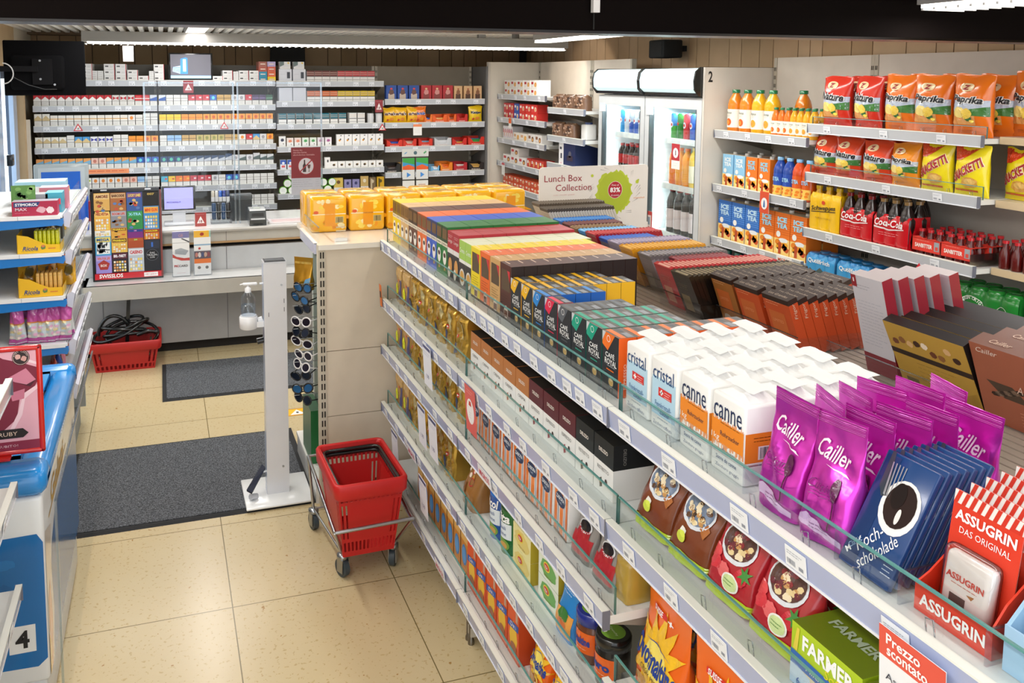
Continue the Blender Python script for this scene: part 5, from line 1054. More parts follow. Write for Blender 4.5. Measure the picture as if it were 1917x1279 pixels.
def can(col, col2, r=.027, h=.165, star=0):
    b = MB(); b.lathe([(r*.8, 0), (r, .006), (r, h*.5)], col, n=14); b.lathe([(r, h*.5), (r, h-.012), (r*.8, h)], col2, n=14); A = cylart(b, r, .01)
    if star: A.star(0, h*.6, .016, 'd8242ag', 2)
    else: A.ell(0, h*.55, .014, .02, 'd8dce6g', 2); A.ell(0, h*.55, .008, .01, 'c8322ag', 3)
    return kit('drink_can', 'can', b)
kca = [can('2a8ac8g', '2f9ad8g'), can('c9d0dcg', 'dfe4ecg'), can('2450a8g', 'b9c4d8g'), can('2f56b0g', 'c9d0e0g'), can('a9aeb4g', '8a9096g'), can('9aa0a8g', 'a9aeb4g'), can('9aa0a8g', 'b0b4ba'+'g')]
for i in range(7):
    for r in range(2): spawn(kca[i], (3.185+r*.07, 5.50-i*.062, 1.5655), NEG, 'slim can in the biscuit-side fridge, %s from its hinge in the %s row' % (nth(i), ('front', 'back')[r]), 'slim cans in the fridge')
kcb = [can('3f9a3ag', '2f7ac0g', .031), can('1f7a2cg', '1f7a2cg', .031, star=1), can('c42430g', 'd03038g', .031), can('2a5ab0g', '2f62bcg', .031), can('2a5ab0g', '2f62bcg', .031)]
for i in range(6):
    k = kcb[min(i, 4)]
    for r in range(2): spawn(k, (3.187+r*.08, 4.845-i*.071, 1.5655), NEG, 'beer can in the fridge beside the panel, %s from its hinge in the %s row' % (nth(i), ('front', 'back')[r]), 'beer cans in the fridge')
kcc = bottle(.031, .22, '241310g', 'b81c20g', 'b8161eg', None, 'cola_bottle', labz=(.36, .66))
for i in range(7):
    for r in range(2): spawn(kcc, (3.19+r*.075, 5.52-i*.07, 1.2655), NEG, 'small cola bottle in the biscuit-side fridge, %s from its hinge in the %s row' % (nth(i), ('front', 'back')[r]), 'cola bottles in the fridge')
kso = [bottle(.035, .24, 'e8701cg', 'e0601cg', 'e87a24g', None, 'soda_bottle'), bottle(.035, .24, 'f0961cg', 'f0701cg', 'f0a030g', None, 'soda_bottle'), bottle(.034, .25, 'e6c456g', 'd9c890g', 'f0ead4p', None, 'soda_bottle')]
for i in range(6): spawn(kso[(0, 1, 1, 2, 2, 2)[i]], (3.195, 4.86-i*.075, 1.2655), NEG, '%s soda bottle in the fridge, %s from the hinge' % (('red-orange', 'orange', 'orange', 'pale', 'pale', 'pale')[i], nth(i)), 'soda bottles in the fridge')
ksz = [bottle(.04, .29, '241a1cg', '9a1c24g', 'd9c9ccg', None, 'cola_bottle'), bottle(.042, .29, 'cfd6a8g', 'e8b21cg', '3aa0b4g', None, 'soda_bottle', labz=(.1, .35))]
for i in range(6): spawn(ksz[0 if i < 4 else 1], (3.19, 4.86-i*.085, .9455), NEG, '%s on the lower rack, fridge beside the panel, %s from hinge' % (('large dark cola bottle', 'large lemonade bottle')[i//4], nth(i)), 'large bottles in the fridge')
for i in range(6): spawn(ksz[0], (3.19, 5.5-i*.085, .9455), NEG, 'large dark cola bottle in the biscuit-side fridge, %s from the hinge' % nth(i), 'large cola bottles in the fridge')
def alk(a, w, h): a.rect(-w/2, -h*.66, w/2, 0, 'b8323ap'); a.ell(0, -h*.36, w*.33, h*.2, 'f2ecf0p', 2); a.rect(-.004, -h*.46, .004, -h*.26, '3a3a40p', 3); a.lines(-w*.3, -h*.78, w*.3, 2, .014, 'b0b4b8p')
sign('fridge_notice', 'red and white notice on the fridge rack beside the panel', (3.072, 4.66, 1.545), NEG, .09, .16, alk)
sign('fridge_sticker', 'small red framed sticker low on the fridge door glass', (3.088, 4.975, 1.07), NEG, .075, .13, lambda a, w, h: (a.rect(-w/2, -h, w/2, 0, 'b8403ap'), a.rect(-w*.34, -h*.8, w*.34, -h*.2, 'd9c8c4p', 2), a.rect(-w*.16, -h*.7, w*.16, -h*.3, '7a8a9ap', 3)))
for i, y in enumerate((5.62, 4.98)): sign('fridge_card', 'white info card in the upper corner of the %s' % ('biscuit-side fridge', 'fridge beside the panel')[i], (3.074, y, 1.775), NEG, .085, .06, lambda a, w, h: (a.rect(-w/2, -.014, w/2, 0, 'c9d8e8p'), a.lines(-w*.4, -.03, w*.4, 3, .01, '9aa0a8p')))
t = thing('loudspeaker', 'black loudspeaker on the plank wall above the fridges', 'speaker', (3.5, 5.45, 2.1))
b = MB(); b.rbox(-.1, .06, -.1, .1, .0, .13, '151516m', .012); b.box(-.103, -.1, -.085, .085, .015, .115, '0e0e0fm'); obj('speaker_box', b, t); b = MB(); b.box(.055, .139, -.03, .03, .05, .09, '1a1a1bm'); obj('wall_bracket', b, t)
# ============================================================ biscuit shelves
shelf_unit('biscuit_shelf', 'wall shelves stacked with biscuits, in the corner', (2.95, 7.38, 0), NEG, 1.03, .45, [1.812, 1.602, 1.414, 1.202, .992, .7], 2.1, 'd6cdc0', 'grey', 0, 'cfcfcc', 4, .1, 8)
shelf_unit('biscuit_shelf', 'wall shelves with nuts and a boxed coffee machine, beside the fridge', (2.97, 6.345, 0), NEG, .63, .43, [1.722, 1.5, 1.28, 1.05, .7], 2.1, 'd6cdc0', 'grey', 0, 'cfcfcc', 1, .1, 9)
b = MB(); b.box(2.865, 3.42, 7.395, 7.42, 0, 2.1, 'd9d2c6p'); b.box(2.86, 2.88, 7.385, 7.43, 0, 2.1, 'c6c0b6p'); tag(obj('end_panel', b), 'beige end panel between the sweets and the biscuit shelves', 'panel')
def bisc(w, h, d, col, mk, pic, nm, n, z, y0, layers, what, mk2=None):
    b = carton(w, d, h, col); a = front(b); a.rect(-w*.42, h*.5, -w*.1, h*.8, mk, 1); a.blob(w*.2, h*.45, w*.2, h*.34, pic, 1); a.blob(w*.2, h*.4, w*.12, h*.2, mk2 or 'e8b060p', 2); a.lines(-w*.42, h*.3, -w*.05, 2, h*.12, 'a9a9acp'); k = kit(nm, 'biscuits', b)
    for i in range(n):
        for q in range(layers): spawn(k, (2.985, y0-i*(w+.006)-w/2, z+q*(h+.001)), NEG+random.uniform(-.03, .03), '%s, %s from the end panel%s' % (what, nth(i), (', lower', ', upper')[q] if layers > 1 else ''), what+'s')
bisc(.14, .068, .12, 'efece6p', 'b8222ep', 'e09a44p', 'biscuit_box', 5, 1.799, 7.30, 2, 'white biscuit box with red mark on the top shelf')
bisc(.11, .07, .1, 'c9303ap', 'f0ece6p', 'e8d2c0p', 'biscuit_pack', 2, 1.589, 7.31, 2, 'red and cream biscuit pack on the second shelf'); bisc(.11, .07, .1, '2f5ab0p', 'f0ece6p', 'e8dcc8p', 'biscuit_pack', 1, 1.589, 7.07, 2, 'blue biscuit pack on the second shelf'); bisc(.12, .07, .1, 'd8322cp', 'f4eee8p', 'ead8c8p', 'biscuit_pack', 3, 1.589, 6.95, 2, 'bright red biscuit pack on the second shelf')
bisc(.04, .12, .1, 'e9e6eap', 'c8323ap', 'd8484cp', 'biscuit_roll', 5, 1.401, 7.32, 1, 'upright white and red wafer pack on the third shelf'); bisc(.15, .075, .1, 'ece6dcp', 'c9a078p', 'e2a850p', 'biscuit_pack', 2, 1.401, 7.08, 1, 'cream biscuit pack on the third shelf'); bisc(.14, .08, .1, 'e6e2dep', '8a5a3ap', '6a3a24p', 'biscuit_pack', 2, 1.401, 6.76, 1, 'white and brown biscuit pack on the third shelf')
bisc(.17, .075, .1, 'ece8e4p', 'c8404ap', '6a3426p', 'biscuit_box', 3, 1.189, 7.31, 1, 'white biscuit box with red script on the fourth shelf'); bisc(.08, .08, .1, 'c83a30p', 'f0ece6p', 'e0b070p', 'biscuit_pack', 4, 1.189, 6.77, 1, 'red and white biscuit pack on the fourth shelf'); bisc(.17, .07, .1, 'e9e4e0p', 'c8404ap', '6a3426p', 'biscuit_box', 1, 1.265, 7.13, 1, 'white biscuit box lying on top of the fourth shelf row')
bisc(.12, .05, .1, 'd8542cp', 'f0dcd0p', 'e8c8b8p', 'biscuit_roll', 8, .979, 7.31, 2, 'orange biscuit roll on the fifth shelf')
def nuts(seed):
    b = MB(); P = bag(b, .16, .12, .09, '7a5a44g', 'brick', seed, .006); R = random.Random(seed)
    for q in range(26): P.blob(R.uniform(-.06, .06), R.uniform(.015, .1), .014, .01, R.choice(('5a3826g', '9a7860g', '3a2418g', 'c0a088g')), 1, seed=q)
    return kit('nut_bag', 'nuts', b)
kn = nuts(2)
for i in range(3): spawn(kn, (3.0, 6.25-i*.19, 1.709), NEG, 'clear bag of chocolate nuts on the upper shelf beside the biscuits, %s from them' % nth(i), 'clear bags of nuts')
for i in range(2): spawn(kn, (3.0, 6.25-i*.2, 1.487), NEG, 'clear bag of nuts on the shelf above the dark blue box, %s from the biscuits' % nth(i), 'clear bags of nuts on the lower shelf')
b = MB(); b.rbox(-.045, .045, 0, .09, 0, .12, 'e6e6e4g', .012); b.lathe([(.03, .12), (.03, .135)], '2a3a6ag', (0, .045)); tag(obj('powder_tub', b, loc=(3.03, 5.83, 1.487), rz=NEG), 'white tub with dark lid beside the nuts', 'tub')
b = MB(); b.box(-.14, .14, 0, .2, 0, .192, '1a2a5ap', nx='1d2d60p', pz='22346cp'); b.box(-.14, -.06, -.0006, 0, 0, .192, 'e9e8eap'); a = front(b, -.0006); a.lines(-.13, .17, -.07, 2, .03, '6a7080p'); a.rect(-.125, .13, -.09, .15, '4a5060p'); a.rect(-.11, .06, -.085, .1, '3a4050p'); a.text('café', -.1, .025, .012, 'c8404ap'); a.rect(.0, .05, .1, .09, '3a3040p'); a.blob(.05, .1, .03, .03, '5a5a6ap', 1)
tag(obj('coffee_machine_box', b, loc=(2.99, 6.02, 1.267), rz=NEG), 'dark blue coffee machine box with a white side', 'box')
sign('hanging_sign', 'white and red tag hanging over the fifth biscuit shelf', (2.94, 7.2, 1.19), NEG, .07, .11, lambda a, w, h: (a.rect(-w/2, -.02, w/2, 0, 'c85a64p'), a.lines(-w*.4, -.05, w*.4, 3, .014, 'a9acb4p')))
sign('hanging_sign', 'orange tag on the second biscuit shelf rail', (2.94, 7.05, 1.6), NEG, .06, .09, lambda a, w, h: a.rect(-w/2, -h*.5, w/2, 0, 'e8622cp'))
# ============================================================ tobacco wall
YT = 7.4
shelf_unit('tobacco_shelf', 'tobacco shelves beside the glazed opening, behind the lottery rack', (-.955, YT, 0), 0, .93, .4, [1.93, 1.727, 1.567, 1.394, 1.22, 1.06, .88], 2.06, '6b6862', 'grey', 0, 'd8d6cf', 7, .1, 20)
shelf_unit('tobacco_shelf', 'tobacco shelves under the small screen', (-.02, YT, 0), 0, .95, .4, [1.93, 1.727, 1.567, 1.394, 1.22, 1.055, .875], 2.06, '6b6862', 'grey', 0, 'd8d6cf', 7, .1, 21)
shelf_unit('tobacco_shelf', 'tobacco shelves with banded cartons, beside the sweets', (.935, YT, 0), 0, .945, .4, [1.925, 1.752, 1.558, 1.363, 1.166, .955, .78], 2.06, '6f675b', 'grey', 0, 'd8d6cf', 5, .1, 22)
shelf_unit('sweets_shelf', 'shelves of sweets beside the tobacco', (1.885, YT, 0), 0, .95, .4, [1.765, 1.556, 1.342, 1.11, .912, .7], 2.06, '8d8476', 'grey', 0, 'd8d6cf', 5, .1, 23)
b = MB(); b.box(2.842, 2.86, 7.4, 7.82, 0, 2.06, '6b6a6ap'); tag(obj('side_panel', b), 'dark grey panel closing the end of the sweets shelves', 'panel')
_pk = {}
def pack(top, acc, style, h=.094):
    k = (top, acc, style, h)
    if k in _pk: return _pk[k]
    b = MB(); b.box(-.0265, .0265, 0, .023, 0, h, 'c9c7c4p', pz=top); a = front(b, 0)
    a.rect(-.0265, h*.52, .0265, h, top, 1); a.rect(-.0245, .003, .0245, h*.46, 'e2e1dep', 1); a.rect(-.0265, h*.485, .0265, h*.505, '5d5a58p', 2); a.lines(-.02, h*.36, .02, 3, .009, '8d8b88p', 2, seed=3)
    if style == 'chev': a.poly([(-.0275, h*.5), (.0275, h*.5), (.0275, h*.62), (0, h*.88), (-.0275, h*.62)], acc, 2)
    elif style == 'dot': a.ell(0, h*.74, .013, .014, acc, 2, 12); a.lines(-.012, h*.56, .012, 1, .01, acc, 2)
    elif style == 'bow': a.poly([(-.022, h*.9), (0, h*.75), (.022, h*.9), (.022, h*.58), (0, h*.73), (-.022, h*.58)], acc, 2)
    elif style == 'dia': a.poly([(-.0275, h*.5), (.0275, h*.5), (.0275, h*.86), (-.0275, h*.66)], acc, 2)
    elif style == 'band': a.rect(-.0275, h*.66, .0275, h*.74, acc, 2); a.lines(-.016, h*.84, .016, 1, .01, acc, 2)
    else: a.rect(.002, h*.7, .02, h*.84, acc, 2); a.lines(-.02, h*.6, .014, 1, .01, acc, 2)
    _pk[k] = kit('cigarette_pack', 'cigarette pack', b); return _pk[k]
P_ = {'R': ('c3202cp', 'efedeap', 'chev'), 'r': ('d8d4d0p', 'b52030p', 'bow'), 'q': ('c8242ep', 'e8d8d4p', 'band'), 'u': ('d4d8e0p', '2a58a8p', 'dia'), 'w': ('e4e3e0p', 'b8b6b2p', 'band'), 'g': ('e9e6ddp', 'cfb98ap', 'chev'), 'G': ('e9e7e2p', 'd8a860p', 'band'),
      'o': ('ee9a3cp', 'd8781cp', 'band'), 'O': ('f0a040p', 'c85a2ap', 'dot'), 'y': ('f0cf3cp', 'e0b020p', 'band'), 'b': ('4a9ad8p', 'd9c08ap', 'chev'), 'k': ('e6e6e8p', '3a3fa0p', 'bow'), 'l': ('9cc4e8p', '5a8ac8p', 'band'), 't': ('c9a566p', '8a6a34p', 'band'), 'T': ('bfae6ap', '8a8a3ap', 'dot'),
      'p': ('e6a05cp', '7ab0d0p', 'dia'), 'P': ('e8bfb0p', 'c87a6ap', 'dot'), 'n': ('2f4a78p', '5ac0a8p', 'dot'), 'N': ('33496ap', 'b9c0cap', 'dia'), 'B': ('3a62b8p', '6ad0e0p', 'dot'), 'c': ('3fb0d0p', 'd8404ap', 'logo'), 'Y': ('f4c81cp', 'c8461cp', 'logo'), 'F': ('f0741cp', 'f0c030p', 'logo'), 'm': ('c83a48p', 'e8d0d4p', 'logo'), 'e': ('d9d9dcp', '9a9aa0p', 'dot'), 'v': ('4a3a5cp', '8a7aa8p', 'band'), 'V': ('2f5a48p', '7aa890p', 'band'), 's': ('e8e6e2p', 'e08a3cp', 'dot'), 'f': ('efeeeap', 'a8c83ap', 'logo'), 'S': ('d0d2d4p', '5a6a6ap', 'dia')}
def packrow(bay, x0, pitch, z, codes, rown, tall=()):
    for i, c in enumerate(codes):
        if c == '.': continue
        col, acc, st = P_[c]; h = .106 if i in tall else .094
        spawn(pack(col, acc, st, h), (x0+i*pitch, YT+.022, z-.0125), random.uniform(-.03, .03), 'cigarette pack on the %s pack shelf %s, %s from the glazed side' % (rown, bay, nth(i)), 'cigarette packs on the %s shelf %s' % (rown, bay))
p1, xa = .0578, -.922
for z, codes, rn, tl in ((1.727, 'RRRRRRRRRRrrrqqu', 'first', ()), (1.567, 'ggGGGGGGGGGGswww', 'second', (0, 1, 14, 15)), (1.394, 'ggggwbbkkkwwooOO', 'third', (4, 10, 11)), (1.22, 'pppppppPPppppBBB', 'fourth', ()), (1.06, 'wwwwfffssssPPlww', 'fifth', ())):
    packrow('behind the lottery rack', xa, p1, z, codes, rn, tl)
for z, codes, rn, tl in ((1.727, 'uwwwmmmBtteemvvV', 'first', ()), (1.567, 'yyyoooOOOOOOOOOO', 'second', ()), (1.394, 'wllttTTTTttsmbeO', 'third', ()), (1.22, 'nnnNNNNNNNeSeSSS', 'fourth', (9, 13)), (1.055, 'cYFFmmmewBBwwwww', 'fifth', ()), (.875, '.........mYYwwww', 'sixth', ())):
    packrow('under the screen', .013, .0578, z, codes, rn, tl)
def smallbox(name, cat, w, d, h, col, label, loc, artf=None, rz=0, group=None, **k):
    b = carton(w, d, h, col, **k)
    if artf: artf(front(b), w, h)
    return tag(obj(name, b, loc=loc, rz=rz), label, cat, group)
# cartons on the top board
b = carton(.08, .28, .046, 'e6e5e4p'); a = front(b); a.rect(-.03, .022, -.006, .032, '4a4a4cp'); a.lines(.004, .028, .032, 2, .008, '5a5a5ep'); a.rect(.036, 0, .04, .046, 'c8303ap'); kct = kit('cigarette_carton', 'cigarette carton', b)
b = carton(.042, .28, .085, 'e0dfdep'); a = front(b); a.lines(-.014, .07, .014, 4, .016, '5a5a5ep'); kcs = kit('cigarette_carton', 'cigarette carton', b)
zt = 1.918
for i, (x, n, up) in enumerate(((-.64, 3, 0), (-.553, 3, 0), (-.497, 1, 1), (-.452, 1, 1), (-.385, 3, 0), (-.298, 3, 0), (-.21, 2, 0), (-.127, 1, 0), (-.062, 1, 1), (-.018+.012, 3, 0)  , (.46, 1, 0), (.54, 2, 0), (.607, 1, 1), (.672, 2, 0), (.757, 2, 0))):
    for q in range(n): spawn(kcs if up else kct, (x, YT+.03, zt+q*.047), 0, '%s white carton on the top board, %s from the bottom, %s pile from the television' % (('flat', 'upright')[up], nth(q), nth(i)), 'white cigarette cartons on the top board')
for i, (x, cols) in enumerate(((.831, ('2a8aa8p', '2a8aa8p', 'b05a4ap', 'a8685ap')), (.903, ('f0c81cp', 'd8643ap', 'd0604ap', 'b9a8d0p')))):
    for q, c in enumerate(cols): smallbox('cigarette_carton', 'cigarette carton', .068, .2, .042, c, 'coloured carton in the tower beside grey boxes, %s from below, %s column' % (nth(q), nth(i)), (x, YT+.03, zt+q*.0425), group='coloured cartons', artf=lambda a, w, h: a.rect(-w*.3, h*.4, w*.3, h*.6, 'e8d8c8p'))
def dev(a, w, h): a.rect(w*.12, h*.3, w*.36, h*.78, '3a3d48p', 1); a.lines(-w*.4, h*.6, 0, 1, .01, '8a90a0p'); a.rect(-w/2, 0, w/2, h*.12, 'c9ccd4p', 2)
def dev2(a, w, h): a.lines(-w*.3, h*.75, w*.3, 4, h*.14, '9aa0b0p'); a.rect(-w/2, 0, w/2, h*.1, 'c4c8d2p')
for i in range(2):
    x = 1.02+i*.118
    smallbox('device_box', 'box', .108, .12, .112, 'd8dae2p', 'pale grey device box with dark picture on the top board, %s from the coloured tower' % nth(i), (x, YT+.03, 1.913), dev)
    smallbox('device_box', 'box', .09, .1, .062, 'e4e4e2p', 'small white box with yellow dot on top of the %s grey device box' % nth(i), (x-.002, YT+.03, 2.026), lambda a, w, h: (a.ell(w*.3, h*.8, .008, .008, 'f0c81cp'), a.rect(-w/2, h*.3, -w*.1, h, '6a7a78p'), a.poly([(-w/2, h*.3), (w*.3, h*.8), (w*.3, h*.3)], 'dfe0e2p', 2)))
    smallbox('device_box', 'box', .112, .12, .128, 'cfd2dcp', 'pale grey device box below the top board, %s from the tobacco packs' % nth(i), (x, YT+.03, 1.739), dev2)
def banded(c, n, x0, z, what, pitch=.0668):
    b = carton(.064, .1, .1, 'ecebe9p', top=c); a = front(b, 0); a.rect(-.032, .055, .032, .1, c, 1); a.rect(-.032, .068, .032, .071, 'dcc0b0p', 2); a.rect(-.032, .083, .032, .086, 'dcc0b0p', 2); a.rect(-.03, .024, .03, .027, '7a7876p', 1); a.rect(-.032, .049, .032, .055, '4a4644p', 2); k = kit('tobacco_stick_carton', 'tobacco carton', b)
    for i in range(n): spawn(k, (x0+i*pitch, YT+.03, z), 0, '%s, %s from the grey boxes' % (what, nth(i)), what+'s')
banded('6a2f2ap', 4, 1.235, 1.912, 'white and maroon banded carton'); banded('b8343ap', 5, 1.503, 1.912, 'white and red banded carton'); banded('c8622cp', 4, 1.235, 1.739, 'white and orange banded carton'); banded('c9ab1cp', 5, 1.503, 1.739, 'white and olive yellow banded carton'); banded('1f6f80p', 8, .99, 1.545, 'white and teal banded carton', .0745); banded('e2e2e0p', 2, 1.605, 1.545, 'white and grey banded carton', .074)
for i in range(2): smallbox('tobacco_tin', 'tin', .05, .05, .095, 'cfd0d2p', 'tall silver tin beside the banded cartons, %s from them' % nth(i), (1.765+i*.075, YT+.03, 1.545), lambda a, w, h: a.rect(-w*.1, 0, w*.1, h, 'e6e6e8p'))
for i, (c, acc) in enumerate((('e9e9e9p', '2a3a5ap'), ('e8d8d0p', 'e08a6ap'), ('e8d4ccp', 'e0866ap'), ('dfe8dcp', '3fa05ap'), ('dfe8dcp', '3f9a58p'), ('e6dce4p', 'b070a0p'), ('e6dce4p', 'a85a90p'))):
    smallbox('heated_stick_pack', 'tobacco pack', .056, .03, .1 if i == 0 else .085, 'efeeedp', 'white pack with coloured cloud above the alcohol notice, %s from the tobacco packs' % nth(i), (.985+i*.0665, YT+.03, 1.35), lambda a, w, h: (a.rect(-w/2, h*.55, w/2, h, c), a.blob(0, h*.68, w*.3, h*.16, acc, 2), a.rect(w*.1, h*.3, w*.2, h*.42, '5a5a5cp', 2), a.lines(-w*.4, h*.2, w*.3, 2, .01, 'a8a8aap', 2)))
for i in range(6): smallbox('refill_pack', 'tobacco pack', .066, .04, .108, 'f0efeep', 'tall white refill pack with small orange mark, %s from the acrylic screen' % nth(i), (1.49+i*.0705, YT+.03, 1.35), lambda a, w, h: (a.ell(-w*.1, h*.52, .009, .009, 'e0a03cp'), a.ell(w*.02, h*.6, .006, .008, '4a4a4cp'), a.ell(w*.1, h*.9, .008, .004, '5a5a5cp'), a.lines(-w*.3, h*.25, w*.3, 3, .01, 'b8b8bap')))
for i in range(3): smallbox('gum_tub', 'chewing gum', .05, .05, .092, 'e4e8f0p', 'white and blue tub beside the alcohol notice, %s from the tobacco packs' % nth(i), (.99+i*.062, YT+.03, 1.153), lambda a, w, h: (a.rect(-w/2, h*.6, w/2, h, '2f5ab8p'), a.rect(-w*.3, h*.3, w*.3, h*.5, 'd85a5ap'), a.ell(0, h*.72, .012, .01, 'e9ecf4p', 2)))
for i in range(7): smallbox('refill_pack', 'tobacco pack', .064, .04, .068, 'f1f0eep', 'low white refill pack with black mark, %s from the alcohol notice' % nth(i), (1.43+i*.069, YT+.03, 1.153), lambda a, w, h: (a.ell(w*.02, h*.55, .012, .01, '4a3a28p'), a.rect(w*.1, h*.6, w*.2, h*.7, 'c8a04ap', 2), a.lines(-w*.4, h*.2, w*.4, 1, .01, 'b8b8bap')))
smallbox('refill_pack', 'tobacco pack', .045, .04, .105, 'f1f0eep', 'taller white refill pack directly beside the alcohol notice', (1.375, YT+.03, 1.153), lambda a, w, h: a.rect(-w*.1, h*.6, w*.2, h*.8, '4a4a4cp'))
cg = (('d9bc5cp', '6a4a20p', .08, .132), ('8f8ab8p', '3a3a6ap', .062, .115), ('8f8ab8p', '3a3a6ap', .062, .115), ('c9a865p', 'e8dcc0p', .07, .14), ('7a6444p', 'd0c0a0p', .055, .128), ('d8a81cp', '5a4a18p', .065, .13))
x = 1.43
for i, (c, acc, w, h) in enumerate(cg):
    smallbox('cigar_box', 'cigar box', w, .03, h, c, 'cigar pack on the lowest visible tobacco shelf, %s from the alcohol notice' % nth(i), (x+w/2, YT+.03, .942), lambda a, w, h: (a.rect(-w*.5, 0, w*.5, h*.36, 'dcdcdap') if i < 4 else a.rect(-w*.3, h*.1, -w*.1, h*.9, acc), a.ell(0, h*.72, w*.2, h*.12, acc, 2), a.lines(-w*.3, h*.22, w*.3, 2, .012, '7a7a7cp', 2))); x += w+.012
b = MB(); b.lathe([(.034, 0), (.036, .002), (.036, .02), (.034, .022)], '6fb83ag', n=18); b.lathe([(.031, .0222), (.030, .0235)], 'f1f2eeg', n=18); topf(b, .0236).lines(-.014, .008, .014, 3, .007, '9ab0b0p'); b.xf(Matrix.Rotation(pi/2, 4, 'X')); kr = kit('snus_can', 'tin', b)
q = 0
for i in range(6):
    for r in range(3 if i in (1, 4) else 2):
        x = .985+i*.078+(.039 if r == 1 else 0)
        if x < 1.43: spawn(kr, (x, YT+.05, .942+.037+r*.062), 0, 'round green and white tin behind the alcohol notice, %s in the pile' % nth(q), 'round tins'); q += 1
smallbox('cigar_box', 'box', .085, .05, .045, '6a2426p', 'small maroon box low on the tobacco shelf above the paper packs', (1.15, YT+.03, .767), lambda a, w, h: a.rect(-w*.2, h*.2, w*.2, h*.4, 'c8a090p'))
# sweets
def sw(name, w, h, d, c, label, x, z, artf): return smallbox(name, 'sweets', w, d, h, c, label, (x, YT+.035, z), artf)
def choc(cc): return lambda a, w, h: (a.rect(-w*.3, h*.1, w*.3, h*.45, cc[0]), a.blob(0, h*.55, w*.28, h*.2, cc[1], 2), a.ell(0, h*.78, w*.12, h*.06, cc[2], 3))
for i in range(3): sw('cocoa_box', .095, .135, .06, '1f4a9ap', 'blue chocolate box on the top sweets shelf, %s from the tobacco' % nth(i), 1.955+i*.105, 1.752, choc(('c9b8a8p', '6a4436p', 'd83a3ap')))
for i in range(3): sw('cocoa_box', .095, .135, .06, 'b3222ap', 'dark red chocolate box on the top sweets shelf, %s from the tobacco' % nth(i), 2.28+i*.103, 1.752, choc(('8a3a34p', 'd0908ap', 'e2c08ap')))
for i in range(3): sw('cocoa_box', .078, .13, .06, 'd9b080p', 'tan chocolate box on the top sweets shelf, %s from the tobacco' % nth(i), 2.585+i*.095, 1.752, choc(('5a3a28p', '8a5a3ap', 'b0603ap')))
def sbag(col, label, x, z, w, h, word, wc, seed):
    b = MB(); P = bag(b, w, h, .05, col, 'pillow', seed, .003); P.text(word, 0, h*.62, h*.2, 'f4f0e8p', 3, w=w*.9, bold=.14); P.text(word, 0, h*.62, h*.19, wc, 5, w=w*.84, bold=.06); P.blob(w*.1, h*.28, w*.2, h*.12, 'e8902ag', 2); P.blob(-w*.2, h*.24, w*.1, h*.08, 'c8422ag', 2)
    tag(obj('sweets_bag', b, loc=(x, YT+.035, z)), label, 'sweets')
for i in range(3): sbag('f0b81cg', 'yellow sweets bag with brown lettering, %s from the tobacco' % nth(i), 1.945+i*.1+(.02 if i == 2 else 0), 1.543, .125, .145, "m&m's", '5a2a1cp', i)
sbag('ee7a24g', 'orange sweets bag with blue and white lettering', 2.225, 1.543, .12, .15, 'ovo rocks', '2450a8p', 5)
sbag('efc81cg', 'yellow liquorice bag at the end of the second sweets shelf', 2.76, 1.543, .14, .15, 'Katjes', '2a241cp', 8)
def tray(label, x, z, w, h, col, fill, seed, notch=True):
    t = thing('sweets_tray', label, 'sweets', (x, YT+.035, z)); b = MB(); d = .16
    pts = [(0, -w/2), (0, w/2), (h, w/2), (h, w*.3), (h*.45, w*.18), (h*.45, -w*.18), (h*.8, -w*.32), (h, -w/2)] if notch else [(0, -w/2), (0, w/2), (h*.6, w/2), (h*.6, -w/2)]
    b.prism(pts, 1, 0, .003, col)
    for s in (-1, 1): b.box(s*w/2-.0015, s*w/2+.0015, 0, d, 0, h, col)
    b.box(-w/2, w/2, 0, d, 0, .002, col); b.box(-w/2, w/2, d-.002, d, 0, h, col); front(b).text('KEX', 0, h*.24, h*.22, 'f6e8e0p', w=w*.4, bold=.03) if 0 else front(b).lines(-w*.3, h*.22, w*.3, 2, h*.12, 'f4e4dcp', th=.005)
    obj('tray', b, t); R = random.Random(seed); b = MB()
    for q in range(4): b.rbox(-w/2+.006, w/2-.006, .012+q*.036, .04+q*.036, .004, h*R.uniform(.5, .75), fill[q % len(fill)], .006)
    obj('filling', b, t)
R_ = 'd8301cp'
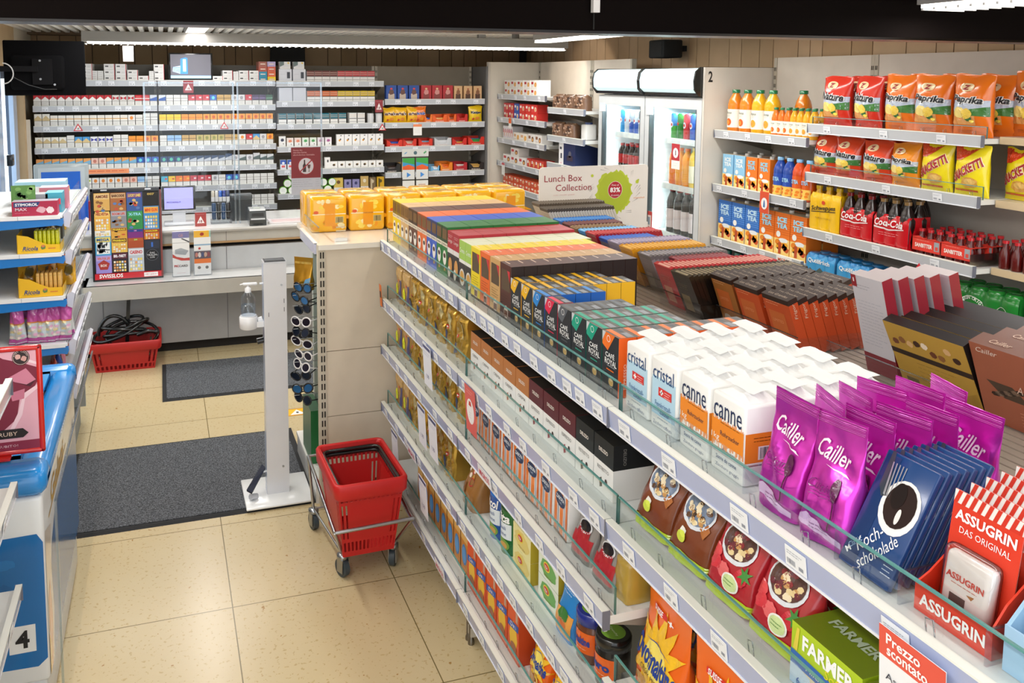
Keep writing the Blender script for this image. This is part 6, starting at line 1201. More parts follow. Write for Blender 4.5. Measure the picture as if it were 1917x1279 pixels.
for lab, x, z, w, h, c, f in (('orange tray of sweets next to the orange bag', 2.30, 1.543, .075, .08, 'ee7a24p', ('2450a8g',)), ('long orange tray of bars on the second sweets shelf', 2.41, 1.543, .14, .078, 'ee641cp', ('e8a04cg', 'd8542cg')), ('second orange tray of bars, closer to the yellow liquorice bag', 2.525, 1.543, .085, .08, 'ee641cp', ('9a4a24g',)), ('red tray of bars beside the yellow liquorice bag', 2.625, 1.543, .105, .08, 'd0281cp', ('c8322ag',)),
    ('red tray with blue mark at the tobacco end of the third sweets shelf', 1.985, 1.329, .145, .07, R_, ('d8542cg', '2a4ab0g')), ('red tray, second on the third sweets shelf', 2.125, 1.329, .125, .075, R_, ('d8b0a0g',)), ('red tray, third on the third sweets shelf', 2.275, 1.329, .13, .075, R_, ('c8422ag', '6ab0d8g')), ('silver tray of bars on the third sweets shelf', 2.44, 1.329, .16, .08, 'c9ccd0p', ('d9dce0g',)), ('red tray with yellow bars on the third sweets shelf', 2.6, 1.329, .14, .075, 'd2261cp', ('e8b03cg', '8a2a20g')), ('red tray with green bars at the end of the third sweets shelf', 2.765, 1.329, .16, .085, R_, ('3fa04ag', '3f8ad0g')),
    ('black tray of bars at the tobacco end of the fourth sweets shelf', 1.96, 1.097, .15, .085, '1d1a1ap', ('3a2a24g',)), ('tan tray beside the black bars', 2.08, 1.097, .06, .085, 'd9b26ap', ('e8c88ag',)), ('pale blue tray on the fourth sweets shelf', 2.37, 1.097, .09, .06, '7ab8e0p', ('e8f0f8g',)), ('orange tray on the fourth sweets shelf', 2.47, 1.097, .125, .085, 'ee861cp', ('e86a1cg',)), ('crimson tray on the fourth sweets shelf', 2.61, 1.097, .13, .08, 'b8242ep', ('c8343eg', 'e8e0dcg')), ('dark tray of tan bars at the end of the fourth sweets shelf', 2.765, 1.097, .15, .075, '2a221ep', ('d9ab5cg',)),
    ('dark tray with orange sweets on the lowest visible sweets shelf', 1.97, .899, .14, .055, '3a3230p', ('ee6a1cg',)), ('grey tray with blue sweets on the lowest visible sweets shelf', 2.42, .899, .16, .05, '6a6460p', ('3ab0dcg', 'ee7a1cg')), ('grey tray with orange sweets on the lowest visible sweets shelf', 2.58, .899, .13, .05, '6a6460p', ('ee6a1cg',)), ('clear tray with white sweets at the end of the lowest visible shelf', 2.75, .899, .16, .065, 'b9b4acp', ('eceae6g',))):
    tray(lab, x, z, w, h, c, f, int(x*100))
def ageart(a, w, h): a.lines(-w*.36, -h*.14, w*.36, 1, .01, 'e0b0b0p'); a.poly([(-w*.34, -h*.78), (w*.34, -h*.78), (0, -h*.26)], 'f0eae8p', 2); a.text('18', 0, -h*.63, h*.2, '8a2030p', 4, bold=.02); a.lines(-w*.36, -h*.9, w*.36, 1, .01, 'e0b0b0p')
sign('age_notice', 'dark red notice with white triangle hanging below the small screen', (.22, YT-.008, 1.925), 0, .08, .1, ageart, col='8f2530p'); sign('age_notice', 'dark red notice with white triangle between tobacco and sweets', (1.83, YT-.008, 1.76), 0, .07, .11, ageart, col='8f2530p')
triangle('age_sign', 'red triangular sign on the rail behind the lottery rack', (-.63, YT-.005, 1.585), 0, .07, .06); triangle('age_sign', 'red triangular sign on the rail of orange packs', (.5, YT-.005, 1.585), 0, .07, .06); triangle('age_sign', 'red triangular sign at the sweets end of the tobacco rails', (1.86, YT-.006, 1.55), 0, .07, .06)
sign('price_sign', 'white card with orange top hanging from the second sweets shelf', (2.185, YT-.008, 1.54), 0, .08, .1, lambda a, w, h: (a.rect(-w/2, -.022, w/2, 0, 'ee8a5ap'), a.lines(-w*.4, -.045, w*.4, 3, .014, 'c8c8cap')), 'price card')
b = MB(); b.box(-.16, .16, -.001, 0, -.018, .018, 'f09a6ap'); front(b, -.001).lines(-.15, .0, .15, 1, .01, 'd8603cp', th=.006); tag(obj('rail_label', b, loc=(-.42, YT-.002, 1.195)), 'long orange strip on the tobacco rail above the white packs', 'label')
t = thing('advert_screen', 'small screen showing a blue picture on the top board', 'screen', (.245, YT+.035, 1.931))
b = MB(); b.rbox(-.175, .175, 0, .03, 0, .222, '0f1012g', .006); obj('screen_frame', b, t)
b = MB(); b.box(-.16, .16, -.001, -.0004, .012, .21, emit('6f6e78', .55)); a = front(b, -.001)
a.poly([(-.145, .07), (-.08, .05), (-.07, .12), (-.14, .105)], emit('bcd8f8', 1.2)); a.poly([(-.085, .05), (-.025, .05), (-.025, .18), (-.04, .185), (-.08, .175)], emit('4a92e0', 1.1), 2); a.rect(-.062, .07, -.038, .17, emit('cfe4fb', 1.2), 3); a.rect(-.16, .014, .16, .036, emit('a8d0f4', 1.1), 2)
for q in range(4): a.poly([(-.14, .075+q*.008), (-.085, .062+q*.013), (-.085, .066+q*.013), (-.14, .078+q*.008)], emit('3a70c8', .8), 3)
obj('lit_picture', b, t); b = MB(); b.box(-.08, .08, .0, .12, -.013, -.0005, '1a1a1cm'); obj('screen_foot', b, t)
# ============================================================ on the cash desk
t = thing('lottery_rack', 'black lottery ticket rack with red foot strip on the desk ledge', 'ticket rack', (-.24, 6.14, .578)); LW, LH = .45, .625
b = MB(); b.box(-LW/2, LW/2, .012, .03, 0, LH, '17181ag'); b.box(-LW/2, -LW/2+.012, -.012, .03, 0, LH, '101113g'); b.box(LW/2-.012, LW/2, -.012, .03, 0, LH, '7a2a26g'); b.box(-LW/2, LW/2, -.012, .03, LH-.012, LH, '101113g'); b.box(-LW/2, LW/2, -.014, .03, 0, .012, '151517g')
for x in (-.14, .14): b.box(x-.02, x+.02, -.014, -.012, LH-.01, LH-.001, 'd8dadcs')
obj('rack_frame', b, t)
b = MB(); b.box(-LW/2+.012, LW/2-.012, -.014, .012, .012, .05, 'c8202cg'); front(b, -.014).text('SWISSLOS', -.11, .034, .026, 'f4f0eep', w=.15, bold=.03); a = front(b, -.014); a.rect(.1, .016, .19, .044, 'f0ecebp', 2); a.text('18+ Jahre', .145, .03, .012, 'c8303ap', w=.07); obj('foot_strip', b, t)
def ticket(cx, y0, y1, col, word, wc, bw, sty, seed):
    b = MB(); w = .1; b.box(-w/2, w/2, -.0015, 0, y0, y1, col); a = front(b, -.0015); R = random.Random(seed); H = y1-y0
    a.rect(-w*.46, y1-H*.3, w*.46, y1-H*.04, bw, 1); a.text(word, 0, y1-H*.17, H*.15, wc, 3, w=w*.8, bold=.04)
    if sty == 'grid':
        for q in range(20): a.rect(-w*.4+(q % 5)*w*.165, y0+H*.06+(q//5)*H*.14, -w*.4+(q % 5)*w*.165+w*.12, y0+H*.06+(q//5)*H*.14+H*.1, R.choice(('f0e8d0p', 'e8d060p', 'd8e0e8p', 'e0a060p')), 2)
    elif sty == 'maze':
        a.rect(-w*.42, y0+.01, w*.42, y1-H*.32, 'e9e9e6p', 2)
        for q in range(26): u, v = R.uniform(-w*.4, w*.3), R.uniform(y0+.012, y1-H*.4); a.rect(u, v, u+R.choice((.006, .022)), v+R.choice((.006, .02)), '23262cp', 3)
    elif sty == 'pent': a.poly([(w*.4*sin(2*pi*q/5), (y0+y1)/2-H*.05+H*.3*cos(2*pi*q/5)) for q in range(5)][::-1], 'a8342ap', 3); a.text('BOX', 0, (y0+y1)/2-H*.06, H*.14, 'f0dcd0p', 5, w=w*.4, bold=.03)
    elif sty == 'blob':
        for q in range(7): a.blob(R.uniform(-w*.35, w*.35), R.uniform(y0+H*.1, y1-H*.35), w*.14, H*.08, R.choice(('8a5a34p', 'd9b070p', '5a7ab0p', 'c8543ap', 'e8d8a0p')), 2, seed=q)
    elif sty == 'seal': a.ell(0, (y0+y1)/2, w*.4, H*.18, '101114p', 2); a.ring(0, (y0+y1)/2, w*.4, H*.18, .002, '6a6e78p', 3); a.text('DAS', 0, (y0+y1)/2+H*.07, H*.055, 'e8e8eap', 5); a.text('TRAUM-', 0, (y0+y1)/2, H*.055, 'e8e8eap', 5, w=w*.7); a.text('LOS', 0, (y0+y1)/2-H*.07, H*.055, 'e8e8eap', 5)
    obj('ticket_panel', b, t, (cx, -.002, 0))
for c in ((-.155, .46, .6, 'd9a85ap', 'AMORE', '7a3a24p', 'e9c58ap', 'blob', 1), (-.155, .345, .48, 'e8b04ap', 'HELVETIA', 'a83a2ap', 'f0c870p', 'grid', 2), (-.155, .305, .345, 'e6e2dap', 'Rento', '4a4a4ap', 'f0ece4p', 'grid', 3), (-.155, .175, .305, '3fa0d0p', 'MEGA', '2a5a90p', 'e8d060p', 'maze', 4), (-.155, .052, .175, '9a8ad0p', 'WIN FOR LIFE', 'd86a4ap', 'b8a8dcp', 'pent', 5),
          (-.052, .475, .6, 'a8683ap', 'BARCODE', '5a2f1cp', 'd8b080p', 'blob', 6), (-.052, .36, .475, '8a8a90p', 'BOOM LIFE', 'd85a4ap', 'b0b0b8p', 'blob', 7), (-.052, .29, .36, 'd9a03cp', 'PHARAO', 'f0d830p', '8a4a24p', 'blob', 8), (-.052, .19, .29, 'e0b050p', 'PHARAO', 'f0d830p', '6a3a20p', 'grid', 9), (-.052, .052, .19, '2a1d24p', '800.- PARTY', 'f4f0f4p', '5a1a2cp', 'grid', 10),
          (.052, .47, .6, '3a5a9ap', 'LUCKY LINES', 'f0d060p', '7a4a8ap', 'blob', 11), (.052, .345, .47, '2f8a4ap', 'X-TRA', '9ad8f0p', '3f9a5ap', 'blob', 12), (.052, .285, .345, '7a2a7ap', '10', 'f0a0d0p', '24408ap', 'none', 13), (.052, .215, .285, 'a84a24p', '20', 'a8e070p', 'b05a2ap', 'none', 14), (.052, .052, .215, 'b8c0c8p', 'CASINO', 'c8404ap', 'd8dce0p', 'grid', 15),
          (.157, .5, .6, '1d1a18p', '007', 'c9ab5ap', '24211cp', 'none', 16), (.157, .34, .5, '4a90c8p', 'MINI GUN', 'e8542ap', 'f0b04ap', 'grid', 17), (.157, .27, .34, 'c8601cp', 'KNACKER', 'f4d82ap', '8a2a1cp', 'grid', 18), (.157, .052, .27, '1b1e26p', '1', '3a6ac0p', '2a3040p', 'seal', 19)): ticket(*c)
def brochure(label, x, artf):
    t = thing('brochure_holder', label, 'brochure holder', (x, 6.12, .578)); b = MB(); b.box(-.062, .062, -.004, -.002, 0, .18, PLEX); b.box(-.062, .062, .025, .027, 0, .29, PLEX); b.box(-.062, .062, -.004, .08, 0, .003, PLEX); obj('holder', b, t)
    b = MB(); b.box(-.056, .056, 0, .02, .004, .315, 'eceae8p'); artf(front(b, 0)); obj('leaflet_stack', b, t)
def bro1(a): a.rect(-.056, .27, .056, .315, '7d7aa8p'); a.text('GB', 0, .288, .02, 'c89a9ap', w=.03); a.rect(-.056, .235, .056, .238, 'b0aeacp'); a.poly([(.0, .265), (.056, .235), (.056, .245), (.01, .268)], '4a4a4cp', 2); a.poly([(-.056, .16), (-.03, .14), (.02, .128), (.056, .13), (.056, .11), (.0, .112), (-.056, .135)], 'c8362ap', 2); a.poly([(-.04, .16), (.03, .15), (.05, .18), (.0, .2), (-.04, .19)], 'a8acb0p', 1); a.text('PICCARD', -.002, .075, .016, '4a3a3ap', w=.09, bold=.02); a.text('PIC', -.031, .075, .016, 'c8303ap', 5, w=.03, bold=.03); a.lines(-.03, .025, .03, 1, .01, 'c87a7ap')
def bro2(a): a.rect(-.056, .268, .046, .315, 'ecb43cp'); a.rect(.046, .268, .056, .315, '9ac8b8p'); a.blob(-.002, .29, .016, .014, 'a8342ap', 2); a.rect(-.056, .21, .056, .22, '8fb0c8p'); a.blob(-.02, .19, .01, .01, 'b03a34p', 2); a.rect(-.056, .115, .056, .172, '5a4a54p'); [a.blob(-.04+q*.02, .145, .012, .02, ('c87a6ap', 'e8d8d0p', '3a4a7ap', 'd0a890p', '8a3a44p')[q], 2, seed=q) for q in range(5)]; a.rect(-.056, .085, .056, .117, 'ee761cp', 2); a.ell(-.024, .055, .011, .011, '6a6866p', 2); a.ell(.028, .055, .011, .011, '6a6866p', 2); a.lines(-.04, .03, .04, 2, .01, 'c8c6c4p')
brochure('clear brochure holder with red and grey leaflets on the desk ledge', .105, bro1); brochure('clear brochure holder with orange banded leaflets on the desk ledge', .248, bro2)
t = thing('till_display', 'white till display with a lilac screen on the cash desk', 'till display', (.105, 6.478, .886))
b = MB(); b.rbox(-.105, .105, -.06, .08, 0, .018, 'e6e6e8g', .006); obj('display_base', b, t); b = MB(); b.prism([(-.01, .015), (.03, .015), (.045, .14), (.01, .14)], 0, -.045, .045, 'e0e0e2g'); obj('display_neck', b, t)
b = MB(); b.rbox(-.118, .118, -.012, .012, .1, .282, '17181bg', .006); b.box(-.118, .118, -.0125, .0125, .094, .104, 'd8d8dag'); b.box(-.1, .1, -.0132, -.0125, .115, .27, emit('a9a6ee', .95)); a = front(b, -.0133); a.text('PICCADILLY', -.035, .165, .011, emit('4a2f8a', .3), w=.1, bold=.03, shear=.2); obj('display_screen', b, t)
sign('age_notice', 'red card with a white triangle standing on the cash desk', (.25, 6.35, .985), 0, .078, .1, ageart, col='a8413ep')
b = MB(); b.box(.24, .26, 6.351, 6.38, .885, .887, 'a8413ep') if 0 else None
t = thing('lighter_stand', 'clear acrylic stand of blue and black lighters on the cash desk', 'lighter stand', (.4, 6.445, .886))
b = MB(); b.box(-.075, .075, -.03, .06, 0, .025, FROST); b.box(-.075, .075, .058, .062, 0, .25, PLEX)
for s in (-1, 1): b.box(s*.075-.0015, s*.075+.0015, -.03, .062, 0, .25, PLEX)
obj('stand_case', b, t)
for q in range(4): b = MB(); b.rbox(-.066+q*.034, -.036+q*.034, -.01, .02, .027, .15, ('2a4a70g', '121316g')[q % 2], .008); b.box(-.066+q*.034, -.036+q*.034, -.012, .02, .085, .088, 'c9ccd0s'); obj('lighter', b, t)
for q, c in enumerate(('d8d0c0g', 'e8e4dcg', '2a6ad0g', '3a4a9ag', '34406ag')): b = MB(); b.rbox(-.066+q*.027, -.043+q*.027, .03, .05, .155, .235, c, .006); b.box(-.066+q*.027, -.043+q*.027, .029, .05, .155, .19, 'ecebeap'); obj('lighter', b, t)
t = thing('card_terminal', 'dark card terminal behind the acrylic screen on the cash desk', 'card terminal', (.54, 6.56, .886)); b = MB(); b.prism([(-.05, 0), (.06, 0), (.06, .13), (-.02, .19), (-.05, .17)], 0, -.07, .09, '3f4346g'); obj('terminal_body', b, t); b = MB(); b.rbox(-.075, .095, -.06, .02, .155, .2, '55595cg', .012); obj('terminal_head', b, t)
t = thing('label_printer', 'grey and black label printer on the cash desk', 'printer', (.645, 6.252, .886)); b = MB(); b.prism([(0, 0), (.14, 0), (.14, .105), (.02, .105), (-.012, .04)], 0, -.06, .06, '4a4e50g'); obj('printer_body', b, t)
b = MB(); b.prism([(.018, .1052), (.14, .1052), (.14, .118), (.03, .118)], 0, -.056, .056, 'c9cccdg'); t_ = topf(b, .1182); t_.rect(-.03, .045, .025, .1, '6f7a74p'); t_.rect(-.024, .055, .02, .09, 'b8c0b4p', 2); obj('printer_lid', b, t)
b = MB(); a = plane(b, (0, -.0126, .04), (1, 0, 0), Vector((0, .032, .065)).normalized()); a.rect(-.05, .005, .05, .016, 'b9bcbep'); a.rect(-.042, .03, .042, .055, '1d1f20p'); a2 = plane(b, (0, -.004, .0), (1, 0, 0), Vector((0, -.012, .04)).normalized()); a2.rect(-.035, .008, .035, .014, '101011p', 3); obj('printer_front', b, t)
b = MB(); b.rbox(-.13, .17, -.1, .1, 0, .006, 'dcd8d8g', .002); a = topf(b, .0061); a.rect(-.12, -.09, .16, .09, 'e8e0e0p'); a.rect(-.1, -.07, .14, .06, 'e6cccap', 2); tag(obj('change_mat', b, loc=(.86, 6.40, .8855)), 'pale pink and white change mat on the cash desk', 'mat')
t = thing('terminal_monitor', 'grey and blue back of a monitor behind the sweets rack', 'monitor', (-.7, 6.72, .886)); b = MB(); b.rbox(-.18, .185, 0, .05, .14, .44, '9fa7a8g', .01); b.box(-.15, .16, -.001, 0, .165, .415, 'b5bdbep'); b.box(-.13, .13, -.003, .0, .1, .385, '1f5fbfg'); obj('monitor_back', b, t); b = MB(); b.box(-.06, .06, .01, .05, 0, .14, '8a9294g'); b.box(-.1, .1, -.04, .1, 0, .012, '8a9294g'); obj('monitor_foot', b, t)
b = MB(); b.rbox(-.1, .06, -.02, .06, 0, .24, '1d55b8g', .008); b.box(.06, .07, 0, .05, .06, .2, 'a8303ap'); tag(obj('document_box', b, loc=(-.56, 6.42, .886)), 'blue box standing on the cash desk beside the lottery rack', 'box')
t = thing('alcohol_notice', 'dark red no alcohol notice with grey list hanging on the acrylic screen', 'sign', (1.02, 6.394, 1.08)); b = MB(); b.box(-.11, .11, -.002, 0, .125, .355, '7e2a30p'); b.box(-.11, .11, -.002, 0, 0, .125, 'b5b5bep'); a = front(b, -.002)
a.text('Gemäss Art.', -.095, .335, .012, 'd8a8a8p', w=.07, al='l'); a.text('werden keine', -.095, .318, .012, 'd8a8a8p', w=.1, al='l'); a.text('alkoholischen Getränke', -.095, .3, .012, 'd8a8a8p', w=.16, al='l')
a.ell(0, .215, .062, .066, 'c9c4c8p', 2); a.ring(0, .215, .062, .066, .006, '9a3038p', 3); a.poly([(-.024, .17), (.0, .17), (.0, .22), (-.006, .235), (-.006, .262), (-.016, .262), (-.016, .235), (-.024, .22)], '3a2a2cp', 4); a.poly([(.01, .225), (.034, .225), (.03, .2), (.024, .196), (.024, .176), (.032, .172), (.012, .172), (.02, .176), (.02, .196), (.013, .2)], '5a3a34p', 4); a.poly([(-.048, .176), (-.042, .17), (.046, .256), (.04, .262)], '9a3038p', 5)
a.lines(-.098, .11, .05, 4, .016, '6a6a74p'); a.lines(.07, .11, .1, 4, .016, '6a6a74p'); a.rect(.03, .02, .09, .03, '2a2a30p'); obj('notice_sheet', b, t)
t = thing('gift_card_rack', 'wire rack of gift cards standing on the cash desk before the sweets', 'card rack', (1.862, 6.36, .886))
b = MB()
for x in (-.108, 0, .108): b.cyl((x, .01, 0), (x, .01, .5), .003, '3a3d3es', 6)
for z in (.05, .18, .32, .46): b.cyl((-.108, .008, z), (.108, .008, z), .002, 'a9acaes', 6)
b.box(-.11, .11, -.02, .09, 0, .008, 'c9cccds'); obj('wire_frame', b, t)
b = MB(); b.box(-.107, .107, -.002, 0, .462, .52, 'd9dcdap'); a = front(b, -.002); a.ell(0, .49, .014, .014, '4a6a78p'); a.poly([(-.09, .48), (-.07, .49), (-.065, .5), (-.085, .49)], '4a9ad0p'); a.poly([(.07, .48), (.09, .495), (.085, .505), (.065, .49)], '4aa86ap'); obj('header_card', b, t)
for i, x in enumerate((-.055, .055)):
    b = MB(); b.box(-.048, .048, -.004, 0, .285, .45, 'dfe1e2p'); a = front(b, -.004); a.rect(-.048, .36, .048, .45, '3f9ad0p'); a.poly([(-.048, .42), (.048, .4), (.048, .45), (-.048, .45)], '3fa84ap', 2); a.poly([(-.048, .36), (.048, .36), (.048, .38), (.0, .4), (-.048, .385)], 'e8622ap', 2); a.poly([(-.014, .3), (.018, .32), (-.014, .34)], '3f8ad8p', 2); a.poly([(-.014, .3), (.018, .32), (.004, .311)], 'e8483ap', 3); obj('gift_card', b, t, (x, 0, 0))
    b = MB(); b.box(-.048, .048, -.004, 0, .09, .275, 'e4e4e2p'); a = front(b, -.004)
    if i == 0: a.rect(-.04, .15, .04, .22, '4a6a9ap'); a.blob(0, .185, .03, .02, 'b8c0c8p', 2)
    else: a.rect(-.048, .09, .048, .15, 'c8343ap'); a.text('google', 0, .12, .014, 'f0e8e8p', w=.06) if 0 else a.lines(-.03, .12, .03, 1, .01, 'f0dcdcp', th=.006); a.lines(-.03, .24, .03, 4, .02, 'c88a5ap', th=.006)
    obj('gift_card', b, t, (x, 0, 0))
# ============================================================ shopping baskets
def basket(w0, d0, w1, d1, h, col='c41d1cp'):
    """open basket with slotted walls: bottom w0 x d0, rim w1 x d1; centred, base at z=0"""
    b = MB(); T = .004
    def wall(p00, p10, p11, p01, n):
        p00, p10, p11, p01 = map(Vector, (p00, p10, p11, p01)); nn = (p10-p00).cross(p01-p00).normalized()
        def P(u, v): return (p00*(1-u)+p10*u)*(1-v)+(p01*(1-u)+p11*u)*v
        def slab(u0, u1, v0, v1):
            q = [P(u0, v0), P(u1, v0), P(u1, v1), P(u0, v1)]; r = [x-nn*T for x in q]
            b.add(q+r, [(0, 1, 2, 3), (7, 6, 5, 4), (0, 4, 5, 1), (1, 5, 6, 2), (2, 6, 7, 3), (3, 7, 4, 0)], col)
        for v0, v1 in ((0, .07), (.2, .25), (.72, .76), (.86, 1)): slab(0, 1, v0, v1)
        for v0, v1 in ((.07, .2), (.76, .86)):
            for k in range(n): slab(k/n, (k+.45)/n, v0, v1)
            slab(.975, 1, v0, v1)
        slab(.2, .8, .25, .72)
        for u0, u1 in ((0, .03), (.06, .1), (.13, .2), (.8, .87), (.9, .94), (.97, 1)): slab(u0, u1, .25, .72)
    a, c, e, f = w0/2, d0/2, w1/2, d1/2
    wall((-a, -c, 0), (a, -c, 0), (e, -f, h), (-e, -f, h), 14); wall((a, -c, 0), (a, c, 0), (e, f, h), (e, -f, h), 18)
    wall((a, c, 0), (-a, c, 0), (-e, f, h), (e, f, h), 14); wall((-a, c, 0), (-a, -c, 0), (-e, -f, h), (-e, f, h), 18)
    b.box(-a, a, -c, c, 0, T, col)
    r = MB()   # rolled rim band
    def ring(x, y, z, rad=.03):
        o = []
        for cx, cy, a0 in ((x-rad, -y+rad, -pi/2), (x-rad, y-rad, 0), (-x+rad, y-rad, pi/2), (-x+rad, -y+rad, pi)): o += [(cx+rad*cos(a0+pi/2*q/5), cy+rad*sin(a0+pi/2*q/5), z) for q in range(6)]
        return o
    rs = [ring(e+.004, f+.004, h-.062), ring(e+.012, f+.012, h-.05), ring(e+.014, f+.014, h-.004), ring(e+.010, f+.010, h+.004), ring(e+.002, f+.002, h+.004), ring(e-.002, f-.002, h-.01)]
    n = len(rs[0]); v = [p for q in rs for p in q]
    r.add(v, [(j*n+i, j*n+(i+1) % n, (j+1)*n+(i+1) % n, (j+1)*n+i) for j in range(len(rs)-1) for i in range(n)], col, True)
    hd = MB(); q = [p for p in ring(e-.012, f-.012, h-.02, .035)]; hd.tube(q, .0085, '151515g', 8, True); q = [p for p in ring(e-.012, f-.012, h-.036, .035)]; hd.tube(q, .008, '1a1a1ag', 8, True)
    return b, r, hd
# basket on a wheeled frame
t = thing('basket_trolley', 'red shopping basket on a chrome wheeled frame beside the gondola', 'shopping trolley', (.722, 3.26, 0), .02)
bw, br, bh = basket(.205, .27, .265, .37, .315)
bk = obj('basket', bw, t, (0, 0, .1)); obj('rim', br, bk); obj('folded_handles', bh, bk)
b = MB(); ch = 'b8bbbes'
nl, nr, fl, fr_ = (-.15, -.215, .25), (.16, -.205, .25), (-.155, .3, .33), (.14, .3, .33)
b.tube([fl, nl], .0075, ch); b.tube([nl, nr], .0075, ch); b.tube([nr, fr_], .0075, ch); b.tube([fl, fr_], .006, ch)
wl = [(-.095, -.09, 0), (.115, -.08, 0), (-.135, .3, 0), (.125, .3, 0)]
for p, q in zip((nl, nr, fl, fr_), wl): b.tube([p, (q[0], q[1], .085)], .0065, ch)
b.tube([(wl[0][0], wl[0][1], .088), (wl[1][0], wl[1][1], .088)], .005, ch); b.tube([(wl[0][0], wl[0][1], .09), (wl[2][0], wl[2][1], .09)], .005, ch); b.tube([(wl[1][0], wl[1][1], .09), (wl[3][0], wl[3][1], .09)], .005, ch); b.tube([(wl[2][0], wl[2][1], .09), (wl[3][0], wl[3][1], .09)], .005, ch)
for k in range(4): x = -.06+k*.045; b.tube([(x, -.085, .0925), (x+.006, .295, .0925)], .003, ch, 6)
obj('wheeled_frame', b, t)
for i, q in enumerate(wl):
    a = (.4, -.5, .2, .6)[i]; b = MB(); b.tube([(-.011, 0, 0), (.011, 0, 0)], .036, '3d474cp', 20); b.tube([(-.0115, 0, 0), (.0115, 0, 0)], .02, '8b9092s', 14); b.tube([(-.014, 0, 0), (.014, 0, 0)], .006, 'd0d2d4s', 8); b.xf(Matrix.Translation((q[0], q[1], .036)) @ Matrix.Rotation(a, 4, 'Z')); w_ = obj('caster_wheel', b, t)
    b = MB(); b.box(-.017, -.013, -.022, .014, .02, .075, 'a9acaes'); b.box(.013, .017, -.022, .014, .02, .075, 'a9acaes'); b.lathe([(.02, .072), (.022, .078), (.022, .09), (.01, .094)], 'a9acaes', n=14); b.xf(Matrix.Translation((q[0], q[1], 0)) @ Matrix.Rotation(a, 4, 'Z')); obj('caster_fork', b, w_)
# basket with a hose under the desk
t = thing('shopping_basket', 'red shopping basket on the floor under the cash desk ledge', 'shopping basket', (-.272, 6.08, 0), 0)
bw, br, bh = basket(.37, .24, .44, .3, .2, 'b3201ep'); bk = obj('basket_body', bw, t); obj('rim', br, t)
b = MB(); b.prism([(.1, -.012), (.1, .012), (.47, .012), (.47, -.012)], 1, .02, .03, '17181ag'); b.xf(Matrix.Rotation(.06, 4, 'Y')); b.box(-.14, .14, .015, .03, .09, .1, '17181ag'); obj('basket_handle', b, t)
b = MB(); R = random.Random(2)
for k in range(5):
    cx, r, tz = R.uniform(-.05, .05), R.uniform(.11, .16), R.uniform(.2, .27)
    b.tube([(cx+r*cos(2*pi*q/28)*1.05, .5*r*sin(2*pi*q/28)-.01, tz+.07*sin(2*pi*q/28+k)*(1 if k < 3 else .3)+.02*k*0) for q in range(28)], .011, '141517g', 8, True)
b.tube([(-.17+.16*(1-cos(pi*q/14))/1.0*.62, .01, .21+.13*sin(pi*q/14)) for q in range(15)], .012, '161719g', 8)
b.tube([(.08, -.08, .22), (.15, -.1, .25), (.19, -.09, .235)], .012, '161719g', 8); b.ball((.2, -.09, .235), .016, '101112g')
tag(obj('rubber_hose', b, loc=(-.272, 6.08, .005)), 'black coiled rubber hose lying in the red basket under the desk', 'hose')
# hand sanitiser post
t = thing('sanitizer_stand', 'white hand sanitiser post with a pedal on the dark floor mat', 'sanitiser stand', (.465, 3.915, .0112))
b = MB(); b.rbox(-.15, .155, -.145, .155, 0, .012, 'eceeeeg', .005); obj('base_plate', b, t)
b = MB(); b.box(-.045, .058, -.035, .035, .012, 1.105, 'd9d9dbg', nx='b9c6dcg'); b.box(-.046, .059, -.036, .036, 1.1, 1.108, 'd0d2d6g')  # bluish left face paints that side's shading into the colour
for x, z in ((.035, 1.0), (.03, .14)): b.lathe([(.005, 0), (.004, .003)], 'b9bcbes', n=10) if 0 else b.cyl((x, -.038, z), (x, -.035, z), .005, 'a9acaes')
for x, z in ((-.024, .855), (.046, .875), (.046, .915)): b.box(x-.0012, x+.0012, -.0356, -.035, z, z+.02, '2a2b2em')
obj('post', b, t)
b = MB(); b.box(-.04, .054, -.033, .033, 1.108, 1.1125, '2c2f33g'); topf(b, 1.1128).rect(-.034, -.026, .048, .026, '3d4146p'); obj('top_cap', b, t)
b = MB(); b.tube([(-.05+.0, 0, .84), (-.07, 0, .835)], .012, 'eeeff0g'); b.lathe([(.036, .80), (.041, .805), (.041, .855), (.038, .858)], 'eeeff0g', (-.112, 0), 22); b.lathe([(.036, .858), (.037, .862), (.034, .862)], 'dcdee0g', (-.112, 0), 22); b.box(-.085, -.045, -.02, .02, .806, .832, 'eeeff0g'); obj('bottle_holder', b, t)
b = MB(); b.cyl((-.06, 0, 1.004), (-.045, 0, 1.004), .005, 'e6e8eag'); b.rbox(-.135, -.07, -.008, .008, 1.0, 1.012, 'f0f1f2g', .004); obj('press_arm', b, t); b = MB(); b.cyl((-.045, 0, .74), (-.075, 0, .735), .014, '1d1f22g'); obj('adjusting_knob', b, t)
b = MB(); b.prism([(-.145, .012), (-.05, .075), (-.05, .085), (-.15, .03)], 1, -.02, .012, '2b3040g') if 0 else b.add([(-.14, -.05, .05), (-.12, -.085, .05), (-.05, -.015, .13), (-.062, .02, .13), (-.14, -.05, .058), (-.12, -.085, .058), (-.05, -.015, .138), (-.062, .02, .138)], [(0, 3, 2, 1), (4, 5, 6, 7), (0, 1, 5, 4), (1, 2, 6, 5), (2, 3, 7, 6), (3, 0, 4, 7)], '2b3040g'); b.tube([(-.125, -.07, .03), (-.11, -.06, .026), (-.095, -.05, .02)], .014, 'c9ccd2g'); b.cyl((-.07, .0, .11), (-.045, 0, .11), .004, 'd8dadcs'); obj('foot_pedal', b, t)
t = thing('sanitizer_bottle', 'clear pump bottle with gel in the holder of the white post', 'bottle', (.353, 3.915, .871))
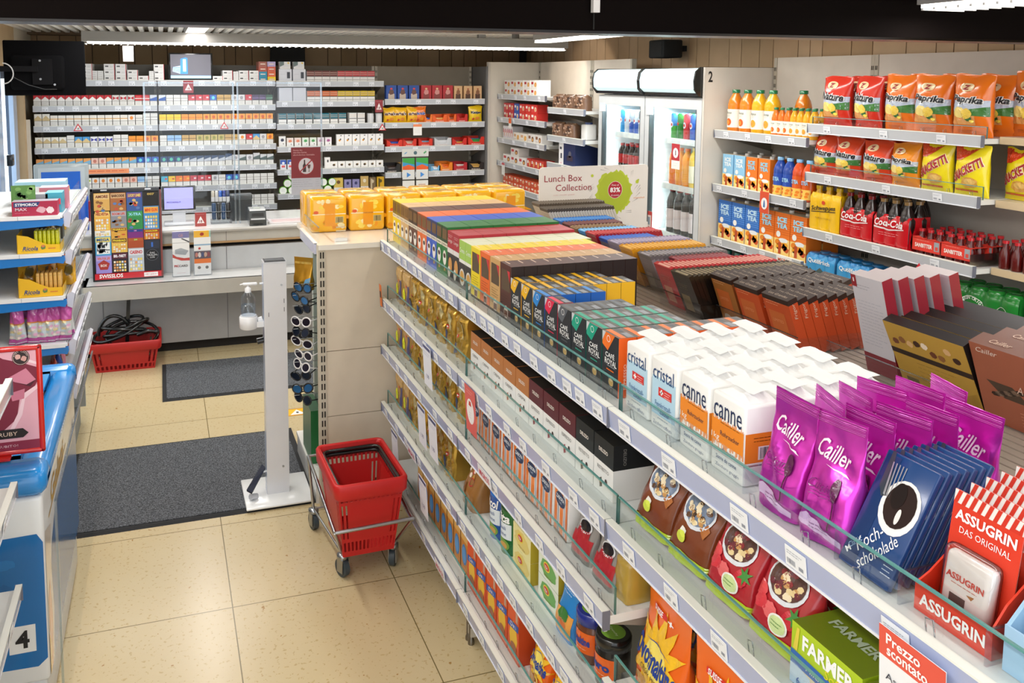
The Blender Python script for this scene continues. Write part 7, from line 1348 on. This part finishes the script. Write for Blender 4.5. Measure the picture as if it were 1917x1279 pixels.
b = MB(); b.lathe([(.032, 0), (.034, .004), (.034, .075), (.030, .092), (.016, .106), (.013, .112)], glass('clear_bottle', (.93, .95, .97), .12, .05), n=20); obj('bottle_body', b, t)
b = MB(); b.lathe([(.030, .002), (.0315, .006), (.0315, .05), (.0, .0501)], glass('clear_gel', (.88, .92, .96), .1, .02), n=20); obj('gel', b, t)
b = MB(); b.lathe([(.014, .108), (.014, .128), (.01, .13), (.006, .135)], 'f2f3f4g', n=14); b.lathe([(.004, .13), (.004, .147)], 'f2f3f4g', n=8); b.rbox(-.012, .012, -.006, .006, .144, .152, 'f2f3f4g', .003); b.tube([(-.01, 0, .149), (-.035, 0, .145)], .003, 'f2f3f4g', 6); obj('pump', b, t)
# floor sticker
b = MB(); b.box(-.06, .14, -.05, .05, 0, .0012, 'f2b81cp'); a = topf(b, .0012); a.rect(-.06, -.05, .14, -.046, 'e0862ap'); a.rect(-.06, .046, .14, .05, 'e0862ap'); a.poly([(-.045, -.04), (.045, -.04), (0, .035)], 'f4f1ecp', 2); a.ell(0, -.01, .008, .012, '4a4a4cp', 3); a.rect(.07, -.02, .12, .015, 'e0a81cp', 2); a.ell(.09, 0, .012, .008, '6a4a1cp', 3)
tag(obj('floor_sticker', b, loc=(.71, 4.89, .0004)), 'yellow warning sticker on the floor beside the endcap', 'sticker')
# sunglasses on the endcap side
def shades(fr_, lens):
    b = MB()
    for s in (-1, 1): b.tube([(s*.031+.026*cos(2*pi*q/18), 0, .021*sin(2*pi*q/18)+.003*cos(2*pi*q/18)*s) for q in range(18)], .0036, fr_, 6, True)
    b.tube([(-.008, 0, .006), (0, -.003, .01), (.008, 0, .006)], .003, fr_, 6)
    tm = MB()
    for s in (-1, 1): tm.tube([(s*.057, 0, .008), (s*.06, .012, .008), (s*.058, .08, .006), (s*.056, .12, -.012)], .0028, fr_, 6)
    l = MB()
    for s in (-1, 1): l.prism([(.024*cos(2*pi*q/16)*.8, s*.031+.024*sin(2*pi*q/16)) for q in range(16)], 1, -.001, .001, lens)
    return kit('sunglasses', 'sunglasses', b, ('temples', tm), ('lenses', l))
sg = {'b': shades('18191cg', '3f86c8f'), 'w': shades('eceaeag', '2f2a40f'), 'k': shades('1b1c20g', '22304af')}
for i, c in enumerate('bbkwkwwwkbk'):
    z = 1.0-i*.0525; R = random.Random(i)
    spawn(sg[c], (.585+R.uniform(-.008, .008), 3.84+.012*(i % 3), z), (R.uniform(-.35, .25), R.uniform(-.3, .3), -.9+R.uniform(-.2, .2)), '%s sunglasses hanging on the endcap side, %s from the top' % (dict(b='dark framed blue lens', w='white framed', k='black')[c], nth(i)), 'sunglasses on the endcap')
b = MB(); b.box(.69, .712, 3.78, 4.15, .2, 1.12, '3d5a44m', nx='6a7a70p')
for i in range(11): b.cyl((.55, 3.86+.012*(i % 3), 1.012-i*.0525), (.69, 3.86+.012*(i % 3), 1.012-i*.0525), .002, 'b9bcbes', 6)
tag(obj('sunglasses_rack', b), 'grey and green hanging strip for sunglasses on the endcap side', 'rack')
b = MB(); P = bag(b, .1, .15, .04, 'c9962af', 'gusset', 2, .006); P.rect(-.045, .12, .045, .13, 'f0c860f', 2); P.poly([(.0, .0), (.04, .01), (.045, .06), (.02, .05)], '6fa8d0g', 2); tag(obj('foil_bag', b, loc=(.595, 3.9, .975), rz=-.7), 'crumpled golden bag hanging above the sunglasses', 'bag')
b = MB(); b.box(0, .05, 0, .24, 0, .26, '17562cp', nx='5c7a62p', ny='1a6a34p'); b.prism([(.0, .12), (.05, .12), (.05, .16), (.02, .2)], 0, -.0012, -.0006, '3a4a3ap') if 0 else None; tag(obj('green_box', b, loc=(.634, 3.93, .1185)), 'dark green box standing on the white endcap base', 'box')
# television
t = thing('television', 'black television seen from behind, hanging near the glazed opening', 'television', (-.6, 5.2, 1.85), .03)
b = MB(); b.rbox(-.205, .205, .0, .03, .0, .3, '08080ad', .006); b.rbox(-.17, .1, -.03, .005, .03, .22, '09090bd', .02); obj('tv_body', b, t)
b = MB(); b.box(-.06, .04, -.045, -.028, .06, .2, '141416d'); b.box(-.46, -.03, -.062, -.045, .13, .16, '161618d'); b.box(-.46, -.44, -.1, .05, .03, .25, '18181am')
for x, z in ((-.02, .19), (-.02, .09), (.05, .06)): b.cyl((x, -.05, z), (x, -.044, z), .006, '9a9c9es')
obj('wall_mount', b, t)
b = MB(); b.tube([(-.2+.05*cos(x), -.07, .12+.055*sin(x)) for x in [pi*.5-pi*q/12 for q in range(13)]], .0035, 'b9b9bag', 6); b.tube([(-.15, -.05, .1), (-.08, -.055, .06), (.0, -.05, .035), (.06, -.045, .035)], .003, '141416g', 6); obj('tv_cable', b, t)
b = MB(); b.tube([(-.27-.03*cos(2*pi*q/16), -.02, .22+.035*sin(2*pi*q/16)) for q in range(16)], .003, '1a1a1cg', 6, True); obj('cable_loop', b, t)
# ============================================================ sweets rack with blue shelf ends
t = thing('sweets_rack', 'sweets rack with bright blue shelf ends behind the freezer', 'shelving unit', (-.43, 4.15, 0))
SZ = [1.335, 1.165, .965, .745, .535]
b = MB(); b.box(-.62, -.6, .0, .96, 0, 1.3, '8f969am'); b.box(-.6, -.02, .94, .96, .1, 1.3, 'a9b0b4m'); b.box(-.6, -.05, .05, .94, 0, .1, '7a7f82m'); obj('rack_back', b, t)
for i, z in enumerate(SZ):
    b = MB(); b.box(-.6, -.004, .0, .95, z-.012, z, 'e4e9eep'); b.box(-.6, -.012, -.006, .004, z-.016, z+.001, 'f0f3f5p'); b.box(-.185, -.183, -.007, -.005, z-.016, z+.001, 'a9b4bep'); s = obj('shelf', b, t)
    b = MB(); b.prism([(-.6, z-.075), (-.03, z-.042), (-.004, z-.05), (.002, z-.035), (.0, z-.016), (-.6, z-.016)][::1], 1, -.004, .018, '2a86d6g') if 0 else b.prism([(z-.075, -.6), (z-.045, -.03), (z-.05, -.006), (z-.034, .002), (z-.016, .0), (z-.016, -.6)], 1, -.003, .015, '2a80d0g'); obj('shelf_bracket', b, s)
    b = MB(); b.prism([(.0, z-.052), (.0, z+.018), (.024, z+.004), (.03, z-.062)][::1], 1, .02, .945, 'c9ccd6g') if 0 else b.prism([(z-.052, .0), (z-.062, .022), (z+.004, .034), (z+.014, .02), (z+.0, .0)], 1, .02, .945, 'cfd0dcg'); o = obj('price_rail', b, s)
    for q in range(7): c = MB(); c.box(-.001, .001, 0, .07, 0, .04, 'eceff4p'); rside(c, .001).lines(.006, .03, .06, 2, .01, '9a9fb0p'); obj('price_tag', c, s, (.0275, .06+q*.125, z-.048), (0, .22, 0))
    b = MB(); b.box(-.01, -.007, .02, .94, z, z+.05, GLASS); obj('glass_riser', b, s)
def gum(label, x, y, z, w, d, h, col, artf, top): return smallbox('chewing_gum_box', 'chewing gum', w, d, h, col, label, (x, y, z+.0015), artf, top=top)
def stim(a, w, h): a.rect(-w/2, 0, w/2, h, 'b0274ap'); a.poly([(-w*.46, h*.62), (-w*.46, h*.95), (w*.12, h*.95), (w*.06, h*.62)], '24407ap', 2); a.text('STIMOROL', -w*.18, h*.78, h*.2, 'f0f0f4p', 4, w=w*.5, bold=.04); a.text('MAX', -w*.3, h*.46, h*.2, 'e8d0dcp', 3, w=w*.26, bold=.02); a.blob(w*.14, h*.4, w*.12, h*.24, 'e0b0bcp', 2, seed=2); a.blob(w*.34, h*.36, w*.1, h*.26, 'f0e0e4p', 3, seed=5); a.lines(-w*.44, h*.2, -w*.1, 1, .01, 'd890a4p', 3)
gum('crimson and navy chewing gum box on the top shelf of the sweets rack', -.545, 4.158, SZ[0], .185, .07, .065, 'b0274ap', stim, 'a8a4b0p')
gum('grey topped chewing gum box behind the crimson one', -.575, 4.24, SZ[0], .15, .08, .085, '8a9098p', lambda a, w, h: a.lines(-w*.4, h*.6, w*.4, 3, .014, 'd8dce0p'), 'b4b8bcp'); gum('turquoise chewing gum box behind the crimson one, next to the price rail', -.475, 4.24, SZ[0], .07, .1, .09, '3fa0b8p', lambda a, w, h: a.rect(-w*.4, h*.4, w*.4, h*.7, 'e0485ap'), '7ac0d0p')
gum('low pink chewing gum box at the back of the top rack shelf', -.49, 4.36, SZ[0], .12, .1, .1, 'c87a8ap', lambda a, w, h: a.lines(-w*.4, h*.6, w*.4, 3, .014, 'f0e0e4p'), 'b8c0d0p'); gum('pale blue chewing gum box at the back of the top rack shelf', -.56, 4.48, SZ[0], .22, .14, .115, '9ac8dcp', lambda a, w, h: a.rect(-w*.4, h*.4, w*.4, h*.8, 'e8f0f4p'), 'c8e0eap')
b = MB(); b.box(-.05, .05, 0, .003, 0, .13, '5a8a44p'); a = front(b); [a.blob(random.Random(q).uniform(-.04, .04), random.Random(q+20).uniform(.03, .12), .014, .01, ('7aa860p', '44703ap', '8ab470p')[q % 3], 1, seed=q) for q in range(14)]; tag(obj('leafy_card', b, loc=(-.6, 4.235, SZ[0])), 'green leafy display card behind the chewing gum boxes', 'card')
b = MB(); b.rbox(0, .06, 0, .05, 0, .1, '1f5aa8g', .02); tag(obj('blue_pouch', b, loc=(-.68, 4.7, SZ[0]+.002)), 'crumpled blue pouch at the back of the top rack shelf', 'pouch')
def ricola(label, x, z, w, h, col, pk, pc):
    t = thing('pastille_tray', label, 'sweets', (x, 4.162, z+.0015)); b = MB(); pts = [(0, -w/2), (0, w/2), (h*.42, w/2), (h*.44, w*.2), (h*.62, w*.0), (h*.9, -w*.25), (h, -w*.5)]
    b.prism(pts, 1, 0, .002, col); b.box(-w/2, w/2, .002, .15, 0, .002, col)
    for s in (-1, 1): b.box(s*w/2-.001, s*w/2+.001, 0, .15, 0, h*(.42 if s > 0 else 1), col)
    a = front(b); a.text('Ricola', -w*.2, h*.26, h*.22, '2a4a8ap', w=w*.36, shear=.25, bold=.02); a.lines(-w*.42, h*.1, -.0, 1, .01, '8a7a2ap', 2); a.blob(w*.1, h*.3, .012, .012, '6a8a4ap', 2); a.blob(w*.1, h*.36, .008, .006, 'd87a5ap', 3); a.lines(w*.22, h*.2, w*.4, 1, .01, 'd8783ap', 2, th=.005)
    obj('tray', b, t)
    for i in range(6): b = MB(); b.rbox(0, w*.085, .02, .09, .003, h*1.15, pc, .004); front(b, .0198).lines(.002, h*1.0, w*.07, 2, h*.3, '8a8a2ap'); obj(pk, b, t, (-w*.12+i*w*.1, 0, 0))
ricola('yellow open pastille tray on the second shelf of the sweets rack', -.536, SZ[1], .175, .085, 'f2c21cp', 'pastille_pack', 'd8da1cg')
for i in range(3): smallbox('pastille_box', 'sweets', .075, .08, .1, '4a4a44p', 'dark lidded pastille box behind the yellow tray, %s from the blue shelf end' % nth(2-i), (-.57+i*.03-.03*(i==0), 4.33+.09*i, SZ[1]+.0015), None, group='dark pastille boxes', top='2f302cp')
ricola('yellow open pastille tray on the third shelf of the sweets rack', -.536, SZ[2], .18, .09, 'f2be1cp', 'pastille_stick', 'e6b45ag')
b = MB(); P = bag(b, .085, .13, .05, 'd8a41cg', 'gusset', 3, .002); P.blob(.01, .07, .024, .03, '6a5a1ag', 2); P.lines(-.03, .1, .02, 2, .01, '5a4a14p', 2); kyb = kit('pastille_bag', 'sweets', b)
for i in range(3): spawn(kyb, (-.62+i*.085, 4.37, SZ[2]+.002), 0, 'yellow pastille bag behind the tray, %s from the blue shelf end' % nth(2-i), 'yellow pastille bags')
def mallow(seed):
    b = MB(); P = bag(b, .054, .178, .05, 'd9dde0g', 'pillow', seed, .005, 10, 18); P.rect(-.027, .1, .027, .178, 'c75aa8g', 1); P.rect(-.027, .096, .027, .102, 'd88a4ag', 2); P.rect(-.027, 0, .027, .026, 'b8489ag', 1)
    for q in range(8): P.blob(random.Random(q+seed).uniform(-.02, .02), .035+q*.008, .012, .008, ('f2e6e0g', 'e9b8d8g', 'cfe4f0g', 'f0e2a8g')[q % 4], 2, seed=q)
    return kit('marshmallow_bag', 'sweets', b)
kmw = [mallow(1), mallow(4)]
for i in range(7):
    for r in range(2): spawn(kmw[(i+r) % 2], (-.655+i*.0355, 4.165+r*.08+random.uniform(0, .012), SZ[3]+.005), (random.uniform(-.06, .06), random.uniform(-.12, .12), random.uniform(-.4, .4)), 'pink and white marshmallow bag, %s from the blue shelf end in the %s row' % (nth(6-i), ('front', 'back')[r]), 'marshmallow bags')
cl = ('e86a8ag', 'd84a5ag', '3f8a4ag', 'f0b0c0g', '8a3a2ag', '3a6ac8g', 'e8a04ag')
for i in range(10):
    R = random.Random(i); b = MB(); b.rbox(-.03, .03, 0, .05, 0, .045, cl[i % 7], .014, 2); tag(obj('sweet_pouch', b, loc=(-.68+i*.0255, 4.16+.05*(i % 3), SZ[4]+.0015), rz=0), '%s sweet pouch on the lowest rack shelf, %s from the blue shelf end' % (('pink', 'red', 'green', 'pale pink', 'brown', 'blue', 'amber')[i % 7], nth(9-i)), 'sweets', 'sweet pouches on the lowest rack shelf')
pc = (('e9d21cg', '6a8a2ag', 'f0e04ag', 'e8601cg'), ('f0b81cg', 'f2e2c0g', 'e8a01cg', 'd8d41cg'), ('e8762ag', '4aa0c8g', 'c8803ag', 'f0d04ag'), ('d83a8ag', 'e8c81cg', 'a8344ag', '7a2a3ag'), ('c84a2ag', '2a5ab8g', 'e88a9ag', '8a5a2ag'))
for i, z in enumerate(SZ):
    ks4 = []
    for q in range(4):
        b = MB(); P = bag(b, .12, .13 if i else .06, .045, pc[i][q], 'gusset', q+i*4, .003); P.blob(.0, .05 if i else .03, .03, .02, pc[(i+1) % 5][(q+1) % 4], 2); ks4.append(kit('sweets_bag', 'sweets', b))
    for q in range(7): spawn(ks4[q % 4], (-.492, 4.33+q*.125, z+.002), pi/2+.2, 'small %s bag along the rack rail, %s from the blue end, %s shelf' % (('yellow', 'pale', 'orange', 'dark')[q % 4], nth(q), nth(i)), 'small sweets bags along the rack rails')
# ============================================================ freezer
t = thing('chest_freezer', 'blue and white ice cream chest freezer with a 4 on its end', 'freezer', (-.36, 2.64, 0)); FW, FD = .64, .96
def fbox(b, x0, x1, y0, y1, z0, z1, m, r=.02): return b.rbox(x0, x1, y0, y1, z0, z1, m, r, 3)
b = MB(); fbox(b, -FW, 0, 0, FD, .16, .735, 'e4e6e6g', .012); a = plane(b, (-FW, 0, 0), (1, 0, 0), (0, 0, 1)); a.poly([(.012, .23), (FW-.03, .212), (FW-.004, .235), (FW-.004, .595), (FW-.02, .622), (.012, .605)], '1a6fb4g')
R = random.Random(4)
for q in range(14): a.blob(R.uniform(.06, FW-.08), R.uniform(.27, .58), R.uniform(.02, .05), R.uniform(.01, .05), ('1f7cc4g', '1766a8g')[q % 2], 2, seed=q, j=.5)
a.rect(FW-.36, .64, FW-.357, .72, 'c9cccep'); a.rect(FW-.14, .64, FW-.137, .72, 'c9cccep')
s = plane(b, (0, 0, 0), (0, 1, 0), (0, 0, 1)); s.poly([(.1, .17), (.95, .17), (.95, .62), (.3, .6), (.16, .52), (.1, .4)], '1f6cb4g'); s.poly([(.012, .17), (.1, .17), (.14, .3), (.11, .5), (.14, .58), (.012, .62)], 'f0e6d8g', 2); s.poly([(.02, .17), (.07, .17), (.1, .3), (.07, .44), (.03, .4)], 'e8a878g', 3); s.poly([(.012, .17), (.04, .17), (.06, .24), (.012, .3)], 'f0b83ag', 4); s.text('Gelati', .35, .66, .07, 'c9a24ap', 3, w=.42, shear=.25, bold=.02); s.poly([(.1, .615), (.6, .64), (.6, .646), (.1, .622)], 'c9a24ap', 4); s.ell(.88, .6, .03, .03, 'e8e6e0p', 3)
obj('cabinet', b, t); b = MB(); fbox(b, -FW+.01, -.01, .01, FD-.01, .0, .16, 'dcdedep', .012); obj('base', b, t)
RB = '1b86d0g'
b = MB(); fbox(b, -FW-.012, -FW+.09, -.012, FD+.012, .735, .815, RB, .03); fbox(b, -.075, .014, -.012, FD+.012, .735, .815, RB, .03); fbox(b, -FW-.012, .014, -.014, .11, .735, .82, RB, .034); fbox(b, -FW-.012, .014, FD-.07, FD+.014, .735, .83, RB, .03); obj('rim', b, t)
for i, (y0, y1, z) in enumerate(((.12, .56, .792), (.48, .9, .806))):
    b = MB()
    for x in (-FW+.085, -.105): b.box(x, x+.03, y0, y1, z, z+.012, '2a94dcg')
    b.box(-FW+.085, -.075, y0, y0+.03, z, z+.012, '2a94dcg'); b.box(-FW+.085, -.075, y1-.03, y1, z, z+.012, '2a94dcg'); l = obj('sliding_lid', b, t); b = MB(); b.box(-FW+.11, -.1, y0+.03, y1-.03, z+.003, z+.008, GLASS); obj('lid_glass', b, l); b = MB(); b.rbox(-.13, -.115, (y0+y1)/2-.03, (y0+y1)/2+.03, z+.012, z+.018, '1a6fb4g', .003); obj('lid_handle', b, l)
b = MB(); b.box(-FW+.09, -.08, .1, FD-.08, .6, .605, 'c9d8e4p'); obj('inner_floor', b, t)
b = MB(); b.box(-.036, .036, -.0008, 0, -.042, .042, 'eeefeep'); front(b, -.0008).text('4', 0, 0, .055, '1b1b1dp', bold=.03); tag(obj('number_sticker', b, loc=(-.43, 2.6393, .305)), 'white sticker with a black 4 on the blue freezer end', 'sticker')
b = MB(); b.rbox(-.05, .05, 0, .03, 0, .02, 'f0dce0g', .006); topf(b, .0203, 0).blob(0, .015, .03, .01, 'c8344ag', 1); kic = kit('ice_cream_pack', 'ice cream', b)
for i in range(8):
    for r in range(4): spawn(kic, (-.46-.115*r, 2.78+i*.09, .606), .15, 'ice cream pack inside the freezer, %s from the 4, %s column from the aisle' % (nth(i), nth(r)), 'ice cream packs in the freezer')
# framed poster on the freezer
t = thing('poster_stand', 'red framed ice cream poster standing on the freezer lid', 'poster', (-.51, 2.735, .831)); PW, PH = .305, .33
b = MB()
o = [(-PW/2, 0), (PW/2, 0), (PW/2, PH), (-PW/2, PH)]
b.rbox(-PW/2, PW/2, -.008, .008, 0, .016, 'cc2420g', .006); b.rbox(-PW/2, PW/2, -.008, .008, PH-.016, PH, 'cc2420g', .006); b.rbox(-PW/2, -PW/2+.016, -.008, .008, 0, PH, 'cc2420g', .006); b.rbox(PW/2-.016, PW/2, -.008, .008, 0, PH, 'cc2420g', .006); b.box(-.06, .06, -.03, .05, -.006, .001, 'cc2420g'); obj('poster_frame', b, t)
b = MB(); b.box(-PW/2+.012, PW/2-.012, -.003, .003, .012, PH-.012, 'e2a9b8p'); a = front(b, -.003); x1 = PW/2-.014
a.poly([(x1-.10, .075), (x1-.06, .11), (x1-.05, .17), (x1-.01, .2), (x1, .22), (x1, .262), (x1-.03, .275), (x1-.09, .295), (x1-.12, PH-.014), (x1-.27, PH-.014), (x1-.27, .075)], '7a1f38p'); a.poly([(x1-.07, .075), (x1-.045, .12), (x1-.035, .17), (x1, .198), (x1, .21), (x1-.04, .185), (x1-.055, .13), (x1-.082, .075)], 'f0ccd6p', 2); a.poly([(x1-.06, PH-.014), (x1-.035, .285), (x1, .27), (x1, .278), (x1-.03, .292), (x1-.05, PH-.014)], 'f2d4dcp', 2)
a.poly([(x1-.2, .11), (x1-.11, .135), (x1-.1, .15), (x1-.1, .29), (x1-.14, .31), (x1-.2, .31)], 'b0587ap', 3); a.poly([(x1-.135, .075), (x1-.118, .075), (x1-.113, .085), (x1-.115, .13), (x1-.137, .13)], 'd9ae74p', 3); a.ring(x1-.126, .095, .007, .007, .0015, 'a87a44p', 4)
a.poly([(x1-.082, .235), (x1-.03, .262), (x1-.004, .225), (x1-.03, .212), (x1-.06, .222)], 'cf7f96p', 3); a.poly([(x1-.075, .19), (x1-.035, .2), (x1-.038, .17), (x1-.07, .165)], 'c8748cp', 3); a.poly([(x1-.06, .222), (x1-.03, .212), (x1-.004, .225), (x1-.02, .205)], '4a1426p', 4)
a.ell(x1-.042, .296, .024, .024, '2a1d1fp', 4); a.ring(x1-.042, .296, .022, .022, .0012, 'd8b8b0p', 5); a.blob(x1-.05, .298, .009, .009, 'd8a8a0p', 5); a.blob(x1-.034, .292, .009, .009, 'cf9c94p', 6, seed=2)
for i, ch in enumerate('RUBY CACAO'): an = pi*.9-i*pi*.8/9; a.text(ch, x1-.042+.018*cos(an), .296+.018*sin(an), .0042, 'e8d0c8p', 7, rot=an-pi/2) if ch != ' ' else None
a.poly([(x1-.27, .052), (x1-.045, .052), (x1-.03, .065), (x1-.045, .08), (x1-.27, .08)], '1d1517p', 4); a.text('MAGNUM RUBY', x1-.06, .066, .012, 'e2c8b4p', 6, w=.15, al='r'); a.rect(x1-.28, .012, x1+.002, .042, '8a2440p', 4); a.text('ASSAGGIAMI SUBITO!', x1-.06, .029, .0075, 'e8c8d0p', 6, w=.14, al='r'); obj('poster', b, t)
b = MB(); b.box(-.001, .002, 0, 1.45, .0, .72, glass('guard_acrylic', (.975, .98, .985), .012)); b.box(-.003, .004, 0, 1.45, .716, .722, glass('acrylic_edge', (.8, .9, .97), .6, .2)); b.box(-.003, .004, -.003, .003, .0, .72, glass('acrylic_edge', (.8, .9, .97), .6, .2)); tag(obj('acrylic_guard', b, loc=(-.325, 2.63, 0)), 'low clear acrylic guard standing along the blue freezer', 'screen')
# near shelf ends at the left edge
shelf_unit('aisle_shelf', 'white shelf unit with empty price rails in front of the freezer', (-.40, 1.25, 0), pi/2, 1.24, .5, [1.145, .855, .56], 1.22, 'b8ae9b', 'grey', 0, 'e4e6e4', 3, .1, 40)
b = MB(); b.rbox(0, .06, 0, .12, 0, .16, '3aa04ag', .01); tag(obj('green_pack', b, loc=(-.5, 2.33, .547), rz=0), 'green pack on the lowest shelf in front of the freezer', 'pack') if 0 else None
